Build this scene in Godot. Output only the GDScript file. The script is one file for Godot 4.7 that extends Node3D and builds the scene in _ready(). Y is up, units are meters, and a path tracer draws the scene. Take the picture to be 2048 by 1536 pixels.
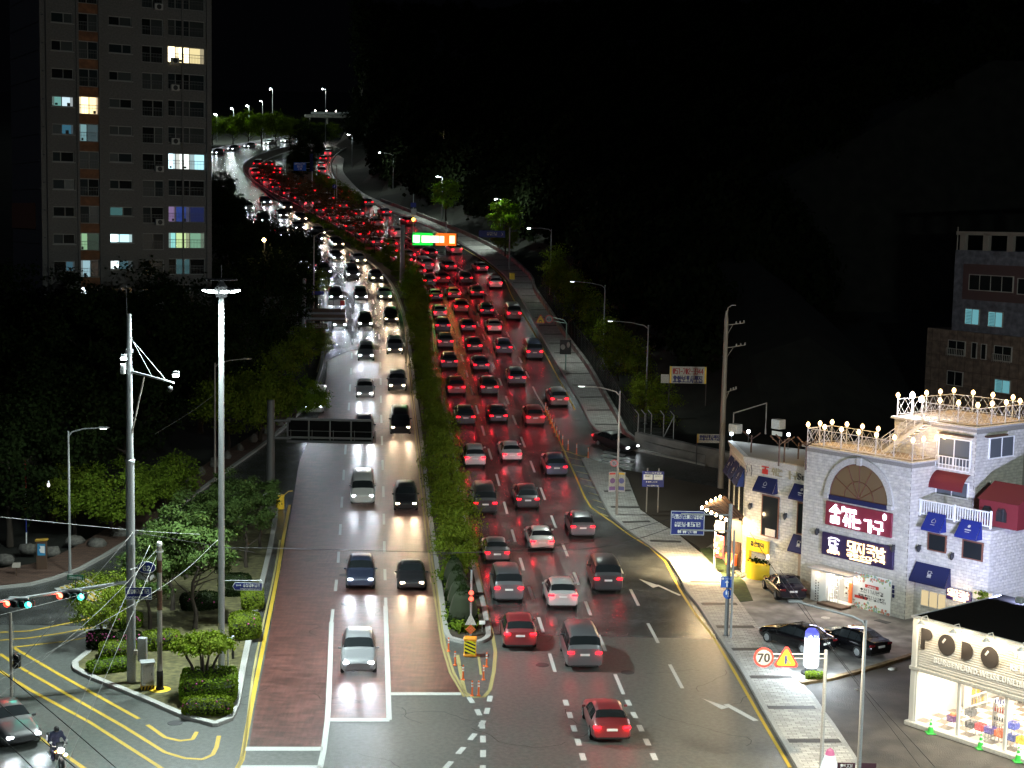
extends Node3D
# A hillside arterial road at night, seen from a high balcony. Units are metres, -Z is away from the camera.

const F := 3000.0          # focal length in photograph pixels (2048 wide)
const EYE := Vector3(0, 23.5, 0)
var view := Basis()
var M := {}                # shared materials
var rng := RandomNumberGenerator.new()
var taken := {}

# ---------------------------------------------------------------- mesh building
class MB:
	var v := PackedVector3Array()
	var n := PackedVector3Array()
	var u := PackedVector2Array()
	var ix := PackedInt32Array()
	func tri(a: Vector3, b: Vector3, c: Vector3) -> void:
		var k := (b - a).cross(c - a).normalized()
		tri_n(a, b, c, k, k, k)
	func tri_n(a: Vector3, b: Vector3, c: Vector3, na: Vector3, nb: Vector3, nc: Vector3) -> void:
		var i := v.size()
		v.append(a); v.append(b); v.append(c)
		n.append(na); n.append(nb); n.append(nc)
		u.append(Vector2.ZERO); u.append(Vector2.ZERO); u.append(Vector2.ZERO)
		ix.append(i); ix.append(i + 2); ix.append(i + 1)
	func quad(a: Vector3, b: Vector3, c: Vector3, d: Vector3) -> void:   # counter-clockwise seen from its front
		var k := (c - a).cross(d - b).normalized()
		quad_n(a, b, c, d, k, k, k, k)
	func quad_n(a: Vector3, b: Vector3, c: Vector3, d: Vector3, na: Vector3, nb: Vector3, nc: Vector3, nd: Vector3) -> void:
		var i := v.size()
		v.append(a); v.append(b); v.append(c); v.append(d)
		n.append(na); n.append(nb); n.append(nc); n.append(nd)
		u.append(Vector2(0, 1)); u.append(Vector2(1, 1)); u.append(Vector2(1, 0)); u.append(Vector2(0, 0))
		ix.append_array(PackedInt32Array([i, i + 2, i + 1, i, i + 3, i + 2]))
	func box(c: Vector3, s: Vector3, b := Basis()) -> MB:
		var h := s * 0.5
		var p := []
		for i in 8:
			p.append(c + b * Vector3(h.x * (1 if i & 1 else -1), h.y * (1 if i & 2 else -1), h.z * (1 if i & 4 else -1)))
		quad(p[4], p[5], p[7], p[6]); quad(p[1], p[0], p[2], p[3]); quad(p[5], p[1], p[3], p[7])
		quad(p[0], p[4], p[6], p[2]); quad(p[6], p[7], p[3], p[2]); quad(p[0], p[1], p[5], p[4])
		return self
	func bev(c: Vector3, s: Vector3, r := 0.02, b := Basis()) -> MB:      # box with chamfered edges
		var h := s * 0.5
		r = minf(r, minf(h.x, minf(h.y, h.z)) * 0.9)
		for ax in 3:
			var a1 := (ax + 1) % 3
			var a2 := (ax + 2) % 3
			for sg in [-1.0, 1.0]:
				var q := []
				for k in [[-1, -1], [1, -1], [1, 1], [-1, 1]]:
					var w := Vector3()
					w[ax] = sg * h[ax]; w[a1] = k[0] * (h[a1] - r); w[a2] = k[1] * (h[a2] - r)
					q.append(c + b * w)
				if sg > 0: quad(q[0], q[1], q[2], q[3])
				else: quad(q[3], q[2], q[1], q[0])
			for s1 in [-1.0, 1.0]:
				for s2 in [-1.0, 1.0]:
					var q := []
					for k in [[0, -1], [0, 1], [1, 1], [1, -1]]:
						var w := Vector3()
						w[a1] = s1 * (h[a1] - (r if k[0] else 0.0)); w[a2] = s2 * (h[a2] - (0.0 if k[0] else r)); w[ax] = k[1] * (h[ax] - r)
						q.append(c + b * w)
					if s1 * s2 > 0: quad(q[3], q[2], q[1], q[0])
					else: quad(q[0], q[1], q[2], q[3])
		for i in 8:
			var sx := 1.0 if i & 1 else -1.0
			var sy := 1.0 if i & 2 else -1.0
			var sz := 1.0 if i & 4 else -1.0
			var x := c + b * Vector3(sx * h.x, sy * (h.y - r), sz * (h.z - r))
			var y := c + b * Vector3(sx * (h.x - r), sy * h.y, sz * (h.z - r))
			var z := c + b * Vector3(sx * (h.x - r), sy * (h.y - r), sz * h.z)
			if sx * sy * sz > 0: tri(x, y, z)
			else: tri(x, z, y)
		return self
	func tube(pts: Array, rad, seg := 8, caps := true) -> MB:
		var rings := []
		var norms := []
		var side := Vector3()
		for i in pts.size():
			var d: Vector3 = (pts[mini(i + 1, pts.size() - 1)] - pts[maxi(i - 1, 0)]).normalized()
			if i == 0:
				side = d.cross(Vector3.UP if absf(d.y) < 0.9 else Vector3.RIGHT).normalized()
			else:
				side = (side - d * side.dot(d)).normalized()
			var other := d.cross(side)
			var r: float = rad[i] if rad is Array else rad
			var ring := []
			var nr := []
			for k in seg:
				var t := TAU * k / seg
				var w := side * cos(t) + other * sin(t)
				ring.append(pts[i] + w * r); nr.append(w)
			rings.append(ring); norms.append(nr)
		for i in pts.size() - 1:
			for k in seg:
				var l := (k + 1) % seg
				quad_n(rings[i][k], rings[i][l], rings[i + 1][l], rings[i + 1][k], norms[i][k], norms[i][l], norms[i + 1][l], norms[i + 1][k])
		if caps:
			for k in range(1, seg - 1):
				tri(rings[0][0], rings[0][k + 1], rings[0][k])
				tri(rings[-1][0], rings[-1][k], rings[-1][k + 1])
		return self
	func cyl(a: Vector3, b: Vector3, r0: float, r1 := -1.0, seg := 10) -> MB:
		return tube([a, b], [r0, r0 if r1 < 0 else r1], seg)
	func lathe(prof: Array, seg := 16, xf := Transform3D()) -> MB:       # [radius, height] pairs, bottom to top
		for i in prof.size() - 1:
			var a: Array = prof[i]
			var b: Array = prof[i + 1]
			var nn := Vector2(b[1] - a[1], a[0] - b[0]).normalized()
			for k in seg:
				var t0 := TAU * k / seg
				var t1 := TAU * (k + 1) / seg
				var p0 := Vector3(cos(t0), 0, -sin(t0))
				var p1 := Vector3(cos(t1), 0, -sin(t1))
				var n0 := xf.basis * (p0 * nn.x + Vector3.UP * nn.y)
				var n1 := xf.basis * (p1 * nn.x + Vector3.UP * nn.y)
				quad_n(xf * (p0 * a[0] + Vector3.UP * a[1]), xf * (p1 * a[0] + Vector3.UP * a[1]), xf * (p1 * b[0] + Vector3.UP * b[1]), xf * (p0 * b[0] + Vector3.UP * b[1]), n0, n1, n1, n0)
		return self
	func prism(poly: PackedVector2Array, depth: float, xf := Transform3D()) -> MB:   # outline in local xy, front at +z
		if Geometry2D.is_polygon_clockwise(poly):
			poly = poly.duplicate(); poly.reverse()
		var t := Geometry2D.triangulate_polygon(poly)
		for i in range(0, t.size(), 3):
			var a := poly[t[i]]
			var b := poly[t[i + 1]]
			var c := poly[t[i + 2]]
			if (b - a).cross(c - a) < 0:
				var w := b
				b = c; c = w
			tri(xf * Vector3(a.x, a.y, depth), xf * Vector3(b.x, b.y, depth), xf * Vector3(c.x, c.y, depth))
			tri(xf * Vector3(a.x, a.y, 0), xf * Vector3(c.x, c.y, 0), xf * Vector3(b.x, b.y, 0))
		for i in poly.size():
			var a := poly[i]
			var b := poly[(i + 1) % poly.size()]
			quad(xf * Vector3(a.x, a.y, 0), xf * Vector3(b.x, b.y, 0), xf * Vector3(b.x, b.y, depth), xf * Vector3(a.x, a.y, depth))
		return self
	func ball(c: Vector3, r: Vector3, seg := 10) -> MB:
		var rows := maxi(4, seg / 2)
		var f := func(i: int, k: int) -> Vector3:
			var a := PI * i / rows - PI / 2
			var t := TAU * k / seg
			return Vector3(cos(a) * cos(t), sin(a), -cos(a) * sin(t))
		for i in rows:
			for k in seg:
				var p: Array = [f.call(i, k), f.call(i, k + 1), f.call(i + 1, k + 1), f.call(i + 1, k)]
				quad_n(c + p[0] * r, c + p[1] * r, c + p[2] * r, c + p[3] * r, p[0], p[1], p[2], p[3])
		return self
	func put(m: MB, xf: Transform3D) -> MB:
		var o := v.size()
		for p in m.v: v.append(xf * p)
		for p in m.n: n.append((xf.basis * p).normalized())
		u.append_array(m.u)
		for i in m.ix: ix.append(i + o)
		return self
	func done() -> ArrayMesh:
		var a := []
		a.resize(Mesh.ARRAY_MAX)
		a[Mesh.ARRAY_VERTEX] = v; a[Mesh.ARRAY_NORMAL] = n; a[Mesh.ARRAY_TEX_UV] = u; a[Mesh.ARRAY_INDEX] = ix
		var m := ArrayMesh.new()
		if v.size(): m.add_surface_from_arrays(Mesh.PRIMITIVE_TRIANGLES, a)
		return m

# ---------------------------------------------------------------- scene tree
func numbered(called: String) -> String:
	var k: int = taken.get(called, 0)
	taken[called] = k + 1
	return called if k == 0 else "%s_%03d" % [called, k]

func thing(called: String, label: String, category: String, at := Vector3.ZERO, group := "", turn := 0.0) -> Node3D:
	var o := Node3D.new()
	o.name = numbered(called)
	add_child(o)
	o.position = at
	o.rotation.y = turn
	return tag(o, label, category, group)

func tag(o: Node3D, label: String, category: String, group := "") -> Node3D:
	o.set_meta("label", label)
	o.set_meta("category", category)
	if group: o.set_meta("group", group)
	return o

func part(parent: Node3D, called: String, m, mat: Material, at := Vector3.ZERO) -> MeshInstance3D:
	var o := MeshInstance3D.new()
	o.name = called
	o.mesh = m.done() if m is MB else m
	o.material_override = mat
	o.position = at
	parent.add_child(o, true)
	return o

func one(called: String, m, mat: Material, label: String, category: String, group := "") -> MeshInstance3D:
	var o := part(self, numbered(called), m, mat)
	tag(o, label, category, group)
	return o

func struct(called: String, m, mat: Material) -> MeshInstance3D:
	var o := part(self, numbered(called), m, mat)
	o.set_meta("kind", "structure")
	return o

func copy(o: Node3D, at: Vector3, turn := 0.0, label := "") -> Node3D:
	var c: Node3D = o.duplicate()
	c.name = numbered(str(o.name).trim_suffix("_" + str(o.name).get_slice("_", str(o.name).get_slice_count("_") - 1)) if str(o.name).right(3).is_valid_int() else str(o.name))
	add_child(c)
	c.position = at
	c.rotation.y = turn
	if label: c.set_meta("label", label)
	return c

# ---------------------------------------------------------------- where things stand
func ray(px: float, py: float) -> Vector3:
	return view * Vector3((px - 1024.0) / F, -(py - 768.0) / F, -1)

func hz(z: float) -> float:       # height of the road at a distance: flat crossing, then a steady climb
	if z < 95.0: return 0.0
	if z < 125.0: return 0.135 * (z - 95.0) * (z - 95.0) / 60.0
	return 2.025 + 0.135 * (z - 125.0)

func slope(z: float) -> float:
	return 0.135 * clampf((z - 95.0) / 30.0, 0.0, 1.0)

func G(px: float, py: float, up := 0.0) -> Vector3:      # the ground point seen there
	var d := ray(px, py)
	var a := 20.0
	var t := 24.0
	while t < 900.0 and EYE.y + t * d.y - hz(-t * d.z) - up > 0.0:
		a = t
		t += 4.0
	var b := t
	for i in 24:
		var m := (a + b) * 0.5
		if EYE.y + m * d.y - hz(-m * d.z) - up > 0.0: a = m
		else: b = m
	return EYE + d * a

func W(px: float, py: float, z: float) -> Vector3:       # the point seen there at that distance
	var d := ray(px, py)
	return EYE + d * (z / -d.z)

func tall(base: Vector3, px: float, py: float) -> float: # how high a thing on that base reaches
	return W(px, py, -base.z).y - base.y

func on(x: float, z: float, up := 0.0) -> Vector3:
	return Vector3(x, hz(z) + up, -z)

func flat(list: Array) -> PackedVector2Array:            # pixels of ground points -> plan
	var out := PackedVector2Array()
	for p in list:
		var g := G(p[0], p[1])
		out.append(Vector2(g.x, g.z))
	return out

func smooth(p: PackedVector2Array, step := 3.0) -> PackedVector2Array:
	var out := PackedVector2Array()
	for i in p.size() - 1:
		var a := p[maxi(i - 1, 0)]
		var d := p[mini(i + 2, p.size() - 1)]
		var k := maxi(1, int(p[i].distance_to(p[i + 1]) / step))
		for j in k:
			out.append(p[i].cubic_interpolate(p[i + 1], a, d, float(j) / k))
	out.append(p[-1])
	return out

func drape(m: MB, poly: PackedVector2Array, off := 0.0) -> void:   # lay a plan polygon on the ground
	var cuts := [40.0, -95.0]
	for i in 12: cuts.append(-95.0 - 2.5 * (i + 1))
	cuts.append(-900.0)
	for i in cuts.size() - 1:
		var band := PackedVector2Array([Vector2(-900, cuts[i]), Vector2(900, cuts[i]), Vector2(900, cuts[i + 1]), Vector2(-900, cuts[i + 1])])
		for piece in Geometry2D.intersect_polygons(poly, band):
			if Geometry2D.is_polygon_clockwise(piece): continue
			var t := Geometry2D.triangulate_polygon(piece)
			for k in range(0, t.size(), 3):
				var q := []
				for j in 3:
					var p := piece[t[k + j]]
					q.append(Vector3(p.x, hz(-p.y) + off, p.y))
				if (q[1] - q[0]).cross(q[2] - q[0]).y < 0:
					var w = q[1]
					q[1] = q[2]; q[2] = w
				m.tri_n(q[0], q[1], q[2], up_at(q[0]), up_at(q[1]), up_at(q[2]))

func up_at(p: Vector3) -> Vector3:
	return Vector3(0, 1, slope(-p.z)).normalized()

func slab(m: MB, poly: PackedVector2Array, top := 0.14, below := 0.3) -> void:
	drape(m, poly, top)
	var s := 1.0 if Geometry2D.is_polygon_clockwise(poly) else -1.0
	for i in poly.size():
		var a := poly[i]
		var b := poly[(i + 1) % poly.size()]
		var k := maxi(1, int(absf(a.y - b.y) / 3.0))
		for j in k:
			var p := a.lerp(b, float(j) / k)
			var q := a.lerp(b, float(j + 1) / k)
			var p0 := Vector3(p.x, hz(-p.y) + top, p.y)
			var q0 := Vector3(q.x, hz(-q.y) + top, q.y)
			var dn := Vector3.DOWN * (top + below)
			if s > 0: m.quad(q0, p0, p0 + dn, q0 + dn)
			else: m.quad(p0, q0, q0 + dn, p0 + dn)

func stroke(m: MB, pts: PackedVector2Array, width: float, off: float) -> void:
	for piece in Geometry2D.offset_polyline(pts, width * 0.5, Geometry2D.JOIN_ROUND, Geometry2D.END_BUTT):
		drape(m, piece, off)

func kerb(m: MB, pts: PackedVector2Array, width := 0.22, top := 0.16) -> void:
	for piece in Geometry2D.offset_polyline(pts, width * 0.5, Geometry2D.JOIN_ROUND, Geometry2D.END_BUTT):
		slab(m, piece, top)

func dashes(m: MB, pts: PackedVector2Array, mark: float, gap: float, width := 0.16, off := 0.012) -> void:
	var run := 0.0
	var cur := PackedVector2Array()
	for i in pts.size() - 1:
		var a := pts[i]
		var b := pts[i + 1]
		var l := a.distance_to(b)
		var done := 0.0
		while done < l - 1e-4:
			var phase := fmod(run, mark + gap)
			var left := (mark - phase) if phase < mark else (mark + gap - phase)
			var s := minf(left, l - done)
			if phase < mark:
				if cur.is_empty(): cur.append(a.lerp(b, done / l))
				cur.append(a.lerp(b, (done + s) / l))
			done += s
			run += s + 1e-5
			if s >= left - 1e-6 and cur.size() > 1:
				stroke(m, cur, width, off)
				cur = PackedVector2Array()

# ---------------------------------------------------------------- lettering built from strokes
const JAMO := {
	"ㄱ": "009099", "ㄴ": "000999", "ㄷ": "90000999", "ㄹ": "009094040999", "ㅁ": "0090990900", "ㅂ": "0009 9099 0595 0999", "ㅅ": "5009 5499", "ㅇ": "306093966939060330", "ㅈ": "0090 5009 5499",
	"ㅊ": "3060 0292 5209 5599", "ㅋ": "009099 0494", "ㅌ": "90000999 0494", "ㅍ": "0090 3039 6069 0999", "ㅎ": "3060 0292 34648679391634",
	"ㅏ": "3039 3494", "ㅐ": "2029 7079 2474", "ㅑ": "3039 3393 3696", "ㅒ": "2029 7079 2373 2676", "ㅓ": "6069 0464", "ㅔ": "4049 8089 0444", "ㅕ": "6069 0363 0666", "ㅖ": "4049 8089 0343 0646", "ㅣ": "5059",
	"ㅗ": "0898 5158", "ㅛ": "0898 3138 6168", "ㅜ": "0292 5259", "ㅠ": "0292 3239 6269", "ㅡ": "0595",
	"0": "306093966939060330", "1": "206069", "2": "023060920999", "3": "00909909 2494", "4": "700696 7079", "5": "900004949909", "6": "900009999404", "7": "009039", "8": "0090990900 0595", "9": "940400909909", "-": "1585", "(": "60343769", ")": "30646739", ":": "5354 5758", ".": "5859",
	"A": "095099 2676", "B": "0009 0080836404 6494970900", "C": "903003063969", "D": "00096996936000", "E": "90000999 0474", "G": "90300306396996 5595", "N": "09009990", "O": "306093966939060330", "P": "0009 00909505", "S": "903003479609", "U": "000739699790",
}
const FIRST := ["ㄱ", "ㄱㄱ", "ㄴ", "ㄷ", "ㄷㄷ", "ㄹ", "ㅁ", "ㅂ", "ㅂㅂ", "ㅅ", "ㅅㅅ", "ㅇ", "ㅈ", "ㅈㅈ", "ㅊ", "ㅋ", "ㅌ", "ㅍ", "ㅎ"]
const MIDDLE := ["ㅏ", "ㅐ", "ㅑ", "ㅒ", "ㅓ", "ㅔ", "ㅕ", "ㅖ", "ㅗ", "ㅗㅏ", "ㅗㅐ", "ㅗㅣ", "ㅛ", "ㅜ", "ㅜㅓ", "ㅜㅔ", "ㅜㅣ", "ㅠ", "ㅡ", "ㅡㅣ", "ㅣ"]
const LAST := ["", "ㄱ", "ㄱㄱ", "ㄱㅅ", "ㄴ", "ㄴㅈ", "ㄴㅎ", "ㄷ", "ㄹ", "ㄹㄱ", "ㄹㅁ", "ㄹㅂ", "ㄹㅅ", "ㄹㅌ", "ㄹㅍ", "ㄹㅎ", "ㅁ", "ㅂ", "ㅂㅅ", "ㅅ", "ㅅㅅ", "ㅇ", "ㅈ", "ㅊ", "ㅋ", "ㅌ", "ㅍ", "ㅎ"]

func jamo(out: Array, which: String, r: Rect2) -> void:
	for k in which.length():
		var w := r.size.x / which.length()
		for line in str(JAMO.get(which[k], "")).replace("  ", " ").split(" ", false):
			var pts := PackedVector2Array()
			for i in range(0, line.length() - 1, 2):
				pts.append(Vector2(r.position.x + w * k + int(line[i]) / 9.0 * w * (0.86 if which.length() > 1 else 1.0), r.position.y + int(line[i + 1]) / 9.0 * r.size.y))
			if pts.size() > 1: out.append(pts)

func glyphs(text: String) -> Array:        # polylines in em units, x to the right and y down; the last entry is the width
	var out := []
	var x := 0.0
	for ch in text:
		var c := ch.unicode_at(0)
		if ch == " ":
			x += 0.45
			continue
		if c < 0xAC00 or c > 0xD7A3:
			jamo(out, ch, Rect2(x, 0.08, 0.5, 0.84))
			x += 0.68
			continue
		c -= 0xAC00
		var a: String = FIRST[c / 588]
		var b: String = MIDDLE[(c % 588) / 28]
		var e: String = LAST[c % 28]
		var low := 0.58 if e else 0.98
		var wide := "ㅗㅛㅜㅠㅡ".contains(b[0])
		if b.length() == 1 and not wide:
			jamo(out, a, Rect2(x, 0.04, 0.45, low - 0.08))
			jamo(out, b, Rect2(x + 0.5, 0, 0.38, low))
		elif b.length() == 1:
			jamo(out, a, Rect2(x + 0.1, 0.0, 0.66, low * 0.48))
			jamo(out, b, Rect2(x, low * 0.5, 0.88, low * 0.48))
		else:
			jamo(out, a, Rect2(x + 0.04, 0.0, 0.44, low * 0.48))
			jamo(out, b[0], Rect2(x, low * 0.52, 0.55, low * 0.44))
			jamo(out, b[1], Rect2(x + 0.56, 0, 0.34, low))
		if e: jamo(out, e, Rect2(x + 0.12, 0.68, 0.66, 0.3))
		x += 1.0
	out.append(x - 0.1)
	return out

func letters(m: MB, text: String, at: Transform3D, size: float, wide := -1.0, bold := 0.085, depth := 0.012, centred := true) -> void:
	var g := glyphs(text)            # at: the middle of the line, x along it, z towards the reader
	var w: float = g.pop_back()
	var sx := size if wide < 0 else wide / w
	var x0 := -w * 0.5 * sx if centred else 0.0
	var b := bold * size * 0.5
	for line in g:
		for piece in Geometry2D.offset_polyline(Transform2D(Vector2(sx, 0), Vector2(0, -size), Vector2(x0, size * 0.5)) * (line as PackedVector2Array), b, Geometry2D.JOIN_MITER, Geometry2D.END_SQUARE):
			if not Geometry2D.is_polygon_clockwise(piece):
				m.prism(piece, depth, at)

func latin(text: String, size: float, depth := 0.01, font := "Droid Sans", bold := false) -> TextMesh:
	var t := TextMesh.new()
	var f := SystemFont.new()
	f.font_names = [font]
	if bold: f.font_weight = 700
	t.font = f; t.text = text; t.font_size = 64; t.pixel_size = size / 46.0; t.depth = depth; t.curve_step = 2.0
	return t

# ---------------------------------------------------------------- materials
func noise_image(freq: float, seed_: int, lo: float, hi: float, octaves := 4, size := 512) -> Image:
	var f := FastNoiseLite.new()
	f.seed = seed_; f.frequency = freq; f.fractal_octaves = octaves; f.noise_type = FastNoiseLite.TYPE_SIMPLEX_SMOOTH
	var im := f.get_seamless_image(size, size)
	im.convert(Image.FORMAT_RGB8)
	for y in size:
		for x in size:
			var k := lerpf(lo, hi, im.get_pixel(x, y).r)
			im.set_pixel(x, y, Color(k, k, k))
	im.generate_mipmaps()
	return im

func mat(c: Color, rough := 0.7, metal := 0.0, tex: Texture2D = null, scale := 0.25, bump: Texture2D = null) -> StandardMaterial3D:
	var m := StandardMaterial3D.new()         # c is a linear base colour
	m.albedo_color = c.linear_to_srgb()
	m.roughness = rough
	m.metallic = metal
	if tex:
		m.albedo_texture = tex
		m.uv1_triplanar = true
		m.uv1_world_triplanar = true
		m.uv1_scale = Vector3.ONE * scale
	if bump:
		m.normal_enabled = true
		m.normal_texture = bump
		m.normal_scale = 0.3
	return m

func glow(c: Color, energy: float) -> StandardMaterial3D:
	var m := mat(Color(0.03, 0.03, 0.03), 0.6)
	m.emission_enabled = true
	m.emission = c.linear_to_srgb()
	m.emission_energy_multiplier = energy
	return m

const ONES := ["", "first", "second", "third", "fourth", "fifth", "sixth", "seventh", "eighth", "ninth", "tenth", "eleventh", "twelfth", "thirteenth", "fourteenth", "fifteenth", "sixteenth", "seventeenth", "eighteenth", "nineteenth"]
func nth(k: int) -> String:
	if k < 20: return ONES[k]
	var tens: String = ["", "", "twent", "thirt", "fort", "fift"][k / 10]
	return tens + "ieth" if k % 10 == 0 else tens + "y-" + ONES[k % 10]

func lamp(parent: Node3D, at: Vector3, c: Color, energy: float, size := 0.1) -> OmniLight3D:
	var l := OmniLight3D.new()
	l.name = "light"
	l.light_color = c.linear_to_srgb(); l.light_energy = energy; l.light_size = size
	l.omni_range = 120.0; l.omni_attenuation = 2.0; l.shadow_enabled = true
	parent.add_child(l, true)
	l.position = at
	return l

func spot(parent: Node3D, at: Vector3, aim: Vector3, c: Color, energy: float, angle: float, size := 0.1, soft := 0.6) -> SpotLight3D:
	var l := SpotLight3D.new()
	l.name = "light"
	l.light_color = c.linear_to_srgb(); l.light_energy = energy; l.light_size = size
	l.spot_range = 150.0; l.spot_attenuation = 2.0; l.spot_angle = angle; l.spot_angle_attenuation = soft; l.shadow_enabled = true
	parent.add_child(l, true)
	l.position = at
	l.basis = Basis.looking_at(aim, Vector3.UP if absf(aim.normalized().y) < 0.99 else Vector3.RIGHT)
	return l

# ---------------------------------------------------------------- light, air, camera
func _ready() -> void:
	rng.seed = 71
	view = Basis(Vector3.RIGHT, deg_to_rad(-6.05)) * Basis(Vector3.BACK, deg_to_rad(1.15))
	var cam := Camera3D.new()
	cam.name = "camera"
	add_child(cam)
	cam.position = EYE
	cam.basis = view
	cam.fov = rad_to_deg(2.0 * atan(768.0 / F))
	cam.near = 0.5
	cam.far = 2000.0
	cam.current = true
	var sky_look := ProceduralSkyMaterial.new()
	sky_look.sky_top_color = Color(0.012, 0.014, 0.022)
	sky_look.sky_horizon_color = Color(0.02, 0.021, 0.028)
	sky_look.ground_bottom_color = Color(0.01, 0.01, 0.012)
	sky_look.ground_horizon_color = Color(0.02, 0.021, 0.028)
	var env := Environment.new()
	env.background_mode = Environment.BG_SKY
	env.sky = Sky.new()
	env.sky.sky_material = sky_look
	env.background_energy_multiplier = 0.12
	env.tonemap_mode = Environment.TONE_MAPPER_LINEAR
	env.tonemap_exposure = 4.0
	env.sdfgi_enabled = true
	env.ssao_enabled = true
	env.ssil_enabled = true
	var air := WorldEnvironment.new()
	air.name = "environment"
	air.environment = env
	add_child(air)
	var moon := DirectionalLight3D.new()          # the last of the sky's light, very weak
	moon.name = "moonlight"
	moon.light_energy = 0.005
	moon.light_color = Color(0.78, 0.84, 1.0)
	moon.light_angular_distance = 0.5
	moon.shadow_enabled = true
	add_child(moon)
	moon.rotation_degrees = Vector3(-42, -38, 0)
	make_materials()
	lay_ground()
	wear()
	build_tower()
	build_left_poles()
	build_island()
	build_park()
	build_signs_on_road()
	build_median()
	build_right_road()
	build_restaurant()
	build_back_block()
	build_shop()
	build_forecourt()
	build_far()
	build_traffic()
	build_wires()

func make_materials() -> void:
	var fine := ImageTexture.create_from_image(noise_image(0.05, 3, 0.72, 1.0))
	var cloudy := ImageTexture.create_from_image(noise_image(0.012, 8, 0.55, 1.0, 5))
	var pavers := Image.create_empty(512, 512, false, Image.FORMAT_RGB8)      # the fine joints of small paving stones
	var r := RandomNumberGenerator.new()
	r.seed = 5
	for row in 16:
		for col in 8:
			var k := r.randf_range(0.8, 1.0)
			pavers.fill_rect(Rect2i(col * 64 + (32 if row % 2 else 0), row * 32, 64, 32), Color(k, k, k))
			if row % 2 and col == 7: pavers.fill_rect(Rect2i(0, row * 32, 32, 32), Color(k, k, k))
	for row in 16:
		pavers.fill_rect(Rect2i(0, row * 32, 512, 3), Color(0.5, 0.5, 0.5))
		for col in 8: pavers.fill_rect(Rect2i(col * 64 + (32 if row % 2 else 0), row * 32, 3, 32), Color(0.5, 0.5, 0.5))
	pavers.generate_mipmaps()
	var pav := ImageTexture.create_from_image(pavers)
	var streaky := Image.create_empty(1024, 256, false, Image.FORMAT_RGB8)    # worn paint, scuffed across the lane
	var f := FastNoiseLite.new()
	f.seed = 12; f.frequency = 0.02; f.fractal_octaves = 4
	for y in 256:
		for x in 1024:
			var k := 0.8 + 0.3 * f.get_noise_2d(x * 0.25, y * 3.0) + 0.16 * f.get_noise_2d(x * 2.0 + 500, y * 0.7)
			streaky.set_pixel(x, y, Color(k, k, k).clamp())
	streaky.generate_mipmaps()
	var stk := ImageTexture.create_from_image(streaky)
	var bumps := noise_image(0.45, 21, 0.0, 1.0, 2)
	bumps.bump_map_to_normal_map(3.0)
	var grain := ImageTexture.create_from_image(bumps)
	M.asphalt = mat(Color(0.105, 0.115, 0.108), 0.42, 0, fine, 0.12, grain)
	M.asphalt_up = mat(Color(0.085, 0.09, 0.088), 0.26, 0, cloudy, 0.05, grain)
	M.asphalt_lot = mat(Color(0.075, 0.066, 0.055), 0.75, 0, cloudy, 0.07, grain)
	M.red_lane = mat(Color(0.15, 0.062, 0.052), 0.34, 0, stk, 0.11, grain)
	M.dark_lane = mat(Color(0.085, 0.06, 0.055), 0.3, 0, stk, 0.11, grain)
	M.white_paint = mat(Color(0.62, 0.64, 0.62), 0.6, 0, fine, 0.5)
	M.yellow_paint = mat(Color(0.62, 0.42, 0.035), 0.6, 0, fine, 0.5)
	M.faded_yellow = mat(Color(0.4, 0.34, 0.14), 0.7, 0, fine, 0.5)
	M.kerb = mat(Color(0.42, 0.42, 0.4), 0.7, 0, fine, 0.4)
	M.concrete = mat(Color(0.34, 0.33, 0.31), 0.75, 0, cloudy, 0.09)
	M.paver = mat(Color(0.46, 0.45, 0.42), 0.7, 0, pav, 0.28)
	M.paver_dark = mat(Color(0.07, 0.065, 0.06), 0.7, 0, pav, 0.28)
	M.paver_red = mat(Color(0.13, 0.075, 0.055), 0.8, 0, pav, 0.28)
	M.soil = mat(Color(0.06, 0.048, 0.03), 0.95, 0, cloudy, 0.2)
	M.dry_grass = mat(Color(0.13, 0.12, 0.045), 0.95, 0, cloudy, 0.3)
	M.grass = mat(Color(0.045, 0.075, 0.016), 0.95, 0, cloudy, 0.3)
	M.gravel = mat(Color(0.11, 0.085, 0.06), 0.95, 0, ImageTexture.create_from_image(noise_image(0.14, 31, 0.3, 1.0, 2)), 0.35)
	M.earth = mat(Color(0.022, 0.024, 0.016), 0.95, 0, cloudy, 0.06)
	M.galv = mat(Color(0.42, 0.44, 0.45), 0.5, 0.35, fine, 0.7)
	M.paint_grey = mat(Color(0.3, 0.31, 0.32), 0.5, 0.1, fine, 0.7)
	M.gantry = mat(Color(0.07, 0.068, 0.066), 0.6, 0.1, fine, 0.7)
	M.pale_post = mat(Color(0.42, 0.38, 0.33), 0.55, 0.1, fine, 0.7)
	M.dark_metal = mat(Color(0.05, 0.05, 0.055), 0.5, 0.5)
	M.black = mat(Color(0.012, 0.012, 0.013), 0.55)
	M.rubber = mat(Color(0.015, 0.015, 0.016), 0.85)
	M.white = mat(Color(0.75, 0.75, 0.73), 0.55)
	M.off_white = mat(Color(0.6, 0.58, 0.53), 0.65, 0, fine, 0.3)
	M.blue_sign = mat(Color(0.006, 0.017, 0.17), 0.5)
	M.green_sign = mat(Color(0.008, 0.11, 0.05), 0.5)
	M.yellow = mat(Color(0.72, 0.46, 0.02), 0.5)
	M.orange = mat(Color(0.75, 0.14, 0.03), 0.5)
	M.red = mat(Color(0.5, 0.03, 0.025), 0.5)
	M.brown = mat(Color(0.08, 0.045, 0.028), 0.65)
	M.rust = mat(Color(0.16, 0.07, 0.04), 0.85, 0, cloudy, 0.8)
	M.rope = mat(Color(0.25, 0.25, 0.24), 0.7)
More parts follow.
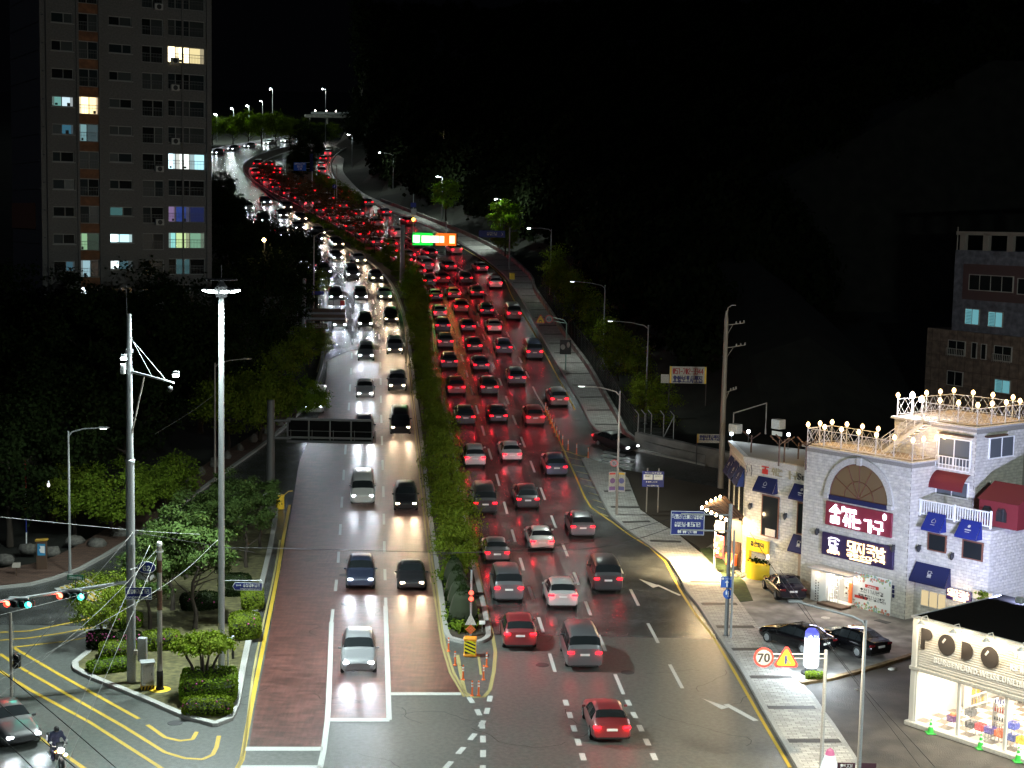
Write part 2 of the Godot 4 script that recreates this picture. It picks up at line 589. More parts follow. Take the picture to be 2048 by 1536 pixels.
	M.cable = mat(Color(0.02, 0.02, 0.02), 0.6)
	M.bark = mat(Color(0.05, 0.038, 0.028), 0.95, 0, fine, 1.2)
	M.stone = mat(Color(0.2, 0.19, 0.17), 0.9, 0, cloudy, 0.6)
	M.glass_dark = mat(Color(0.015, 0.018, 0.02), 0.08)
	M.navy = mat(Color(0.004, 0.007, 0.055), 0.85)
	M.void = mat(Color(0.004, 0.004, 0.004), 0.95)
	M.void.metallic_specular = 0.05
	M.awning_red = mat(Color(0.13, 0.007, 0.011), 0.8)
	M.lamp_white = glow(Color(0.88, 0.97, 1.0), 6.0)
	M.lamp_warm = glow(Color(1.0, 0.6, 0.22), 4.0)
	M.tail_on = glow(Color(1, 0.003, 0.009), 2.2)
	M.tail_off = mat(Color(0.12, 0.006, 0.008), 0.2)
	M.head_on = glow(Color(0.86, 0.94, 1), 8.0)
	M.head_warm = glow(Color(1, 0.76, 0.5), 8.0)
	M.head_off = mat(Color(0.5, 0.52, 0.54), 0.15)
	M.fine = fine
	M.cloudy = cloudy
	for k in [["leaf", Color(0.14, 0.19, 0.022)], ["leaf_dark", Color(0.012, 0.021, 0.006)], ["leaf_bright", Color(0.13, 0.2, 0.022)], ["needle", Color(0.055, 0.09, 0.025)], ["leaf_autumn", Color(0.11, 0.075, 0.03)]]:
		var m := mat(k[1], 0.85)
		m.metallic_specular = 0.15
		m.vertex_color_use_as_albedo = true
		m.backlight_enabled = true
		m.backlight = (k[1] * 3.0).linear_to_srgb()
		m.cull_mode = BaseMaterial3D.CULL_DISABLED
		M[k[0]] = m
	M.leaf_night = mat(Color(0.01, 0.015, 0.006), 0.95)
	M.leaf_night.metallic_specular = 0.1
	M.azalea = mat(Color(0.4, 0.05, 0.2), 0.7)

# ---------------------------------------------------------------- the ground, from photograph pixels of its edges
const LEFT_KERB := [[-420, 1240], [0, 1177], [60, 1171], [110, 1158], [160, 1140], [255, 1085], [320, 1040], [430, 960], [540, 880], [610, 812], [640, 745], [646, 695], [643, 650], [636, 600], [622, 560], [555, 510], [488, 455], [415, 400], [385, 360], [374, 335], [388, 316], [430, 300], [520, 284], [620, 268], [700, 256]]
const LINE_A := [[655, 1440], [663, 1245], [675, 1140], [684, 1000], [692, 885], [698, 810], [704, 700], [705, 640], [700, 610], [684, 563], [645, 510], [575, 455], [505, 400]]
const LINE_B := [[778, 1440], [772, 1220], [770, 1150], [767, 1000], [764, 885], [762, 810], [760, 700], [754, 640], [742, 590], [722, 548], [680, 510], [608, 455], [535, 400]]
const MEDIAN_LEFT := [[893, 1268], [881, 1184], [860, 1025], [840, 857], [832, 800], [820, 700], [810, 637], [792, 585], [770, 552], [742, 527], [700, 501], [625, 452], [552, 398], [507, 363], [488, 344], [492, 326], [530, 306], [600, 288], [660, 276]]
const MEDIAN_RIGHT := [[976, 1262], [960, 1184], [933, 1075], [915, 960], [898, 850], [874, 770], [866, 735], [860, 640], [850, 575], [828, 546], [795, 523], [722, 478], [646, 439], [592, 409], [548, 387], [513, 366], [499, 348], [504, 334], [535, 319], [575, 304], [640, 286]]
const LINE_1 := [[1160, 1500], [1110, 1344], [1065, 1196], [1028, 1075], [1000, 976], [975, 891], [954, 819], [931, 740], [917, 692], [905, 650], [895, 620], [882, 592], [864, 568], [838, 545], [760, 495], [690, 452], [620, 412], [560, 380], [525, 358], [520, 340], [545, 325]]
const LINE_2 := [[1295, 1502], [1247, 1389], [1190, 1252], [1139, 1122], [1096, 1015], [1062, 925], [1032, 849], [1006, 777], [986, 727], [970, 681], [954, 642], [937, 607], [912, 574], [880, 545], [800, 493], [725, 450], [650, 411], [588, 380], [548, 358], [545, 342], [562, 330]]
const LINE_3 := [[1092, 820], [1072, 787], [1039, 716], [1017, 672], [999, 635], [981, 600], [967, 581], [935, 548], [850, 493], [765, 448], [690, 411], [615, 380], [570, 358], [566, 345], [578, 333]]
const LINE_4 := [[1365, 1377], [1317, 1287], [1280, 1217], [1250, 1157], [1221, 1100]]
const MAIN_RIGHT := [[1597, 1536], [1530, 1422], [1482, 1337], [1437, 1272], [1400, 1214], [1375, 1184], [1342, 1125], [1260, 1065], [1225, 1035], [1195, 980], [1166, 920]]
const RAMP_RIGHT := [[1412, 932], [1345, 917], [1272, 902], [1195, 862], [1162, 805], [1150, 787], [1112, 720], [1082, 665], [1055, 615], [1020, 562], [985, 528], [925, 490], [860, 455], [825, 440], [762, 415], [712, 388], [679, 365], [664, 345], [662, 325], [672, 310], [692, 296]]
const WALL_FOOT := [[1412, 926], [1272, 893], [1232, 836], [1175, 738], [1140, 690], [1097, 625], [1070, 585], [1060, 557], [1010, 513], [937, 474], [825, 428], [762, 404], [725, 386], [700, 362], [686, 342], [688, 318], [700, 298]]
const ISLAND := [[150, 1329], [152, 1341], [190, 1360], [235, 1378], [300, 1405], [375, 1437], [430, 1452], [460, 1440], [472, 1415], [488, 1330], [507, 1240], [522, 1175], [547, 1060], [553, 1000], [545, 984], [500, 1018], [430, 1074], [350, 1125], [280, 1178], [222, 1236], [187, 1296]]

func both(a: Array, b: Array) -> PackedVector2Array:
	var p := smooth(flat(a))
	var q := smooth(flat(b))
	q.reverse()
	p.append_array(q)
	return p

func paint(called: String, pts, width: float, m: Material, off := 0.012) -> void:
	var b := MB.new()
	stroke(b, pts if pts is PackedVector2Array else smooth(flat(pts)), width, off)
	struct(called, b, m)

func hill(x: float, z: float) -> float:        # the wooded slope right of the road, and the low ground on the left
	var best := 1e9
	var inside := 0.0
	for i in edge.size() - 1:
		var a := edge[i]
		var b := edge[i + 1]
		var q := Geometry2D.get_closest_point_to_segment(Vector2(x, -z), a, b)
		var d := q.distance_to(Vector2(x, -z))
		if d < best:
			best = d
			inside = signf((b - a).cross(Vector2(x, -z) - a))
	if inside < 0 or z > 520.0: return -0.35
	if z < 122.0 or x > 40.0 and z < 210.0: return -0.35
	return -0.2 + minf(maxf(best - 5.5, 0.0) * 0.6, 34.0) * clampf((z - 122.0) / 30.0, 0.0, 1.0) * (clampf((40.0 - x) / 12.0, 0.0, 1.0) if z < 210.0 else 1.0)

var edge := PackedVector2Array()

func lay_ground() -> void:
	edge = flat(WALL_FOOT)
	edge.reverse()
	edge.append(Vector2(90, edge[-1].y + 6))
	edge.reverse()
	# the land
	var b := MB.new()
	var step := 6.0
	var hts := {}
	for i in 85:
		for k in 125:
			hts[Vector2i(i, k)] = Vector3(-240.0 + i * step, 0, 20.0 + k * step)
	for key in hts:
		var p: Vector3 = hts[key]
		hts[key] = Vector3(p.x, hz(p.z) + hill(p.x, p.z), -p.z)
	for i in 84:
		for k in 124:
			b.quad(hts[Vector2i(i, k)], hts[Vector2i(i + 1, k)], hts[Vector2i(i + 1, k + 1)], hts[Vector2i(i, k + 1)])
	struct("terrain", b, M.earth)
	# carriageways: the lower one round the crossing is a paler, newer asphalt
	b = MB.new()
	var right := MAIN_RIGHT.duplicate()
	var ring: Array = [[-700, 2050], [-700, 1290]] + LEFT_KERB
	var poly := PackedVector2Array()
	poly.append_array(flat([[-900, 2300], [-900, 1330]]))
	poly.append_array(smooth(flat(LEFT_KERB)))
	var q := smooth(flat(RAMP_RIGHT))
	q.reverse()
	poly.append_array(q)
	poly.append_array(flat([[1620, 975], [1620, 1008], [1470, 985], [1340, 958], [1250, 944]]))
	q = smooth(flat(MAIN_RIGHT))
	q.reverse()
	poly.append_array(q)
	poly.append_array(flat([[1760, 1800], [2100, 2300]]))
	var upper := Geometry2D.intersect_polygons(poly, PackedVector2Array([Vector2(-300, -84.5), Vector2(300, -84.5), Vector2(300, -900), Vector2(-300, -900)]))
	var lower := Geometry2D.intersect_polygons(poly, PackedVector2Array([Vector2(-300, 60), Vector2(300, 60), Vector2(300, -84.5), Vector2(-300, -84.5)]))
	for piece in upper: drape(b, piece)
	struct("road", b, M.asphalt_up)
	b = MB.new()
	for piece in lower: drape(b, piece)
	struct("road_crossing", b, M.asphalt)
	# red bus lanes on the downhill side, each ending at its stop line
	var lane_left := smooth(flat([[497, 1500], [510, 1420], [533, 1300], [556, 1170], [572, 1080], [588, 990], [600, 920], [622, 870], [646, 800], [655, 720]]))
	var a := smooth(flat([[641, 1500]] + LINE_A.slice(0, 7)))
	b = MB.new()
	var strip := lane_left.duplicate()
	var rev := a.duplicate()
	rev.reverse()
	strip.append_array(rev)
	drape(b, strip, 0.005)
	var bb := smooth(flat(LINE_B.slice(0, 7)))
	strip = smooth(flat(LINE_A.slice(0, 7)))
	rev = bb.duplicate(); rev.reverse()
	strip.append_array(rev)
	drape(b, strip, 0.005)
	strip = smooth(flat([[778, 1388]] + LINE_B.slice(1, 7)))
	rev = smooth(flat([[930, 1388], [902, 1330], [886, 1262], [872, 1184], [851, 1025], [832, 857], [813, 700]]))
	rev.reverse()
	strip.append_array(rev)
	drape(b, strip, 0.005)
	struct("red_lane_surface", b, M.red_lane)
	# painted lines
	paint("yellow_edge_line", [[470, 1545], [484, 1520], [494, 1460], [510, 1375], [530, 1275], [552, 1165], [566, 1080], [579, 1010]], 0.22, M.yellow_paint)
	paint("yellow_edge_line", [[470, 1560], [488, 1500], [506, 1350], [528, 1240], [545, 1165], [560, 1080]], 0.12, M.faded_yellow)
	paint("yellow_edge_line", [[935, 1394], [907, 1345], [890, 1290], [874, 1184], [853, 1025], [834, 857], [815, 700], [806, 637], [788, 588]], 0.14, M.faded_yellow)
	paint("yellow_edge_line", [[928, 1394], [900, 1345], [884, 1290], [868, 1184], [847, 1025], [829, 857], [811, 700]], 0.12, M.faded_yellow)
	paint("yellow_edge_line", [[915, 1310], [930, 1385], [947, 1395], [968, 1394], [980, 1380], [991, 1305], [976, 1234], [952, 1120], [937, 1050], [925, 960]], 0.2, M.faded_yellow)
	paint("yellow_edge_line", [[957, 1310], [962, 1350]], 0.14, M.faded_yellow)
	paint("yellow_edge_line", [[640, 745], [651, 695], [648, 650], [641, 610]], 0.14, M.faded_yellow)
	paint("yellow_edge_line", [[634, 745], [645, 695], [642, 650], [635, 610]], 0.14, M.faded_yellow)
	paint("yellow_edge_line", [[1580, 1535], [1525, 1442], [1462, 1332], [1425, 1272], [1390, 1227], [1357, 1175], [1330, 1122], [1300, 1095], [1262, 1072], [1225, 1045], [1182, 1015], [1150, 950], [1125, 895], [1108, 855], [1092, 822]], 0.16, M.yellow_paint)
	paint("yellow_edge_line", [[1150, 820], [1125, 772], [1090, 707], [1060, 652], [1025, 595], [1007, 557], [972, 525], [915, 490]], 0.16, M.yellow_paint)
	paint("yellow_edge_line", [[1122, 900], [1140, 905], [1160, 912], [1178, 914]], 0.14, M.yellow_paint)
	paint("yellow_edge_line", [[674, 367], [660, 346], [658, 327], [668, 312]], 0.2, M.faded_yellow)
	paint("white_lane_line", [[640, 1536], [655, 1440], [663, 1245]], 0.26, M.white_paint)
	paint("white_lane_line", [[778, 1440], [775, 1330], [771, 1212]], 0.26, M.white_paint)
	paint("white_lane_line", [[1072, 787], [1092, 820]], 0.16, M.white_paint)
	paint("stop_line", [[491, 1498], [646, 1498]], 0.5, M.white_paint)
	paint("stop_line", [[655, 1440], [779, 1440]], 0.5, M.white_paint)
	paint("stop_line", [[778, 1388], [922, 1388]], 0.45, M.white_paint)
	paint("stop_line", [[478, 1536], [640, 1536]], 0.6, M.white_paint)
	for k in [[LINE_A.slice(1), 3.0, 4.6], [LINE_B.slice(1), 3.0, 4.6], [LINE_1.slice(1), 3.4, 4.3], [LINE_2.slice(1), 3.4, 4.3], [LINE_3.slice(1), 3.0, 4.0], [LINE_4, 4.2, 4.2]]:
		b = MB.new()
		dashes(b, smooth(flat(k[0]), 1.5), k[1], k[2], 0.19)
		struct("white_lane_line", b, M.white_paint)
	for k in [[[1130, 1400], [1180, 1560]], [[1254, 1400], [1330, 1560]], [[938, 1395], [964, 1450], [964, 1600]], [[981, 1392], [968, 1440], [940, 1480], [870, 1560]]]:
		b = MB.new()
		dashes(b, smooth(flat(k), 0.5), 0.9, 1.0, 0.26)
		struct("white_guide_line", b, M.white_paint)
	for k in [[[[1404, 1397], [1455, 1415], [1430, 1410]], [[1512, 1442], [1452, 1409]], 0.3], [[[1278, 1158], [1318, 1172], [1300, 1170]], [[1360, 1191], [1314, 1170]], 0.22]]:
		var t: Array = k[0]
		b = MB.new()
		var head := flat([t[0], [t[1][0] + 2, t[1][1]], [t[1][0] - 12, t[1][1] + 4]])
		drape(b, head, 0.012)
		stroke(b, flat(k[1]), k[2], 0.013)
		struct("arrow_marking", b, M.white_paint)
	# yellow guide lines of the side street on the left
	for k in [[[0, 1265], [60, 1262], [110, 1252], [168, 1240], [240, 1212]], [[0, 1281], [60, 1276], [120, 1267], [190, 1254]], [[204, 1270], [130, 1283], [26, 1295], [120, 1350], [278, 1438]], [[0, 1308], [40, 1335], [150, 1398], [250, 1455], [330, 1505], [370, 1517], [405, 1519], [425, 1510], [433, 1495], [438, 1472]], [[0, 1342], [60, 1380], [180, 1445], [325, 1538], [400, 1590]], [[20, 1435], [100, 1490], [180, 1545]], [[295, 1450], [330, 1475], [360, 1482], [385, 1479], [394, 1464]]]:
		paint("yellow_guide_line", flat(k), 0.2, M.yellow_paint)
	b = MB.new()          # hatched crossing at the head of the slip road
	var c0 := flat([[112, 1177], [196, 1150]])
	var c1 := flat([[160, 1213], [246, 1186]])
	for i in 9:
		var t := (i + 0.5) / 9.0
		stroke(b, PackedVector2Array([c0[0].lerp(c0[1], t), c1[0].lerp(c1[1], t)]), 0.55 if i % 2 == 0 else 0.4, 0.012)
	struct("crosswalk_marking", b, M.white_paint)
	b = MB.new()
	for i in 8:
		var t := (i + 1.0) / 9.0
		stroke(b, PackedVector2Array([c0[0].lerp(c0[1], t), c1[0].lerp(c1[1], t)]), 0.22, 0.016)
	struct("crosswalk_marking", b, M.yellow_paint)
	b = MB.new()
	for k in [[[1203, 924], [1262, 937]], [[1202, 917], [1266, 929]], [[1204, 910], [1268, 921]], [[1207, 903], [1250, 911]]]: stroke(b, flat(k), 0.55, 0.012)
	struct("crosswalk_marking", b, M.white_paint)
	b = MB.new()
	for i in 9:          # hatching beside the merging lane
		stroke(b, flat([[1136 + i * 8.2, 915 + i * 14], [1168 + i * 6.0, 921 + i * 14]]), 0.14, 0.012)
	struct("hatched_marking", b, M.faded_yellow)
	b = MB.new()
	for i in 6: stroke(b, flat([[852 + i * 6, 490 + i * 4.2], [862 + i * 6, 491 + i * 4.2]]), 0.3, 0.012)
	struct("hatched_marking", b, M.white_paint)
	# kerbed islands and pavements
	b = MB.new()
	var med := both(MEDIAN_LEFT, MEDIAN_RIGHT)
	var tip := smooth(flat([[976, 1262], [975, 1278], [955, 1287], [925, 1286], [900, 1279], [893, 1268]]), 0.5)
	med.append_array(tip)
	slab(b, med, 0.13)
	struct("median_ground", b, M.soil)
	b = MB.new()
	kerb(b, smooth(flat(MEDIAN_LEFT)), 0.3)
	kerb(b, smooth(flat(MEDIAN_RIGHT)), 0.3)
	kerb(b, tip, 0.3, 0.17)
	struct("median_kerb", b, M.kerb)
	var isle := smooth(flat(ISLAND + [ISLAND[0]]), 1.0)
	b = MB.new()
	slab(b, isle, 0.13)
	struct("island_ground", b, M.dry_grass)
	b = MB.new()
	kerb(b, isle.slice(0, isle.size() / 2), 0.32, 0.17)
	kerb(b, isle.slice(isle.size() / 2 - 1), 0.32, 0.17)
	struct("island_kerb", b, M.kerb)
	b = MB.new()
	var green := both([[575, 312], [572, 350], [588, 374], [628, 388], [668, 401], [712, 414]], [[632, 312], [630, 330], [632, 348], [650, 374], [676, 395], [722, 413]])
	slab(b, green, 0.13)
	struct("ramp_island_ground", b, M.grass)
	b = MB.new()
	slab(b, both([[1412, 920], [1272, 900], [1192, 862], [1159, 805], [1109, 720], [1079, 665], [1052, 615], [1017, 562], [982, 528], [925, 488], [860, 453], [825, 438], [762, 413], [712, 386], [680, 362], [667, 345], [665, 325], [675, 310]], WALL_FOOT.slice(0, 16)), 0.13)
	struct("hillside_pavement", b, M.paver)
	b = MB.new()
	kerb(b, smooth(flat(RAMP_RIGHT)), 0.25)
	struct("hillside_kerb", b, M.kerb)
	b = MB.new()
	var e0 := smooth(flat(RAMP_RIGHT.slice(2)), 0.5)
	var e1 := smooth(flat(WALL_FOOT.slice(1)), 0.5)
	var at := 4.0
	while at < 190.0:          # dark bands across the pavement every few metres
		var p := along(e0, at)
		var best := e1[0]
		for w in e1: if w.distance_to(p) < best.distance_to(p): best = w
		stroke(b, PackedVector2Array([p.lerp(best, 0.06), p.lerp(best, 0.97)]), 0.45, 0.136)
		at += 5.2
	struct("pavement_band", b, M.paver_dark)
	b = MB.new()
	var walk_in := [[1720, 1536], [1664, 1450], [1626, 1392], [1600, 1370], [1560, 1312], [1520, 1262], [1478, 1205], [1445, 1160], [1400, 1108], [1352, 1068], [1305, 1040], [1280, 1022], [1256, 960], [1236, 938], [1170, 917]]
	slab(b, both([[1650, 1620]] + MAIN_RIGHT, [[1780, 1620]] + walk_in), 0.13)
	struct("shop_pavement", b, M.paver)
	b = MB.new()
	kerb(b, smooth(flat([[1650, 1620]] + MAIN_RIGHT)), 0.25)
	struct("shop_kerb", b, M.kerb)
	b = MB.new()
	stroke(b, smooth(flat([[1740, 1570], [1664, 1452], [1604, 1374]])), 0.2, 0.138)
	struct("pavement_edge_strip", b, M.kerb)
	b = MB.new()
	for k in [[1576, 1487, 1680, 1487, 0.55], [1535, 1420, 1630, 1420, 0.5], [1496, 1359, 1585, 1359, 0.55], [1462, 1303, 1530, 1303, 0.55], [1432, 1258, 1508, 1258, 0.6], [1398, 1212, 1474, 1212, 0.6], [1380, 1167, 1440, 1168, 0.5], [1300, 1085, 1362, 1087, 0.5], [1245, 1048, 1300, 1046, 0.5], [1222, 1017, 1280, 1018, 0.5], [1208, 986, 1262, 984, 0.5]]:
		stroke(b, flat([[k[0], k[1]], [k[2], k[3]]]), k[4], 0.138)
	struct("pavement_band", b, M.paver_dark)
	b = MB.new()          # tyres have polished and darkened the wheel tracks
	for k in [[LINE_1, MEDIAN_RIGHT], [LINE_2, LINE_1], [LINE_3, LINE_2]]:
		var c := offset_line(smooth(flat(k[0])), smooth(flat(k[1])), 0.5)
		for s in [-0.8, 0.8]:
			var w := PackedVector2Array()
			for i in mini(c.size() - 1, 55):
				var n := (c[i + 1] - c[i]).normalized().orthogonal()
				if c[i].y < -85.5: w.append(c[i] + n * s)
			stroke(b, w, 0.5, 0.004)
	struct("wheel_track", b, mat(Color(0.068, 0.071, 0.07), 0.24, 0, M.cloudy, 0.05))
	b = MB.new()
	var lot := smooth(flat([[1600, 1370], [1660, 1361], [1760, 1334], [1900, 1292], [2150, 1240]]), 2.0)
	var lot_edge := lot.duplicate()
	lot.append_array(flat([[2150, 1060], [1700, 1060], [1470, 1060], [1410, 1100]]))
	rev = smooth(flat(walk_in.slice(3, 9)))
	rev.reverse()
	lot.append_array(rev)
	slab(b, lot, 0.12)
	struct("forecourt_ground", b, M.concrete)
	b = MB.new()
	kerb(b, lot_edge, 0.3, 0.17)
	struct("forecourt_kerb", b, mat(Color(0.3, 0.2, 0.09), 0.8, 0, M.cloudy, 0.4))
	b = MB.new()
	drape(b, flat([[1604, 1374], [1900, 1290], [2300, 1190], [2600, 1700], [1790, 1640], [1720, 1536]]), 0.03)
	struct("shop_yard_ground", b, M.asphalt_lot)
	b = MB.new()
	slab(b, flat([[1240, 940], [1340, 958], [1470, 985], [1470, 1066], [1405, 1102], [1352, 1066], [1306, 1038], [1281, 1020], [1258, 960]]), 0.1)
	struct("gravel_ground", b, M.gravel)
	b = MB.new()
	slab(b, flat([[1398, 1102], [1441, 1149], [1480, 1208], [1506, 1205], [1490, 1168], [1452, 1130], [1420, 1098]]), 0.15)
	struct("verge_ground", b, M.grass)
	b = MB.new()
	var kerb_line := smooth(flat(LEFT_KERB.slice(0, 12)))
	slab(b, both([[-420, 1236], [0, 1173], [60, 1167], [110, 1154], [160, 1136], [255, 1081], [320, 1036], [430, 956], [540, 876], [606, 810]], [[-420, 1160], [0, 1140], [60, 1132], [120, 1112], [200, 1068], [330, 985], [420, 925], [520, 862], [590, 800]]), 0.13)
	struct("park_pavement", b, M.paver_red)
	b = MB.new()
	kerb(b, kerb_line, 0.3)
	struct("park_kerb", b, M.kerb)

func wear() -> void:      # covers and patches in the carriageway
	for k in [[702, 1121, "round manhole cover in the middle red lane below the cable"], [689, 1150, "second round manhole cover in the middle red lane"], [694, 1208, "dark repaired manhole in the middle red lane near the arrow sign"], [1085, 1330, "manhole cover in the uphill lanes near the dashed line"], [350, 1446, "round manhole cover between the yellow lines of the left street"], [1255, 1345, "manhole cover near the right guide dashes"]]:
		var g := G(k[0], k[1])
		var o := one("manhole_cover", MB.new().lathe([[0.36, 0.0], [0.36, 0.012], [0.3, 0.016], [0.28, 0.012], [0.001, 0.014]], 18), M.dark_metal, k[2], "manhole cover")
		o.position = g
		o.basis = Basis(Quaternion(Vector3.UP, up_at(g)))
	var b := MB.new()
	var r := RandomNumberGenerator.new()
	r.seed = 3
	for i in 26:
		var p := Vector2(r.randf_range(-14, 20), -r.randf_range(64, 96))
		var pts := PackedVector2Array([p])
		var a := r.randf() * TAU
		for j in r.randi_range(5, 14):
			a += r.randfn() * 0.5
			p += Vector2(cos(a), sin(a)) * 0.45
			pts.append(p)
		stroke(b, pts, 0.035, 0.009)
	struct("asphalt_crack", b, M.black)

func along(p: PackedVector2Array, d: float) -> Vector2:
	for i in p.size() - 1:
		var l := p[i].distance_to(p[i + 1])
		if d <= l: return p[i].lerp(p[i + 1], d / l)
		d -= l
	return p[-1]

# ---------------------------------------------------------------- plants
var cache := {}

func leaves(n: int, rad: Vector3, leaf: float, clumps: int, spread: float, seed_: int, droop := 0.0, long := 1.0, hull := 0.45) -> ArrayMesh:
	var r := RandomNumberGenerator.new()
	r.seed = seed_
	var v := PackedVector3Array()
	var nn := PackedVector3Array()
	var cc := PackedColorArray()
	var ix := PackedInt32Array()
	var cs := []
	for i in clumps:
		var d := Vector3(r.randfn(), r.randfn() * 0.8 + 0.15, r.randfn()).normalized() * lerpf(hull, 1.0, sqrt(r.randf()))
		cs.append([d * rad, r.randf_range(0.55, 1.35), spread * r.randf_range(0.6, 1.3)])
	for i in n:
		var c: Array = cs[r.randi() % clumps]
		var p: Vector3 = c[0] + Vector3(r.randfn(), r.randfn() * 0.6, r.randfn()) * c[2]
		var out := (p / rad).normalized()
		var up := (out + Vector3(r.randfn(), r.randfn() + 0.5, r.randfn()) * 0.7).normalized()
		var x := up.cross(Vector3(r.randfn(), r.randfn(), r.randfn())).normalized()
		var y := up.cross(x)
		var s := leaf * r.randf_range(0.6, 1.35)
		p.y -= droop * Vector2(p.x, p.z).length_squared()
		var k := v.size()
		for q in [-x * s * 0.42, -y * s * 0.5 * long + up * s * 0.08, x * s * 0.42, y * s * 0.62 * long - up * s * 0.1]:
			v.append(p + q); nn.append(up)
		var tone: float = c[1] * r.randf_range(0.75, 1.25)
		var col := Color(tone * r.randf_range(0.9, 1.15), tone, tone * r.randf_range(0.75, 1.1))
		for j in 4: cc.append(col)
		ix.append_array(PackedInt32Array([k, k + 2, k + 1, k, k + 3, k + 2]))
	var a := []
	a.resize(Mesh.ARRAY_MAX)
	a[Mesh.ARRAY_VERTEX] = v; a[Mesh.ARRAY_NORMAL] = nn; a[Mesh.ARRAY_COLOR] = cc; a[Mesh.ARRAY_INDEX] = ix
	var m := ArrayMesh.new()
	m.add_surface_from_arrays(Mesh.PRIMITIVE_TRIANGLES, a)
	return m

func trunk_mesh(h: float, r0: float, limbs: int, reach: float, seed_: int, first := 0.35, bend := 0.15) -> ArrayMesh:
	var r := RandomNumberGenerator.new()
	r.seed = seed_
	var b := MB.new()
	var spine := []
	for i in 6: spine.append(Vector3(r.randfn() * bend * i * 0.3, h * i / 5.0, r.randfn() * bend * i * 0.3) if i else Vector3())
	b.tube(spine, [r0 * 1.3, r0, r0 * 0.85, r0 * 0.68, r0 * 0.5, r0 * 0.25], 7)
	for i in limbs:
		var t := lerpf(first, 0.95, (i + r.randf()) / limbs)
		var k := int(t * 5.0)
		var p: Vector3 = spine[k].lerp(spine[mini(k + 1, 5)], t * 5.0 - k)
		var a := r.randf() * TAU
		var d := Vector3(cos(a), r.randf_range(0.25, 0.8), sin(a))
		b.tube([p, p + d * reach * 0.5, p + d * reach + Vector3.UP * reach * r.randf_range(-0.1, 0.25)], [r0 * 0.45, r0 * 0.28, r0 * 0.1], 5)
	return b.done()

const KINDS := {   # trunk height, trunk radius, limbs, reach, crown radii, leaves, leaf size, clumps, clump spread, droop, leaf length, material
	"broad": [4.2, 0.16, 9, 2.0, Vector3(3.3, 2.4, 3.1), 9000, 0.17, 80, 0.42, 0.0, 1.0, "leaf"],
	"bright": [3.6, 0.16, 10, 2.2, Vector3(3.7, 2.1, 3.3), 9500, 0.17, 90, 0.36, 0.03, 1.1, "leaf_bright"],
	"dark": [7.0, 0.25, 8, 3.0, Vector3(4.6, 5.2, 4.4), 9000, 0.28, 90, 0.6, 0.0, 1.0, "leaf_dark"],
	"slim": [2.6, 0.06, 10, 1.0, Vector3(1.35, 2.3, 1.35), 3600, 0.14, 46, 0.34, 0.0, 1.0, "leaf"],
	"thin": [3.4, 0.06, 12, 1.2, Vector3(1.5, 1.8, 1.5), 1300, 0.15, 40, 0.3, 0.0, 1.0, "leaf_autumn"],
	"pine": [3.9, 0.11, 12, 1.5, Vector3(1.75, 1.9, 1.75), 6500, 0.18, 34, 0.24, 0.0, 0.6, "needle"],
	"lantern": [4.6, 0.14, 10, 1.7, Vector3(2.3, 2.6, 2.3), 5000, 0.2, 60, 0.36, 0.0, 1.0, "leaf_bright"],
}

func plant(kind: String, called: String, at: Vector3, size: float, label: String, category := "tree", group := "", lift := 0.0) -> Node3D:
	var k: Array = KINDS[kind]
	var variant := rng.randi() % 3
	var key := kind + str(variant)
	if not cache.has(key):
		cache[key] = [trunk_mesh(k[0], k[1], k[2], k[3], 100 + variant * 7 + key.hash() % 50), leaves(k[5], k[4], k[6], k[7], k[8], 300 + variant * 13 + key.hash() % 90, k[9], k[10])]
	var t := thing(called, label, category, at, group, rng.randf() * TAU)
	t.scale = Vector3.ONE * size
	part(t, "trunk", cache[key][0], M.bark)
	part(t, "crown", cache[key][1], M[k[11]], Vector3(0, k[0] * 0.98 + lift, 0)).set_meta("kind", "stuff")
	return t

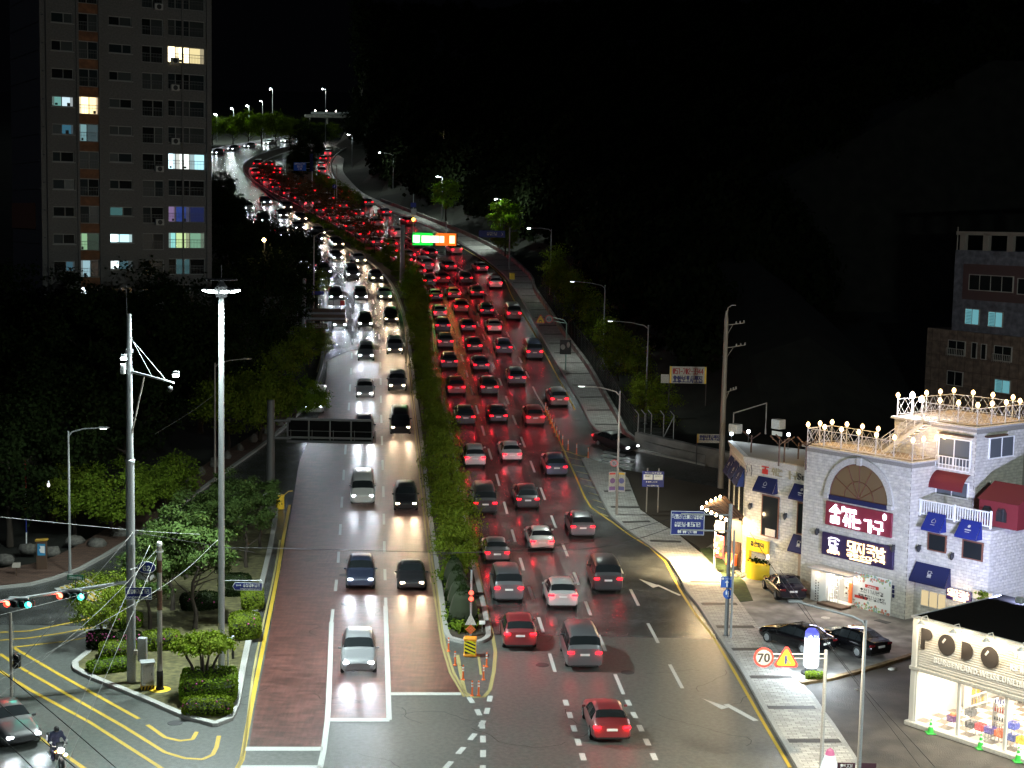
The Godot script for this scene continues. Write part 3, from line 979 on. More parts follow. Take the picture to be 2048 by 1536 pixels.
func clipped(s: Vector3, n: int, leaf: float, round_: float, seed_: int, bloom := 0) -> Array:    # a trimmed hedge: leaves all over a rounded block
	var r := RandomNumberGenerator.new()
	r.seed = seed_
	var b := MB.new()
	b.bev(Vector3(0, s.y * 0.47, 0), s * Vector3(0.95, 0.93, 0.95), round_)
	var v := PackedVector3Array()
	var nn := PackedVector3Array()
	var cc := PackedColorArray()
	var ix := PackedInt32Array()
	for i in n:
		var p := Vector3(r.randf_range(-1, 1), r.randf_range(-1, 1), r.randf_range(-1, 1))
		var big := maxf(absf(p.x), maxf(absf(p.y), absf(p.z)))
		p /= big
		var soft := p.normalized() * 1.25
		p = p.lerp(soft, round_) if soft.length() < p.length() else p
		var up := (p.normalized() + Vector3(r.randfn(), r.randfn(), r.randfn()) * 0.55).normalized()
		var q := Vector3(p.x * s.x, (p.y + 1.0) * s.y, p.z * s.z) * 0.5 + p * r.randfn() * 0.02
		var x := up.cross(Vector3(r.randfn(), r.randfn(), r.randfn())).normalized() * leaf
		var y := up.cross(x)
		var k := v.size()
		for w in [-x, -y, x, y]:
			v.append(q + w * r.randf_range(0.5, 0.9)); nn.append(up)
		var tone := r.randf_range(0.55, 1.4)
		for j in 4: cc.append(Color(tone, tone, tone * 0.9))
		ix.append_array(PackedInt32Array([k, k + 2, k + 1, k, k + 3, k + 2]))
	var a := []
	a.resize(Mesh.ARRAY_MAX)
	a[Mesh.ARRAY_VERTEX] = v; a[Mesh.ARRAY_NORMAL] = nn; a[Mesh.ARRAY_COLOR] = cc; a[Mesh.ARRAY_INDEX] = ix
	var m := ArrayMesh.new()
	m.add_surface_from_arrays(Mesh.PRIMITIVE_TRIANGLES, a)
	var f := MB.new()
	for i in bloom:
		var p := Vector3(r.randf_range(-0.5, 0.5) * s.x, s.y * r.randf_range(0.5, 1.0), r.randf_range(0.3, 0.52) * s.z)
		f.ball(p, Vector3(0.06, 0.05, 0.06), 5)
	return [b.done(), m, f]

func shrub(called: String, at: Vector3, s: Vector3, label: String, mat_name := "leaf", round_ := 0.5, turn := 0.0, bloom := 0, group := "", category := "shrub") -> Node3D:
	var t := thing(called, label, category, at, group, turn)
	var c := clipped(s, int((s.x * s.z + s.y * (s.x + s.z)) * 420.0) + 200, 0.07, round_, 900 + taken.size())
	part(t, "twigs", c[0], M.soil_green)
	part(t, "foliage", c[1], M[mat_name]).set_meta("kind", "stuff")
	if bloom:
		c = clipped(s, 1, 0.07, round_, 77 + bloom, bloom)
		part(t, "blossom", c[2], M.azalea).set_meta("kind", "stuff")
	return t

# ---------------------------------------------------------------- apartment tower on the left
func build_tower() -> void:
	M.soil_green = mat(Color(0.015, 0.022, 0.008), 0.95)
	var p0 := W(84, 450, 150)
	var p1 := W(422, 450, 159)
	var dir := Vector3(p1.x - p0.x, 0, p1.z - p0.z)
	var wide := dir.length()
	dir = dir.normalized()
	var nrm := Vector3(-dir.z, 0, dir.x)
	var t := thing("apartment_tower", "tall pale apartment tower with orange spandrels at the left edge, several windows lit", "building", Vector3(p0.x, 3.0, p0.z))
	t.basis = Basis(dir, Vector3.UP, dir.cross(Vector3.UP))
	var inv := t.transform.affine_inverse()
	var sy := func(px: float, py: float) -> Vector2:          # pixel -> place on the front face
		var d := inv.basis * ray(px, py)
		var o := inv * EYE
		var q := o - d * (o.z / d.z)
		return Vector2(q.x, q.y)
	var rows := [[103, 147, 135, 159], [157, 197, 136, 175], [218, 264, 141, 163], [284, 327, 144, 181], [336, 410, 145, 183]]
	var y0: Vector2 = sy.call(125, 22.5)
	var y9: Vector2 = sy.call(125, 520)
	var pitch := (y0.y - y9.y) / 9.0
	var top := 58.0
	var wall := MB.new()
	var deep := 0.32
	wall.box(Vector3(wide / 2, top / 2, -6.5), Vector3(wide, top, 12.4))
	var orange := mat(Color(0.34, 0.14, 0.06), 0.8, 0, M.cloudy, 0.2)
	var xs := [0.0]
	var cols := []
	for c in rows:
		var a: Vector2 = sy.call(c[0], c[2])
		var b: Vector2 = sy.call(c[1], c[3])
		cols.append([a.x, b.x, a.y, b.y])
		xs.append(a.x); xs.append(b.x)
	xs.append(wide)
	for i in 6:
		var a: float = xs[i * 2]
		var b: float = xs[i * 2 + 1]
		wall.box(Vector3((a + b) / 2, top / 2, -deep / 2), Vector3(b - a, top, deep))
		if i == 1 or i == 2: wall.box(Vector3(b - 0.12 if i == 1 else a + 0.12, top / 2, 0.09), Vector3(0.24, top, 0.18))
	wall.box(Vector3(wide - 0.25, top / 2, 0.12), Vector3(0.5, top, 0.24))
	wall.box(Vector3(wide - 3.05, top / 2, 0.06), Vector3(0.18, top, 0.12))
	for k in 20: wall.box(Vector3(-0.03, 1.4 + k * pitch, -6.5), Vector3(0.06, 0.1, 12.2))
	var lit := {
		Vector2i(-1, 4): [[Color(1, 0.8, 0.4), 1.0], [Color(1, 0.82, 0.45), 0.42], [Color(0.9, 0.75, 0.38), 0.12]],
		Vector2i(1, 0): [[Color(0.3, 0.75, 0.68), 0.05], [Color(0.55, 0.72, 0.8), 0.14]],
		Vector2i(1, 1): [[Color(1, 0.78, 0.4), 0.3], [Color(1, 0.72, 0.36), 0.24]],
		Vector2i(2, 0): [null, [Color(0.1, 0.4, 0.6), 0.03]], Vector2i(2, 1): [[Color(0.4, 0.75, 0.8), 0.05], [Color(0.3, 0.5, 0.55), 0.015]],
		Vector2i(3, 4): [[Color(0.6, 0.9, 1), 0.3], [Color(0.75, 0.85, 0.8), 0.24], [Color(0.4, 0.75, 0.85), 0.18]],
		Vector2i(5, 4): [[Color(0.6, 0.4, 0.8), 0.04], [Color(0.05, 0.12, 0.6), 0.04], [Color(0.03, 0.06, 0.35), 0.02]],
		Vector2i(5, 2): [[Color(0.2, 0.6, 0.6), 0.02], null], Vector2i(6, 1): [[Color(0.5, 0.9, 0.5), 0.06], [Color(0.3, 0.5, 0.35), 0.01]],
		Vector2i(6, 2): [[Color(0.6, 0.95, 1), 0.42], [Color(0.45, 0.85, 0.9), 0.2]],
		Vector2i(6, 4): [[Color(0.3, 0.75, 0.7), 0.12], [Color(0.55, 0.75, 0.35), 0.13], [Color(0.3, 0.6, 0.4), 0.07]],
		Vector2i(7, 0): [null, [Color(0.15, 0.4, 0.55), 0.025]], Vector2i(7, 1): [[Color(0.5, 0.8, 0.9), 0.07], null],
		Vector2i(7, 2): [[Color(0.75, 0.95, 1), 0.36], [Color(0.2, 0.45, 0.55), 0.03]], Vector2i(7, 4): [null, [Color(0.2, 0.5, 0.55), 0.02], null],
		Vector2i(8, 1): [[Color(0.8, 0.95, 1), 0.5], null],
	}
	var frame_mat := mat(Color(0.3, 0.29, 0.27), 0.6)
	var rail_mat := mat(Color(0.12, 0.12, 0.12), 0.5, 0.3)
	var shades := [mat(Color(0.012, 0.014, 0.014), 0.1), mat(Color(0.02, 0.028, 0.03), 0.14), mat(Color(0.03, 0.035, 0.033), 0.3)]
	for r in range(-3, 13):
		for c in 5:
			var col: Array = cols[c]
			var yt: float = col[2] - r * pitch
			var yb: float = col[3] - r * pitch
			var w: float = col[1] - col[0]
			var mid: float = (col[0] + col[1]) / 2.0
			if yt > top or yb < 0.5: continue
			var next: float = col[3] - (r - 1) * pitch
			if c == 1: part(t, "orange_spandrel", MB.new().box(Vector3(mid, (yt + next) / 2, -deep / 2 - 0.02), Vector3(w, next - yt, deep - 0.04)), orange)
			else: wall.box(Vector3(mid, (yt + next) / 2, -deep / 2), Vector3(w, next - yt, deep))
			var f := MB.new()
			var n := 3 if c == 4 else 2
			var h := yt - yb
			f.box(Vector3(0, h / 2 - 0.04, 0), Vector3(w, 0.08, 0.1)); f.box(Vector3(0, -h / 2 + 0.04, 0), Vector3(w, 0.08, 0.1))
			var cuts := [-w / 2, -w * 0.29, w * 0.09, w / 2] if n == 3 else [-w / 2, rng.randf_range(-0.12, 0.1) * w, w / 2]
			for k in cuts.size(): f.box(Vector3(clampf(cuts[k], -w / 2 + 0.03, w / 2 - 0.03), 0, 0), Vector3(0.06, h - 0.16, 0.1))
			if c == 0 or c == 2: f.box(Vector3(0, -h / 2 - 0.05, 0.22), Vector3(w + 0.2, 0.08, 0.28))
			var win := part(t, "window", f, frame_mat, Vector3(mid, (yt + yb) / 2, -0.2))
			var on_: Array = lit.get(Vector2i(r, c), [])
			for k in n:
				var a: float = cuts[k] + 0.05
				var b: float = cuts[k + 1] - 0.05
				var pm: Material = shades[rng.randi() % 3]
				if k < on_.size() and on_[k]: pm = glow(on_[k][0], on_[k][1] * 2.2)
				if k < on_.size() and on_[k] and on_[k][1] > 0.02:      # a drawn curtain and something on the sill
					var side_ := -1.0 if rng.randf() < 0.5 else 1.0
					var cw := (b - a) * rng.randf_range(0.16, 0.34)
					var cm := glow(on_[k][0].lerp(Color(0.9, 0.8, 0.7), 0.3), on_[k][1] * 0.9)
					part(win, "curtain", MB.new().box(Vector3((a + b) / 2 + side_ * ((b - a) - cw) / 2, 0, 0.0), Vector3(cw, h - 0.16, 0.02)), cm)
					if rng.randf() < 0.7: part(win, "sill_clutter", MB.new().box(Vector3(lerpf(a, b, rng.randf_range(0.3, 0.7)), -h / 2 + 0.25, 0.003), Vector3((b - a) * 0.3, rng.randf_range(0.2, 0.45), 0.02)), M.black)
				part(win, "pane", MB.new().box(Vector3((a + b) / 2, 0, -0.02), Vector3(b - a, h - 0.14, 0.03)), pm)
			if c == 1 or c >= 3:
				var rl := MB.new()
				for k in int(w / 0.16): rl.box(Vector3(-w / 2 + 0.08 + k * 0.16, -h / 2 + 0.45, 0.2), Vector3(0.018, 0.9, 0.018))
				rl.box(Vector3(0, -h / 2 + 0.92, 0.2), Vector3(w, 0.05, 0.05)); rl.box(Vector3(0, -h / 2 + 0.62, 0.2), Vector3(w, 0.03, 0.03))
				part(win, "railing", rl, rail_mat)
			if (c == 3 and r in [-3, 3, 5]) or (c == 4 and r in [-1, 2, 0, 9]):
				var ac := MB.new()
				ac.bev(Vector3(0, 0, 0), Vector3(0.85, 0.62, 0.34), 0.03)
				var unit := part(t, "air_conditioner", ac, M.off_white, Vector3(col[1] - 0.6 if c == 3 else col[0] + 0.6, yb + 0.15, 0.42))
				part(unit, "fan_grille", MB.new().lathe([[0.25, 0], [0.25, 0.03], [0.05, 0.04], [0.001, 0.04]], 14, Transform3D(Basis(Vector3.RIGHT, PI / 2), Vector3(0, 0, 0.17))), M.black)
	part(t, "wall", wall, mat(Color(0.19, 0.18, 0.168), 0.85, 0, M.fine, 0.2))
	var pipe := MB.new()
	pipe.tube([Vector3(0.55, 0, 0.1), Vector3(0.55, top, 0.1)], 0.05, 6)
	for k in 16: pipe.box(Vector3(0.25, 2.0 + k * pitch, 0.08), Vector3(0.16, 0.12, 0.16))
	part(t, "downpipe", pipe, M.dark_metal)
	part(t, "coloured_panel", MB.new().box(Vector3(-0.08, sy.call(84, 432).y, -7.5), Vector3(0.1, 2.6, 10.0)), mat(Color(0.3, 0.13, 0.07), 0.85))

# ---------------------------------------------------------------- poles and lamps on the left
func street_lamp(px: float, base_y: float, top_y: float, arm: Vector2, lit: float, label: String, m: Material, group := "", z_base := 0.0, tint := Color(0.86, 1.0, 0.92), head_r := 0.05) -> Node3D:
	var g := G(px, base_y) if z_base == 0.0 else Vector3(W(px, base_y, z_base).x, hz(z_base) - 0.2, -z_base)
	var h := tall(g, px, top_y)
	var t := thing("street_lamp", label, "street lamp", g, group)
	var tip := W(px + arm.x, top_y + arm.y, -g.z) - g
	tip.x += 0.0
	part(t, "pole", MB.new().lathe([[0.2, 0], [0.2, 0.06], [0.11, 0.1], [0.1, 1.0], [0.06, h]], 10), m)
	part(t, "arm", MB.new().tube([Vector3(0, h - 0.35, 0), Vector3(tip.x * 0.12, h - 0.05, 0), Vector3(tip.x * 0.5, lerpf(h, tip.y, 0.5) + 0.05, 0), tip], [0.055, 0.05, 0.042, 0.035], 7), m)
	var s := signf(tip.x)
	part(t, "lamp_head", MB.new().bev(tip + Vector3(s * 0.28, 0.03, 0), Vector3(0.7, 0.12, 0.3), 0.05), m)
	if lit > 0.0:
		part(t, "lamp_lens", MB.new().bev(tip + Vector3(s * 0.3, -0.06, 0.02), Vector3(0.42, 0.1, 0.26), 0.03), glow(tint, 22.0))
		lamp(t, tip + Vector3(s * 0.3, -0.06, 0.02), tint, lit, 0.12)
	else:                     # a shielded lamp: its lens faces the ground and is hidden from above
		part(t, "lamp_lens", MB.new().bev(tip + Vector3(s * 0.3, -0.04, 0), Vector3(0.42, 0.03, 0.22), 0.01), glow(tint, 3.0 if lit < 0.0 else 0.0))
		if lit < 0.0: spot(t, tip + Vector3(s * 0.3, -0.08, 0), Vector3(s * 0.15, -1, 0), tint, -lit, 74, 0.12)
	return t

func build_left_poles() -> void:
	var white := Color(0.85, 1.0, 0.96)
	# high mast
	var g := G(443, 1338)
	var h := tall(g, 440, 565)
	var t := thing("high_mast_lamp", "tall grey high mast with a ring of white floodlights above the planted island", "lamp mast", g)
	part(t, "pole", MB.new().lathe([[0.32, 0], [0.32, 0.1], [0.175, 0.14], [0.17, 4.0], [0.13, h]], 12), M.galv)
	var ring := MB.new()
	var circle := []
	for i in 25: circle.append(Vector3(cos(TAU * i / 24), 0, sin(TAU * i / 24)) * 0.8 + Vector3(0, h + 0.15, 0))
	ring.tube(circle, 0.035, 6, false)
	for i in 6: ring.tube([Vector3(0, h + 0.15, 0), Vector3(cos(TAU * i / 6), 0, sin(TAU * i / 6)) * 0.8 + Vector3(0, h + 0.15, 0)], 0.025, 5)
	part(t, "ring", ring, M.dark_metal)
	part(t, "motor_housing", MB.new().lathe([[0.28, h - 0.75], [0.3, h - 0.6], [0.3, h - 0.2], [0.16, h], [0.05, h + 0.2]], 12), M.dark_metal)
	part(t, "lightning_rod", MB.new().tube([Vector3(0, h, 0), Vector3(0, h + 0.9, 0)], 0.025, 5), M.dark_metal)
	for i in 8:
		var a := TAU * (i + 0.5) / 8
		var d := Vector3(cos(a), 0, sin(a))
		var q := d * 0.78 + Vector3(0, h - 0.42, 0)
		var b := Basis(Vector3.UP, -a) * Basis(Vector3.BACK, 0.3)
		var fl := part(t, "floodlight", MB.new().bev(Vector3(0, 0.06, 0), Vector3(0.36, 0.1, 0.42), 0.03), M.dark_metal)
		fl.transform = Transform3D(b, q)
		part(fl, "lamp_lens", MB.new().bev(Vector3(0, -0.02, 0), Vector3(0.32, 0.07, 0.38), 0.02), glow(white, 14.0))
		if i % 2 == 0: spot(fl, Vector3(0, -0.06, 0), Vector3(0, -1, 0), white, 80.0, 68, 0.15, 0.35)
	for k in [[27.0, 44.0, 400.0, "tall lamp mast on the near right of the crossing, outside the picture"], [-31.0, 40.0, 110.0, "tall lamp mast on the near left of the crossing, outside the picture"]]:
		t = thing("high_mast_lamp", k[3], "lamp mast", Vector3(k[0], 0, -k[1]))
		part(t, "pole", MB.new().lathe([[0.34, 0], [0.21, 0.14], [0.15, 20.0]], 12), M.galv)
		for i in 4:
			var d := Vector3(cos(TAU * i / 4), 0, sin(TAU * i / 4)) * 0.8 + Vector3(0, 19.8, 0)
			part(t, "floodlight", MB.new().bev(d + Vector3(0, 0.1, 0), Vector3(0.4, 0.1, 0.4), 0.03), M.dark_metal)
			part(t, "lamp_lens", MB.new().bev(d, Vector3(0.34, 0.08, 0.34), 0.02), glow(white, 14.0))
			if k[0] > 0: lamp(t, d, white, k[2] / 4.0, 0.15)
			else: spot(t, d - Vector3(0, 0.05, 0), Vector3(0, -1, 0), white, k[2] / 3.0, 64, 0.15, 0.35)
	# camera pole with guyed arm and signal arm
	g = G(263, 1368)
	h = tall(g, 262, 628)
	t = thing("camera_pole", "tall tapered grey pole on the island carrying a guyed floodlight arm and long signal arm", "pole", g)
	part(t, "pole", MB.new().lathe([[0.34, 0], [0.34, 0.08], [0.23, 0.1], [0.215, tall(g, 262, 925)], [0.25, tall(g, 262, 925)], [0.25, tall(g, 262, 920)], [0.18, tall(g, 262, 918)], [0.11, h], [0.001, h + 0.02]], 14), M.galv)
	var a0 := W(266, 742, -g.z) - g
	var a1 := W(348, 766, -g.z - 1.5) - g
	part(t, "floodlight_arm", MB.new().tube([Vector3(0, a0.y, 0), a1], [0.07, 0.05], 8), M.galv)
	var rods := MB.new()
	rods.tube([Vector3(0, tall(g, 264, 668), 0), Vector3(0, a0.y, 0).lerp(a1, 0.52)], 0.018, 5)
	rods.tube([Vector3(0, tall(g, 264, 672), 0), Vector3(0, a0.y, 0).lerp(a1, 0.84)], 0.018, 5)
	part(t, "stay_rod", rods, M.galv)
	part(t, "strut", MB.new().tube([Vector3(0, tall(g, 264, 885), 0), Vector3(0, a0.y, 0).lerp(a1, 0.34)], 0.045, 6), M.pale_post)
	part(t, "antenna", MB.new().tube([W(254, 632, -g.z) - g, W(252, 570, -g.z) - g], 0.015, 5), M.dark_metal)
	for k in [[W(352, 750, -g.z - 1.5) - g, Vector3(0.25, -0.9, 0.3)], [W(248, 716, -g.z + 0.3) - g, Vector3(-0.2, -0.8, 0.6)]]:
		var fl := part(t, "floodlight", MB.new().bev(Vector3(0, 0.1, 0), Vector3(0.3, 0.16, 0.26), 0.03), M.galv, k[0])
		part(fl, "lamp_lens", MB.new().bev(Vector3(0, -0.02, 0.02), Vector3(0.26, 0.14, 0.24), 0.02), glow(white, 12.0))
		lamp(fl, Vector3(0, -0.02, 0.02), white, 5.0, 0.1)
	part(t, "camera_box", MB.new().bev(W(246, 738, -g.z + 0.2) - g, Vector3(0.24, 0.5, 0.2), 0.04), M.white)
	part(t, "dome_camera", MB.new().ball(W(340, 778, -g.z - 1.5) - g, Vector3(0.14, 0.16, 0.14), 10), M.black)
	part(t, "collar", MB.new().lathe([[0.2, tall(g, 262, 705)], [0.2, tall(g, 262, 698)]], 12).lathe([[0.2, tall(g, 262, 745)], [0.2, tall(g, 262, 738)]], 12), M.galv)
	var s0 := W(262, 1163, -g.z) - g
	var s1 := W(-70, 1213, 70.8) - g
	part(t, "signal_arm", MB.new().tube([Vector3(0, s0.y, 0), s1], [0.09, 0.06], 8), M.galv)
	part(t, "junction_box", MB.new().bev(W(281, 1298, -g.z) - g + Vector3(0.1, 0, 0), Vector3(0.45, 1.2, 0.3), 0.03), M.galv)
	part(t, "meter", MB.new().bev(W(271, 1305, -g.z - 0.5) - g, Vector3(0.2, 0.3, 0.14), 0.04), M.pale_post)
	for k in [[143, 1190, "four-lens traffic signal on the arm nearest the camera pole, red and green lit"], [38, 1208, "four-lens traffic signal at the left edge over the footbridge post, red and green lit"]]:
		signal_head(g + Vector3(0, s0.y, 0).lerp(s1, (262.0 - k[0]) / 332.0) + Vector3(0.0, -0.22, 0.1), k[2])
	# green board on the arm
	var at := g + Vector3(0, s0.y, 0).lerp(s1, (262.0 - 148.0) / 332.0) + Vector3(0, 0.62, 0)
	t = thing("green_sign", "small green board with white lettering standing on the signal arm", "sign", at)
	part(t, "board", MB.new().bev(Vector3(), Vector3(0.82, 0.26, 0.03), 0.01), M.green_sign)
	part(t, "bracket", MB.new().box(Vector3(0, -0.34, -0.02), Vector3(0.04, 0.5, 0.03)), M.dark_metal)
	var b := MB.new()
	letters(b, "교통정보수집장치", Transform3D(Basis(), Vector3(0, 0, 0.016)), 0.13, 0.7)
	part(t, "lettering", b, M.white)
	t.rotation.y = -0.12
	# blue junction name board, route shield
	at = W(277, 1187, -G(263, 1368).z - 0.45)
	t = thing("name_board", "blue junction name board with white Korean letters on the camera pole", "sign", at)
	part(t, "board", MB.new().bev(Vector3(), Vector3(1.36, 0.62, 0.03), 0.012), M.blue_sign)
	b = MB.new()
	letters(b, "송정어귀삼거리", Transform3D(Basis(), Vector3(0, 0.1, 0.016)), 0.22, 1.15)
	part(t, "lettering", b, M.white)
	part(t, "latin_lettering", latin("Songjeongeogwi", 0.13), M.white, Vector3(0, -0.18, 0.02))
	b = MB.new()
	for k in [[-0.67, 0, 0.02, 0.6], [0.67, 0, 0.02, 0.6], [0, 0.3, 1.32, 0.02], [0, -0.3, 1.32, 0.02]]: b.box(Vector3(k[0], k[1], 0.016), Vector3(k[2], k[3], 0.008))
	part(t, "border", b, M.white)
	t.rotation = Vector3(0, -0.1, 0.05)
	at = W(293, 1135, -G(263, 1368).z - 0.5)
	t = thing("route_shield", "blue lens-shaped route sign reading 62 beside the camera pole", "sign", at)
	var lens := PackedVector2Array()
	for i in 12: lens.append(Vector2(cos(PI * i / 12), sin(PI * i / 12) * 0.62) * 0.44)
	for i in 12: lens.append(Vector2(-cos(PI * i / 12), -sin(PI * i / 12) * 0.62) * 0.44)
	part(t, "border", MB.new().prism(Transform2D(0, Vector2(1.06, 1.1), 0, Vector2()) * lens, 0.02, Transform3D(Basis(), Vector3(0, 0, -0.02))), M.white)
	part(t, "board", MB.new().prism(lens, 0.012), M.blue_sign)
	part(t, "numerals", latin("62", 0.26, 0.01, "Droid Sans", true), M.white, Vector3(0, -0.05, 0.02))
	part(t, "bracket", MB.new().tube([Vector3(-0.4, 0, -0.03), Vector3(-0.75, -0.05, 0.3)], 0.02, 5), M.galv)
	# signal post at the far left
	g = G(24, 1440)
	h = tall(g, 8, 1225)
	t = thing("signal_post", "slim post with a pedestrian signal at the left edge of the crossing", "post", g)
	part(t, "post", MB.new().lathe([[0.16, 0], [0.08, 0.05], [0.075, h]], 10), M.pale_post)
	var ph := part(t, "pedestrian_signal", MB.new().bev(Vector3(0.3, tall(g, 22, 1320), 0.05), Vector3(0.34, 0.66, 0.22), 0.05), M.black)
	part(ph, "visor", MB.new().lathe([[0.13, 0], [0.14, 0.16]], 12, Transform3D(Basis(Vector3.RIGHT, PI / 2), Vector3(0.3, tall(g, 22, 1312), 0.16))).lathe([[0.13, 0], [0.14, 0.16]], 12, Transform3D(Basis(Vector3.RIGHT, PI / 2), Vector3(0.3, tall(g, 22, 1328), 0.16))), M.black)
	part(t, "bracket", MB.new().tube([Vector3(0, tall(g, 16, 1306), 0), Vector3(0.35, tall(g, 16, 1304), 0.02)], 0.02, 5), M.pale_post)
	part(t, "cable", MB.new().tube([Vector3(0.12, h - 0.4, 0.05), Vector3(0.18, h * 0.5, 0.05), Vector3(0.16, 0.7, 0.05)], 0.015, 4), M.galv)
	# other lamp posts
	street_lamp(140, 1150, 862, Vector2(58, -6), -11.0, "slim shielded street lamp on the park pavement, arm pointing right", M.galv)
	street_lamp(430, 965, 726, Vector2(58, -8), 0, "unlit street lamp half hidden behind the high mast", M.pale_post)
	# wooden-looking old post with guy wires
	g = G(320, 1384)
	h = tall(g, 322, 1084)
	t = thing("utility_post", "rust-stained concrete post with a white cap and yellow round footing", "post", g)
	part(t, "post", MB.new().lathe([[0.15, 0.1], [0.13, 0.8], [0.12, h - 0.25]], 10), M.pale_post)
	part(t, "rusty_band", MB.new().lathe([[0.135, h * 0.55], [0.135, h * 0.68]], 10).lathe([[0.13, h * 0.8], [0.13, h * 0.88]], 10), M.rust)
	part(t, "black_wrap", MB.new().lathe([[0.24, 0.12], [0.17, 0.3], [0.15, 1.1]], 9), M.rubber)
	part(t, "cap", MB.new().ball(Vector3(0, h - 0.12, 0), Vector3(0.15, 0.18, 0.15), 10), M.white)
	part(t, "collar", MB.new().lathe([[0.2, h - 0.5], [0.2, h - 0.42]], 10), M.white)
	part(t, "footing", MB.new().lathe([[0.55, -0.05], [0.55, 0.12], [0.5, 0.15], [0.0, 0.16]], 20), M.yellow)
	# direction arrow sign on the mast
	g = G(443, 1338)
	at = W(495, 1173, -g.z - 0.1)
	t = thing("arrow_sign", "blue arrow-shaped street sign with white letters hung from the high mast", "sign", at)
	var arrow := PackedVector2Array([Vector2(-0.79, 0), Vector2(-0.66, 0.21), Vector2(0.77, 0.21), Vector2(0.77, -0.21), Vector2(-0.66, -0.21)])
	part(t, "border", MB.new().prism(arrow, 0.02, Transform3D(Basis(), Vector3(0, 0, -0.02))), M.white)
	part(t, "board", MB.new().prism(Transform2D(0, Vector2(0.965, 0.88), 0, Vector2()) * arrow, 0.012), M.blue_sign)
	b = MB.new()
	letters(b, "송정광어골로", Transform3D(Basis(), Vector3(0.22, 0.06, 0.013)), 0.17, 0.9)
	letters(b, "해수욕", Transform3D(Basis(), Vector3(-0.46, 0.05, 0.013)), 0.08, 0.26)
	part(t, "lettering", b, M.white)
	part(t, "latin_lettering", latin("Songjeonggwangeogol-ro", 0.075), M.white, Vector3(0.2, -0.12, 0.015))
	part(t, "bracket", MB.new().tube([W(443, 1161, -g.z) - at, W(523, 1161, -g.z - 0.1) - at], 0.02, 5), M.galv)

func signal_head(at: Vector3, label: String) -> void:
	var t := thing("traffic_signal", label, "traffic signal", at, "traffic signals on the long arm", -0.1)
	part(t, "housing", MB.new().bev(Vector3(), Vector3(1.5, 0.4, 0.22), 0.06), M.black)
	var tints := [Color(1, 0.06, 0.03), null, null, Color(0.05, 1, 0.72)]
	for i in 4:
		var c := Vector3(-0.54 + i * 0.36, 0, 0.1)
		part(t, "visor", MB.new().lathe([[0.16, 0], [0.165, 0.2]], 14, Transform3D(Basis(Vector3.RIGHT, PI / 2), c)), M.black)
		var disc := MB.new().lathe([[0.145, 0], [0.13, 0.03], [0.001, 0.05]], 14, Transform3D(Basis(Vector3.RIGHT, PI / 2), c))
		part(t, "lens", disc, glow(tints[i], 5.0) if tints[i] else M.glass_dark)
		if tints[i]: lamp(t, c + Vector3(0, 0, 0.2), tints[i], 0.7, 0.1)
	part(t, "back_plate", MB.new().bev(Vector3(-0.05, 0.24, -0.02), Vector3(1.0, 0.1, 0.2), 0.02), M.galv)

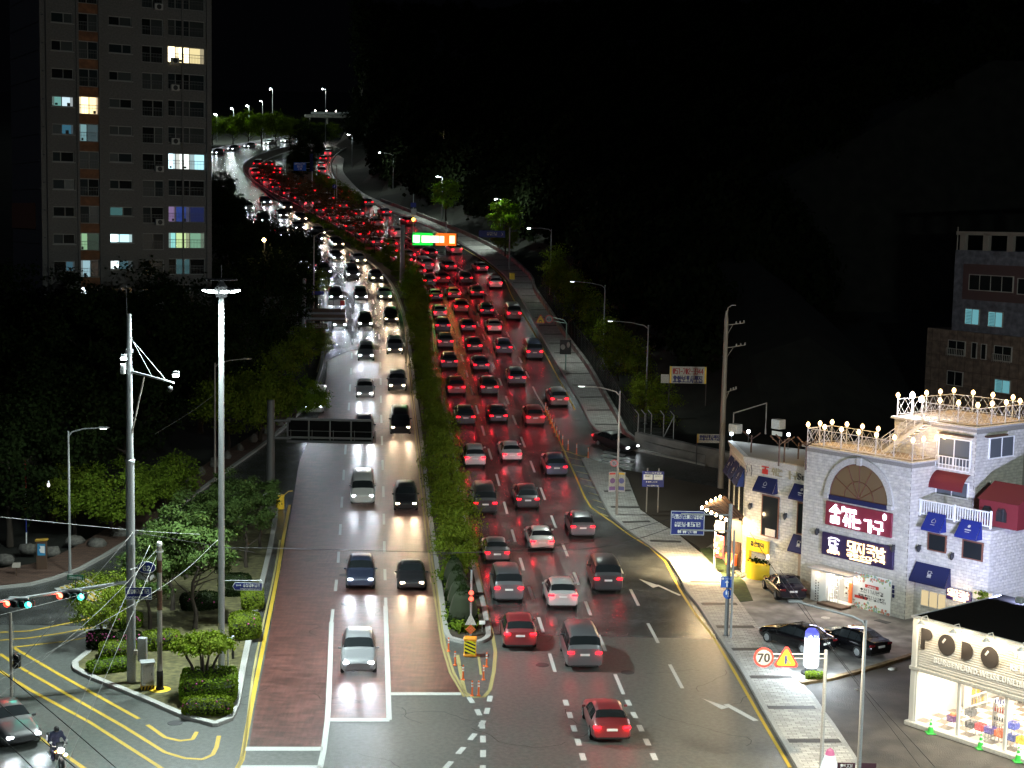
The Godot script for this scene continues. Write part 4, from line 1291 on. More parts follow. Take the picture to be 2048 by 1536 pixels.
# ---------------------------------------------------------------- planted island and park
func build_island() -> void:
	var up := 0.13
	# clipped hedges
	shrub("hedge", G(418, 1400) + Vector3(0, up, 0), Vector3(2.7, 1.25, 2.6), "large square-clipped green hedge round the umbrella pine at the island tip", "leaf_bright", 0.35, 0.15, 14, "", "hedge")
	shrub("hedge", G(415, 1432) + Vector3(0, up, 0), Vector3(2.3, 0.75, 1.0), "low rounded hedge along the kerb at the very tip of the island", "leaf", 0.5, 0.1, 8, "", "hedge")
	for k in [[236, 1318, 1.9, 0.8, 1.5, "flat green azalea bed behind the left kerb of the island", "leaf", 6], [200, 1300, 1.3, 0.9, 1.1, "round azalea bush with pink blossom at the island's left corner", "leaf_dark", 40], [253, 1306, 1.6, 1.0, 1.3, "azalea bush with few pink flowers left of the camera pole", "leaf_dark", 18], [322, 1300, 2.0, 0.9, 1.4, "rounded green bush between the pole and the rusty post", "leaf", 6], [222, 1344, 2.3, 0.5, 1.4, "low bright hedge along the left kerb below the azaleas", "leaf_bright", 0], [490, 1275, 1.7, 1.2, 2.4, "clipped green hedge on the road side of the high mast", "leaf", 4], [505, 1215, 1.3, 1.0, 2.6, "long clipped hedge beside the road above the high mast", "leaf", 3], [470, 1190, 2.0, 1.1, 2.2, "rounded hedge behind the arrow sign", "leaf_dark", 3], [255, 1258, 1.6, 0.8, 1.2, "bush with white and pink flowers under the small leaning tree", "leaf_bright", 20], [400, 1220, 2.2, 0.9, 1.6, "bush under the middle pines of the island", "leaf_dark", 10]]:
		shrub("bush", G(k[0], k[1]) + Vector3(0, up, 0), Vector3(k[2], k[3], k[4]), k[5], k[6], 0.7, rng.randf() * 0.5, k[7])
	# umbrella pine with several bare stems
	var g := G(408, 1392) + Vector3(0, up, 0)
	var t := thing("umbrella_pine", "flat-topped umbrella pine with bare twisted stems above the square hedge", "tree", g)
	for k in [[-0.9, 0.3], [-0.3, -0.3], [0.35, 0.25], [0.8, -0.2], [0.1, 0.5]]:
		part(t, "stem", MB.new().tube([Vector3(k[0] * 0.1, 0, k[1] * 0.1), Vector3(k[0] * 0.45, 0.9, k[1] * 0.5), Vector3(k[0] * 0.6, 1.5, k[1]), Vector3(k[0] * 1.1, 2.35, k[1] * 1.5)], [0.1, 0.085, 0.07, 0.03], 7), M.bark)
	part(t, "crown", leaves(7000, Vector3(1.5, 0.34, 1.3), 0.13, 90, 0.15, 4242, 0.1, 1.0, 0.2), M.leaf, Vector3(0, 2.65, 0)).set_meta("kind", "stuff")
	for k in [[205, 1292, 0.62, "broad", "small leaning tree with sparse green crown at the island's left corner"], [300, 1262, 0.95, "pine", "pine just right of the camera pole"], [390, 1262, 1.15, "pine", "tall pine between the rusty post and the high mast"], [345, 1225, 1.1, "pine", "pine behind the rusty post"], [372, 1160, 1.0, "pine", "pine in the middle of the island under the wires"], [432, 1150, 1.0, "pine", "pine touching the left side of the high mast"], [492, 1138, 1.0, "pine", "pine right of the high mast above the arrow sign"], [520, 1100, 0.9, "pine", "narrow pine by the road below the dark gantry post"], [460, 1085, 0.9, "pine", "pine at the upper end of the island beside the slip road"]]:
		plant(k[3], "pine_tree" if k[3] == "pine" else "small_tree", G(k[0], k[1]) + Vector3(0, up, 0), k[2], k[4], "tree")
	# control cabinet
	g = G(295, 1382) + Vector3(0, up, 0)
	t = thing("control_cabinet", "beige roadside control cabinet with black and yellow stripes at its foot", "cabinet", g, "", 0.35)
	part(t, "body", MB.new().bev(Vector3(0, 0.78, 0), Vector3(0.62, 1.15, 0.5), 0.02), M.off_white)
	part(t, "roof", MB.new().bev(Vector3(0, 1.38, 0), Vector3(0.72, 0.08, 0.6), 0.02), M.galv)
	part(t, "plinth", MB.new().box(Vector3(0, 0.1, 0), Vector3(0.64, 0.22, 0.52)), M.yellow)
	var b := MB.new()
	for i in 4: b.prism(PackedVector2Array([Vector2(-0.3 + i * 0.16, 0), Vector2(-0.22 + i * 0.16, 0), Vector2(-0.16 + i * 0.16, 0.2), Vector2(-0.24 + i * 0.16, 0.2)]), 0.006, Transform3D(Basis(), Vector3(0, 0, 0.262)))
	part(t, "stripes", b, M.black)
	part(t, "door_panel", MB.new().bev(Vector3(0, 0.8, 0.255), Vector3(0.5, 0.95, 0.02), 0.01), M.pale_post)
	part(t, "handle", MB.new().box(Vector3(0.18, 0.8, 0.28), Vector3(0.03, 0.14, 0.03)), M.dark_metal)
	g = G(456, 1345) + Vector3(0, up, 0)
	t = thing("sensor_post", "short post with a little camera arm beside the foot of the high mast", "post", g)
	var h := tall(g, 457, 1275)
	part(t, "post", MB.new().cyl(Vector3(), Vector3(0, h, 0), 0.04), M.galv)
	part(t, "arm", MB.new().tube([Vector3(-0.15, h, 0), Vector3(0.28, h - 0.02, 0)], 0.02, 5), M.galv)
	part(t, "camera", MB.new().bev(Vector3(0.25, h + 0.02, 0.05), Vector3(0.12, 0.12, 0.24), 0.03), M.galv)
	g = G(466, 1322) + Vector3(0, up, 0)
	t = thing("bollard", "short dark post with ring lights beside the sensor post", "post", g)
	part(t, "post", MB.new().cyl(Vector3(), Vector3(0, 1.2, 0), 0.07), M.black)
	part(t, "cap", MB.new().ball(Vector3(0, 1.2, 0), Vector3(0.09, 0.09, 0.09), 8), M.galv)

func build_park() -> void:
	for k in [[225, 1075, 1.0, "bright", "bright green tree lit by the floodlights behind the left pavement"], [330, 1030, 0.85, "bright", "spreading green tree leaning over the left pavement by the camera pole"], [150, 1070, 0.8, "broad", "shaded green tree left of the bright tree"], [520, 885, 1.05, "broad", "large green tree at the bend of the slip road under the high mast"], [590, 850, 0.85, "bright", "green tree beside the road right of the big park tree"], [455, 905, 1.05, "broad", "dim green tree left of the mast at the upper park"], [560, 790, 1.0, "broad", "darker tree behind the roadside tree at the upper park"], [618, 735, 0.75, "broad", "small dark tree by the road below the far gantry"], [625, 612, 0.8, "broad", "green tree hanging over the road edge above the far gantry"]]:
		plant(k[3], "park_tree", G(k[0], k[1]), k[2], k[4])
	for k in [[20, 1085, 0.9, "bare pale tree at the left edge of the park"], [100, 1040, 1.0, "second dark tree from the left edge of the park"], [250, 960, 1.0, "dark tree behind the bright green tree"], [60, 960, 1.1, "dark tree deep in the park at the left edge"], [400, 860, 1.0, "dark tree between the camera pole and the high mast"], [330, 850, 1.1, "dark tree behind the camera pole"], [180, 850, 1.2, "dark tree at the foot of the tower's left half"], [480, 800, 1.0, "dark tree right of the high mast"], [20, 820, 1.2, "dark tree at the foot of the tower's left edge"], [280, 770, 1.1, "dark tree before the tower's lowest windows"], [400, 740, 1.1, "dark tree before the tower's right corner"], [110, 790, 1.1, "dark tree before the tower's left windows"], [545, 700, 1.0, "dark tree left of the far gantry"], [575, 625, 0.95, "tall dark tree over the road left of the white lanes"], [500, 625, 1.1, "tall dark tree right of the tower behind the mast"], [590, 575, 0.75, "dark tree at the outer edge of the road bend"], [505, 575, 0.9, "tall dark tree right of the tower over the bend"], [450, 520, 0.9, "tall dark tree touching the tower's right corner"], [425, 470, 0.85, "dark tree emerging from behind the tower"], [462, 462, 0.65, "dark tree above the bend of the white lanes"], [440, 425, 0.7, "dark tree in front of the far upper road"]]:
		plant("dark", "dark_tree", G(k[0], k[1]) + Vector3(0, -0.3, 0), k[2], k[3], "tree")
	var names := ["first", "second", "third", "fourth", "fifth", "sixth", "seventh", "eighth", "ninth", "tenth"]
	for i in 10:         # boulders along the park border
		var x := 325.0 + i * 26.0
		var y := 1002.0 - i * 16.5
		var g := G(x, y)
		var s := rng.randf_range(0.7, 1.25)
		var b := MB.new()
		b.ball(Vector3(0, 0.35 * s, 0), Vector3(0.4, 0.55, 0.35) * s, 7)
		for k in b.v.size(): b.v[k] *= 1.0 + 0.16 * sin(b.v[k].x * 9.0 + i) * cos(b.v[k].y * 7.0 + i * 2)
		var o := one("boulder", b, M.stone, "upright pale boulder in the park border, %s from the near end" % names[i], "boulder", "boulders along the park border")
		o.position = g
	for i in 7:
		var g := G(10 + i * 46, 1128 - i * 8 - (i % 2) * 14)
		var b := MB.new()
		b.ball(Vector3(0, 0.3, 0), Vector3(0.75, 0.42, 0.5), 8)
		for k in b.v.size(): b.v[k] *= 1.0 + 0.16 * sin(b.v[k].x * 7.0 + i) * cos(b.v[k].z * 7.0 + i * 2)
		one("rock", b, M.stone, "low rock in the dark park edge, %s from the left of the picture" % names[i], "rock", "low rocks along the left pavement").position = g
	# information stand
	var g := G(84, 1142)
	var h := tall(g, 84, 1078)
	var t := thing("map_stand", "brown park map stand with a mustard roof and blue and white panel", "map board", g, "", 0.1)
	part(t, "body", MB.new().bev(Vector3(0, h * 0.47, 0), Vector3(0.68, h * 0.94, 0.22), 0.02), M.brown)
	part(t, "roof", MB.new().bev(Vector3(0, h * 0.97, 0), Vector3(0.8, 0.14, 0.4), 0.03, Basis(Vector3.BACK, 0.06)), mat(Color(0.4, 0.24, 0.03), 0.6))
	part(t, "map_panel", MB.new().box(Vector3(0, h * 0.68, 0.118), Vector3(0.5, h * 0.36, 0.02)), mat(Color(0.03, 0.22, 0.42), 0.5))
	part(t, "map_land", MB.new().prism(PackedVector2Array([Vector2(0.22, 0.24), Vector2(-0.1, 0.26), Vector2(-0.04, 0.1), Vector2(-0.14, 0.0), Vector2(-0.06, -0.2), Vector2(0.22, -0.24)]), 0.006, Transform3D(Basis(), Vector3(0, h * 0.68, 0.129))), M.white)
	g = G(33, 1156)
	t = thing("plaque_stand", "small tilted plaque on a thin leg left of the map stand", "plaque", g, "", 0.2)
	part(t, "leg", MB.new().box(Vector3(0, 0.35, 0), Vector3(0.08, 0.8, 0.08)), M.brown)
	part(t, "plaque", MB.new().bev(Vector3(0, 0.85, 0), Vector3(0.52, 0.04, 0.42), 0.01, Basis(Vector3.RIGHT, 0.7)), M.pale_post)
	# striped warning pole with its box
	g = G(53, 1094)
	h = tall(g, 51, 918)
	t = thing("striped_pole", "thin red and white striped pole with a small yellow box, blue at its foot", "pole", g)
	for i in 6:
		part(t, "stripe", MB.new().cyl(Vector3(0, h * i / 6.0, 0), Vector3(0, h * (i + 1) / 6.0, 0), 0.05, 0.05, 8), [M.white, M.blue_sign, M.white, M.white, M.red, M.red][i])
	part(t, "box", MB.new().bev(Vector3(0.05, tall(g, 52, 1014), 0.06), Vector3(0.52, 0.5, 0.2), 0.03), M.brown)
	part(t, "yellow_face", MB.new().bev(Vector3(0.07, tall(g, 52, 1014), 0.17), Vector3(0.26, 0.3, 0.03), 0.01), M.yellow)
	part(t, "crossbar", MB.new().tube([Vector3(-0.4, h - 0.2, 0), Vector3(0.05, h, 0)], 0.02, 4), M.galv)
	var p := W(97, 970, 95)
	t = thing("hanging_bulb", "single white bulb hanging on a wire among the park trees", "bulb", p)
	part(t, "bulb", MB.new().ball(Vector3(), Vector3(0.1, 0.14, 0.1), 10), glow(Color(1, 0.97, 0.9), 0.5))
	part(t, "holder", MB.new().cyl(Vector3(0, 0.12, 0), Vector3(0, 0.28, 0), 0.05), M.white)
	lamp(t, Vector3(), Color(1, 0.95, 0.85), 0.06, 0.1)
	p = W(528, 480, 175)
	t = thing("warm_window_lamp", "small warm lamp shining through the dark trees right of the tower", "lamp", p)
	part(t, "bulb", MB.new().ball(Vector3(), Vector3(0.22, 0.22, 0.22), 10), glow(Color(1, 0.75, 0.35), 8.0))
	part(t, "pole", MB.new().cyl(Vector3(0, -9, -0.3), Vector3(0, 0.1, -0.3), 0.06), M.dark_metal)
	lamp(t, Vector3(), Color(1, 0.75, 0.35), 1.5, 0.2)
	# two banners stand by the pavement
	p = G(598, 1085)

# ---------------------------------------------------------------- gantries over the downhill lanes
func cylinder_post(t: Node3D, h: float, r: float, m: Material) -> void:
	part(t, "post", MB.new().lathe([[r * 2.0, 0], [r * 2.0, 0.06], [r * 1.15, 0.1], [r, h], [0.001, h + 0.03]], 12), m)
	var f := MB.new()
	for i in 6: f.cyl(Vector3(cos(TAU * i / 6), 0, sin(TAU * i / 6)) * r * 1.6 + Vector3(0, 0.05, 0), Vector3(cos(TAU * i / 6), 0, sin(TAU * i / 6)) * r * 1.6 + Vector3(0, 0.16, 0), 0.03, 0.03, 6)
	part(t, "anchor_bolts", f, M.dark_metal)

func build_signs_on_road() -> void:
	var g := G(541, 1040)
	var h := tall(g, 540, 800)
	var t := thing("sign_gantry", "dark cantilever gantry seen from behind, its steel-framed sign over the red lanes", "gantry", g)
	cylinder_post(t, h, 0.28, M.gantry)
	var z := -g.z
	var c0 := W(575, 838, z) - g
	var c1 := W(744, 886, z) - g
	var w := c1.x - c0.x
	var hh := c0.y - c1.y
	var mid := Vector3((c0.x + c1.x) / 2, (c0.y + c1.y) / 2, 0)
	part(t, "sign_back", MB.new().box(mid + Vector3(0, 0, -0.24), Vector3(w, hh, 0.12)), M.void)
	var fr := MB.new()
	for i in 5: fr.box(mid + Vector3(-w / 2 + w * i / 4.0, 0, -0.1), Vector3(0.1, hh, 0.14))
	for k in [0.5, -0.5]: fr.box(mid + Vector3(0, hh * k, -0.1), Vector3(w + 0.1, 0.16, 0.3))
	fr.box(mid + Vector3(0, -hh * 0.32, -0.06), Vector3(w, 0.14, 0.12))
	part(t, "frame", fr, M.gantry)
	var rl := MB.new()
	for i in 5: rl.cyl(mid + Vector3(-w * 0.38 + w * i * 0.25 - w * 0.12 + 0.3, -hh * 0.45, 0.3), mid + Vector3(-w * 0.38 + w * i * 0.25 - w * 0.12 + 0.3, 0.1, 0.3), 0.025, 0.025, 5)
	rl.tube([mid + Vector3(-w / 2, 0.02, 0.3), mid + Vector3(w / 2, 0.02, 0.3)], 0.022, 5)
	rl.box(mid + Vector3(0, -hh * 0.48, 0.12), Vector3(w, 0.05, 0.45))
	part(t, "maintenance_rail", rl, M.gantry)
	var ar := MB.new()
	for y in [hh * 0.42, -hh * 0.36]: ar.tube([Vector3(0, mid.y + y, 0), Vector3(c0.x + 0.2, mid.y + y, 0)], 0.11, 8)
	part(t, "arm", ar, M.gantry)
	# far gantry
	g = G(608, 700)
	h = tall(g, 609, 557)
	t = thing("far_gantry", "pale double-armed gantry with a small sign over the white-lit lanes", "gantry", g)
	cylinder_post(t, h, 0.2, M.galv)
	z = -g.z
	for y in [626.0, 637.0]:
		part(t, "arm", MB.new().tube([Vector3(0, tall(g, 612, y), 0), W(690, y + 1, z) - g], 0.13, 8), M.galv)
	c0 = W(622, 617, z) - g
	c1 = W(690, 643, z) - g
	part(t, "board_back", MB.new().box((c0 + c1) / 2 + Vector3(0, 0, -0.2), Vector3(c1.x - c0.x, c0.y - c1.y, 0.12)), M.brown)
	c0 = W(657, 600, z) - g
	c1 = W(690, 611, z) - g
	part(t, "upper_sign", MB.new().box((c0 + c1) / 2, Vector3(c1.x - c0.x, c0.y - c1.y, 0.1)), M.white)
	part(t, "red_panel", MB.new().box(c1 + Vector3(-0.3, 0.3, 0.08), Vector3(0.5, 0.55, 0.06)), M.red)
	for x in [667.0, 681.0]: part(t, "strut", MB.new().cyl(W(x, 626, z) - g, W(x, 600, z) - g, 0.06), M.dark_metal)
	for k in [[635, 652, 40, 11, "brown shop board with pale letters under the far gantry", M.brown, "노래연습장", M.off_white], [632, 665, 36, 9, "orange lettered board below the brown one", M.brown, "식당영업중", M.orange], [615, 679, 13, 22, "upright blue board leaning by the far gantry post", M.blue_sign, "", M.white]]:
		var at := W(k[0] if k[2] > 20 else k[0] + 0.0, k[1], z - 0.6)
		var sz := Vector3(k[2] * z / F, k[3] * z / F, 0.08)
		t = thing("shop_board", k[4], "sign", at)
		part(t, "board", MB.new().bev(Vector3(), sz, 0.02), k[5])
		part(t, "leg", MB.new().box(Vector3(0, -sz.y / 2 - 0.6, -0.05), Vector3(0.08, 1.2, 0.06)), M.dark_metal)
		if k[6]:
			var b := MB.new()
			letters(b, k[6], Transform3D(Basis(), Vector3(0, 0, 0.045)), sz.y * 0.6, sz.x * 0.85)
			part(t, "lettering", b, k[7])
		else:
			part(t, "pictogram", MB.new().box(Vector3(0, 0.1, 0.045), Vector3(sz.x * 0.5, 0.3, 0.02)), M.white)
	g = G(595, 640)
	t = thing("direction_sign", "dark blue road sign facing uphill at the road edge above the far gantry", "sign", g)
	part(t, "post", MB.new().cyl(Vector3(), Vector3(0, tall(g, 625, 545), 0), 0.08), M.galv)
	part(t, "board", MB.new().bev(W(636, 586, -g.z) - g, Vector3(1.5, 0.45, 0.06), 0.02), M.blue_sign)
	street_lamp(627, 650, 470, Vector2(30, -8), 0, "unlit lamp post among the trees at the road edge above the far gantry", M.pale_post)
	# crash cushion at the nose of the slip road
	g = G(560, 1018)
	t = thing("crash_cushion", "yellow crash cushion with reflectors at the nose of the slip road", "barrier", g)
	part(t, "drum", MB.new().lathe([[0.3, 0], [0.34, 0.05], [0.32, 1.0], [0.36, 1.02], [0.34, 1.12], [0.1, 1.15]], 14), M.yellow)
	part(t, "reflectors", MB.new().box(Vector3(-0.1, 1.2, 0), Vector3(0.34, 0.12, 0.1)), M.white)
	part(t, "chain", MB.new().tube([Vector3(0.3, 1.1, 0), Vector3(0.6, 1.35, -0.4), Vector3(0.9, 1.35, -0.6)], 0.03, 5), M.yellow)

# ---------------------------------------------------------------- planted median
func mid_of(i0: float) -> Vector2:
	return Vector2()

func build_median() -> void:
	var l := smooth(flat(MEDIAN_LEFT))
	var r := smooth(flat(MEDIAN_RIGHT))
	var mid := PackedVector2Array()
	for p in l:
		var best := r[0]
		for q in r: if q.distance_to(p) < best.distance_to(p): best = q
		mid.append(p.lerp(best, 0.5))
	var ordinal := ["first", "second", "third", "fourth", "fifth", "sixth", "seventh", "eighth", "ninth", "tenth", "eleventh", "twelfth", "thirteenth", "fourteenth", "fifteenth", "sixteenth", "seventeenth", "eighteenth", "nineteenth", "twentieth", "twenty-first", "twenty-second", "twenty-third", "twenty-fourth", "twenty-fifth", "twenty-sixth", "twenty-seventh", "twenty-eighth", "twenty-ninth", "thirtieth"]
	# clipped cones at the near end
	for i in 4:
		var g := G(926 - i * 6, 1258 - i * 27)
		var t := thing("cone_bush", "dark clipped cone bush at the median's near end, %s from the tip" % ordinal[i], "shrub", g + Vector3(0, 0.13, 0), "clipped cone bushes on the median")
		var s := Vector3(1.9, 2.5, 1.9) * (1.0 - 0.06 * i)
		if not cache.has("cone"):
			var base := MB.new().lathe([[0.4, 0], [0.47, 0.15], [0.44, 0.45], [0.33, 0.75], [0.16, 0.94], [0.001, 1.0]], 14)
			var rr := RandomNumberGenerator.new()
			rr.seed = 61
			var v := PackedVector3Array()
			var nn := PackedVector3Array()
			var cc := PackedColorArray()
			var ix := PackedInt32Array()
			for j in 3600:
				var y := 1.0 - sqrt(rr.randf()) * 0.98
				var rad := 0.49 * pow(1.0 - y, 0.5) * (1.0 if y > 0.12 else 0.9)
				var a := rr.randf() * TAU
				var d := Vector3(cos(a), 0.5, sin(a)).normalized()
				var up := (d + Vector3(rr.randfn(), rr.randfn(), rr.randfn()) * 0.45).normalized()
				var x := up.cross(Vector3(rr.randfn(), rr.randfn(), rr.randfn())).normalized() * 0.05
				var k := v.size()
				for w in [-x, -up.cross(x), x, up.cross(x)]:
					v.append(Vector3(cos(a) * rad, y, sin(a) * rad) * rr.randf_range(0.96, 1.04) + w); nn.append(up)
				var tone := rr.randf_range(0.6, 1.4)
				for w in 4: cc.append(Color(tone, tone, tone))
				ix.append_array(PackedInt32Array([k, k + 2, k + 1, k, k + 3, k + 2]))
			var ar := []
			ar.resize(Mesh.ARRAY_MAX)
			ar[Mesh.ARRAY_VERTEX] = v; ar[Mesh.ARRAY_NORMAL] = nn; ar[Mesh.ARRAY_COLOR] = cc; ar[Mesh.ARRAY_INDEX] = ix
			var am := ArrayMesh.new()
			am.add_surface_from_arrays(Mesh.PRIMITIVE_TRIANGLES, ar)
			cache["cone"] = [base.done(), am]
		part(t, "twigs", cache["cone"][0], M.soil_green).scale = s * 0.97
		var fo := part(t, "foliage", cache["cone"][1], M.leaf_dark)
		fo.scale = s
		fo.set_meta("kind", "stuff")
	# shrubs and young trees up the strip
	var run := 12.0
	var i := 0
	while run < 150.0 and i < 30:
		var p := along(mid, run)
		var z := -p.y
		var side := 0.4 * (1 if i % 2 else -1)
		plant("slim", "median_tree", on(p.x + side, z, 0.13), rng.randf_range(0.72, 1.02), "young leafy tree on the planted median, %s from its near end" % ordinal[i], "tree", "young trees along the median")
		run += rng.randf_range(4.8, 7.6)
		i += 1
	run = 160.0
	i = 0
	while run < 262.0 and i < 20:
		var p := along(mid, run)
		plant("thin", "roadside_sapling", on(p.x, -p.y, 0.13), rng.randf_range(1.0, 1.4), "thin reddish sapling on the far median, %s from the sign gantry" % ordinal[i], "tree", "thin saplings along the far median")
		run += rng.randf_range(5.0, 8.0)
		i += 1
	var b := MB.new()
	# low ground cover as one mass
	var mm := MultiMesh.new()
	mm.transform_format = MultiMesh.TRANSFORM_3D
	mm.mesh = leaves(420, Vector3(0.7, 0.4, 0.7), 0.14, 14, 0.18, 515)
	var spots := []
	for j in l.size():
		var p := l[j]
		if -p.y < 84.0 or -p.y > 290.0: continue
		var best := r[0]
		for q in r: if q.distance_to(p) < best.distance_to(p): best = q
		for k in 3: spots.append([p.lerp(best, rng.randf_range(0.28, 0.72)), rng.randf_range(0.7, 1.3)])
	mm.instance_count = spots.size()
	for j in spots.size():
		mm.set_instance_transform(j, Transform3D(Basis(Vector3.UP, rng.randf() * TAU).scaled(Vector3.ONE * spots[j][1]), on(spots[j][0].x, -spots[j][0].y, 0.35)))
	var cover := MultiMeshInstance3D.new()
	cover.name = "ground_cover"
	cover.multimesh = mm
	cover.material_override = M.leaf_bright
	cover.set_meta("kind", "stuff")
	cover.set_meta("label", "low green ground cover filling the planted median")
	add_child(cover)
	for k in [[912, 1150, "pink azalea patch under the last median tree on the left"], [936, 1120, "pink azalea patch by the yellow line near the clipped cones"]]:
		shrub("azalea_bush", G(k[0], k[1]) + Vector3(0, 0.13, 0), Vector3(1.4, 0.7, 1.4), k[2], "leaf", 0.7, 0.0, 60)
	# twin red warning light with its marker boards
	var g := G(941, 1276) + Vector3(0, 0.13, 0)
	var h := tall(g, 940, 1140)
	var t := thing("warning_light", "white post with two red warning lights and an orange diamond at the median tip", "warning light", g)
	part(t, "post", MB.new().cyl(Vector3(), Vector3(0, h, 0), 0.06), M.galv)
	for y in [1185.0, 1197.0]:
		var c := Vector3(0, tall(g, 941, y), 0.06)
		part(t, "housing", MB.new().lathe([[0.16, 0], [0.17, 0.1]], 14, Transform3D(Basis(Vector3.RIGHT, PI / 2), c)), M.black)
		part(t, "lamp_lens", MB.new().lathe([[0.14, 0], [0.12, 0.06], [0.001, 0.08]], 14, Transform3D(Basis(Vector3.RIGHT, PI / 2), c)), glow(Color(1, 0.07, 0.04), 1.2))
		lamp(t, c + Vector3(0, 0, 0.25), Color(1, 0.07, 0.04), 0.08, 0.1)
	part(t, "triangle_board", MB.new().prism(PackedVector2Array([Vector2(-0.33, 0), Vector2(0.33, 0), Vector2(0, 0.68)]), 0.02, Transform3D(Basis(), Vector3(0, tall(g, 940, 1249), 0.07))), M.off_white)
	var dia := Transform3D(Basis(Vector3.BACK, PI / 4), Vector3(0, tall(g, 940, 1258), 0.08))
	part(t, "diamond_board", MB.new().box(dia.origin, Vector3(0.42, 0.42, 0.02), dia.basis), mat(Color(0.5, 0.16, 0.02), 0.5))
	b = MB.new()
	for x in 3:
		for y in 3: b.lathe([[0.05, 0], [0.03, 0.015], [0.001, 0.016]], 8, Transform3D(dia.basis * Basis(Vector3.RIGHT, PI / 2), dia * Vector3(-0.13 + x * 0.13, -0.13 + y * 0.13, 0.011)))
	part(t, "reflectors", b, M.red)
	g = G(940, 1312)
	t = thing("crash_barrel", "orange crash barrel with a black and yellow striped face in front of the median", "barrier", g)
	part(t, "body", MB.new().bev(Vector3(0, 0.5, 0), Vector3(0.66, 1.0, 0.5), 0.1), M.yellow)
	for y in [0.98, 0.1]: part(t, "rim", MB.new().bev(Vector3(0, y, 0), Vector3(0.72, 0.17, 0.56), 0.05), mat(Color(0.65, 0.24, 0.015), 0.5))
	part(t, "striped_face", MB.new().box(Vector3(0, 0.54, 0.26), Vector3(0.58, 0.66, 0.02)), M.black)
	b = MB.new()
	for k in 4: b.prism(PackedVector2Array([Vector2(-0.29, 0.22 + k * 0.2 - 0.1), Vector2(-0.29, 0.32 + k * 0.2 - 0.1), Vector2(0.29, k * 0.2 - 0.03), Vector2(0.29, k * 0.2 - 0.13)]), 0.008, Transform3D(Basis(), Vector3(0, 0.24, 0.27)))
	part(t, "yellow_stripes", b, mat(Color(0.72, 0.62, 0.02), 0.5))
	g = G(964, 1268) + Vector3(0, 0.13, 0)
	t = thing("white_plate", "little white plate on a stake at the tip of the median", "sign", g)
	part(t, "stake", MB.new().cyl(Vector3(), Vector3(0, 0.55, 0), 0.02), M.galv)
	part(t, "plate", MB.new().bev(Vector3(0, 0.55, 0.02), Vector3(0.34, 0.22, 0.02), 0.005), M.white)
	for k in [[897, 1303, "farthest left"], [910, 1331, "second on the left"], [926, 1360, "third on the left"], [944, 1392, "front left"], [957, 1392, "front right"], [967, 1360, "second on the right"], [973, 1334, "farthest right"]]:
		delineator(G(k[0], k[1]), "orange flexible post round the median tip, %s" % k[2], "flexible posts round the median tip", 0.78)

func delineator(g: Vector3, label: String, group: String, h := 0.8) -> void:
	var t := thing("flexible_post", label, "flexible post", g, group)
	part(t, "post", MB.new().lathe([[0.1, 0], [0.1, 0.05], [0.05, 0.08], [0.042, h], [0.001, h + 0.02]], 9), M.orange)
	part(t, "reflective_bands", MB.new().lathe([[0.05, h * 0.62], [0.05, h * 0.72]], 9).lathe([[0.05, h * 0.8], [0.05, h * 0.9]], 9), M.white)

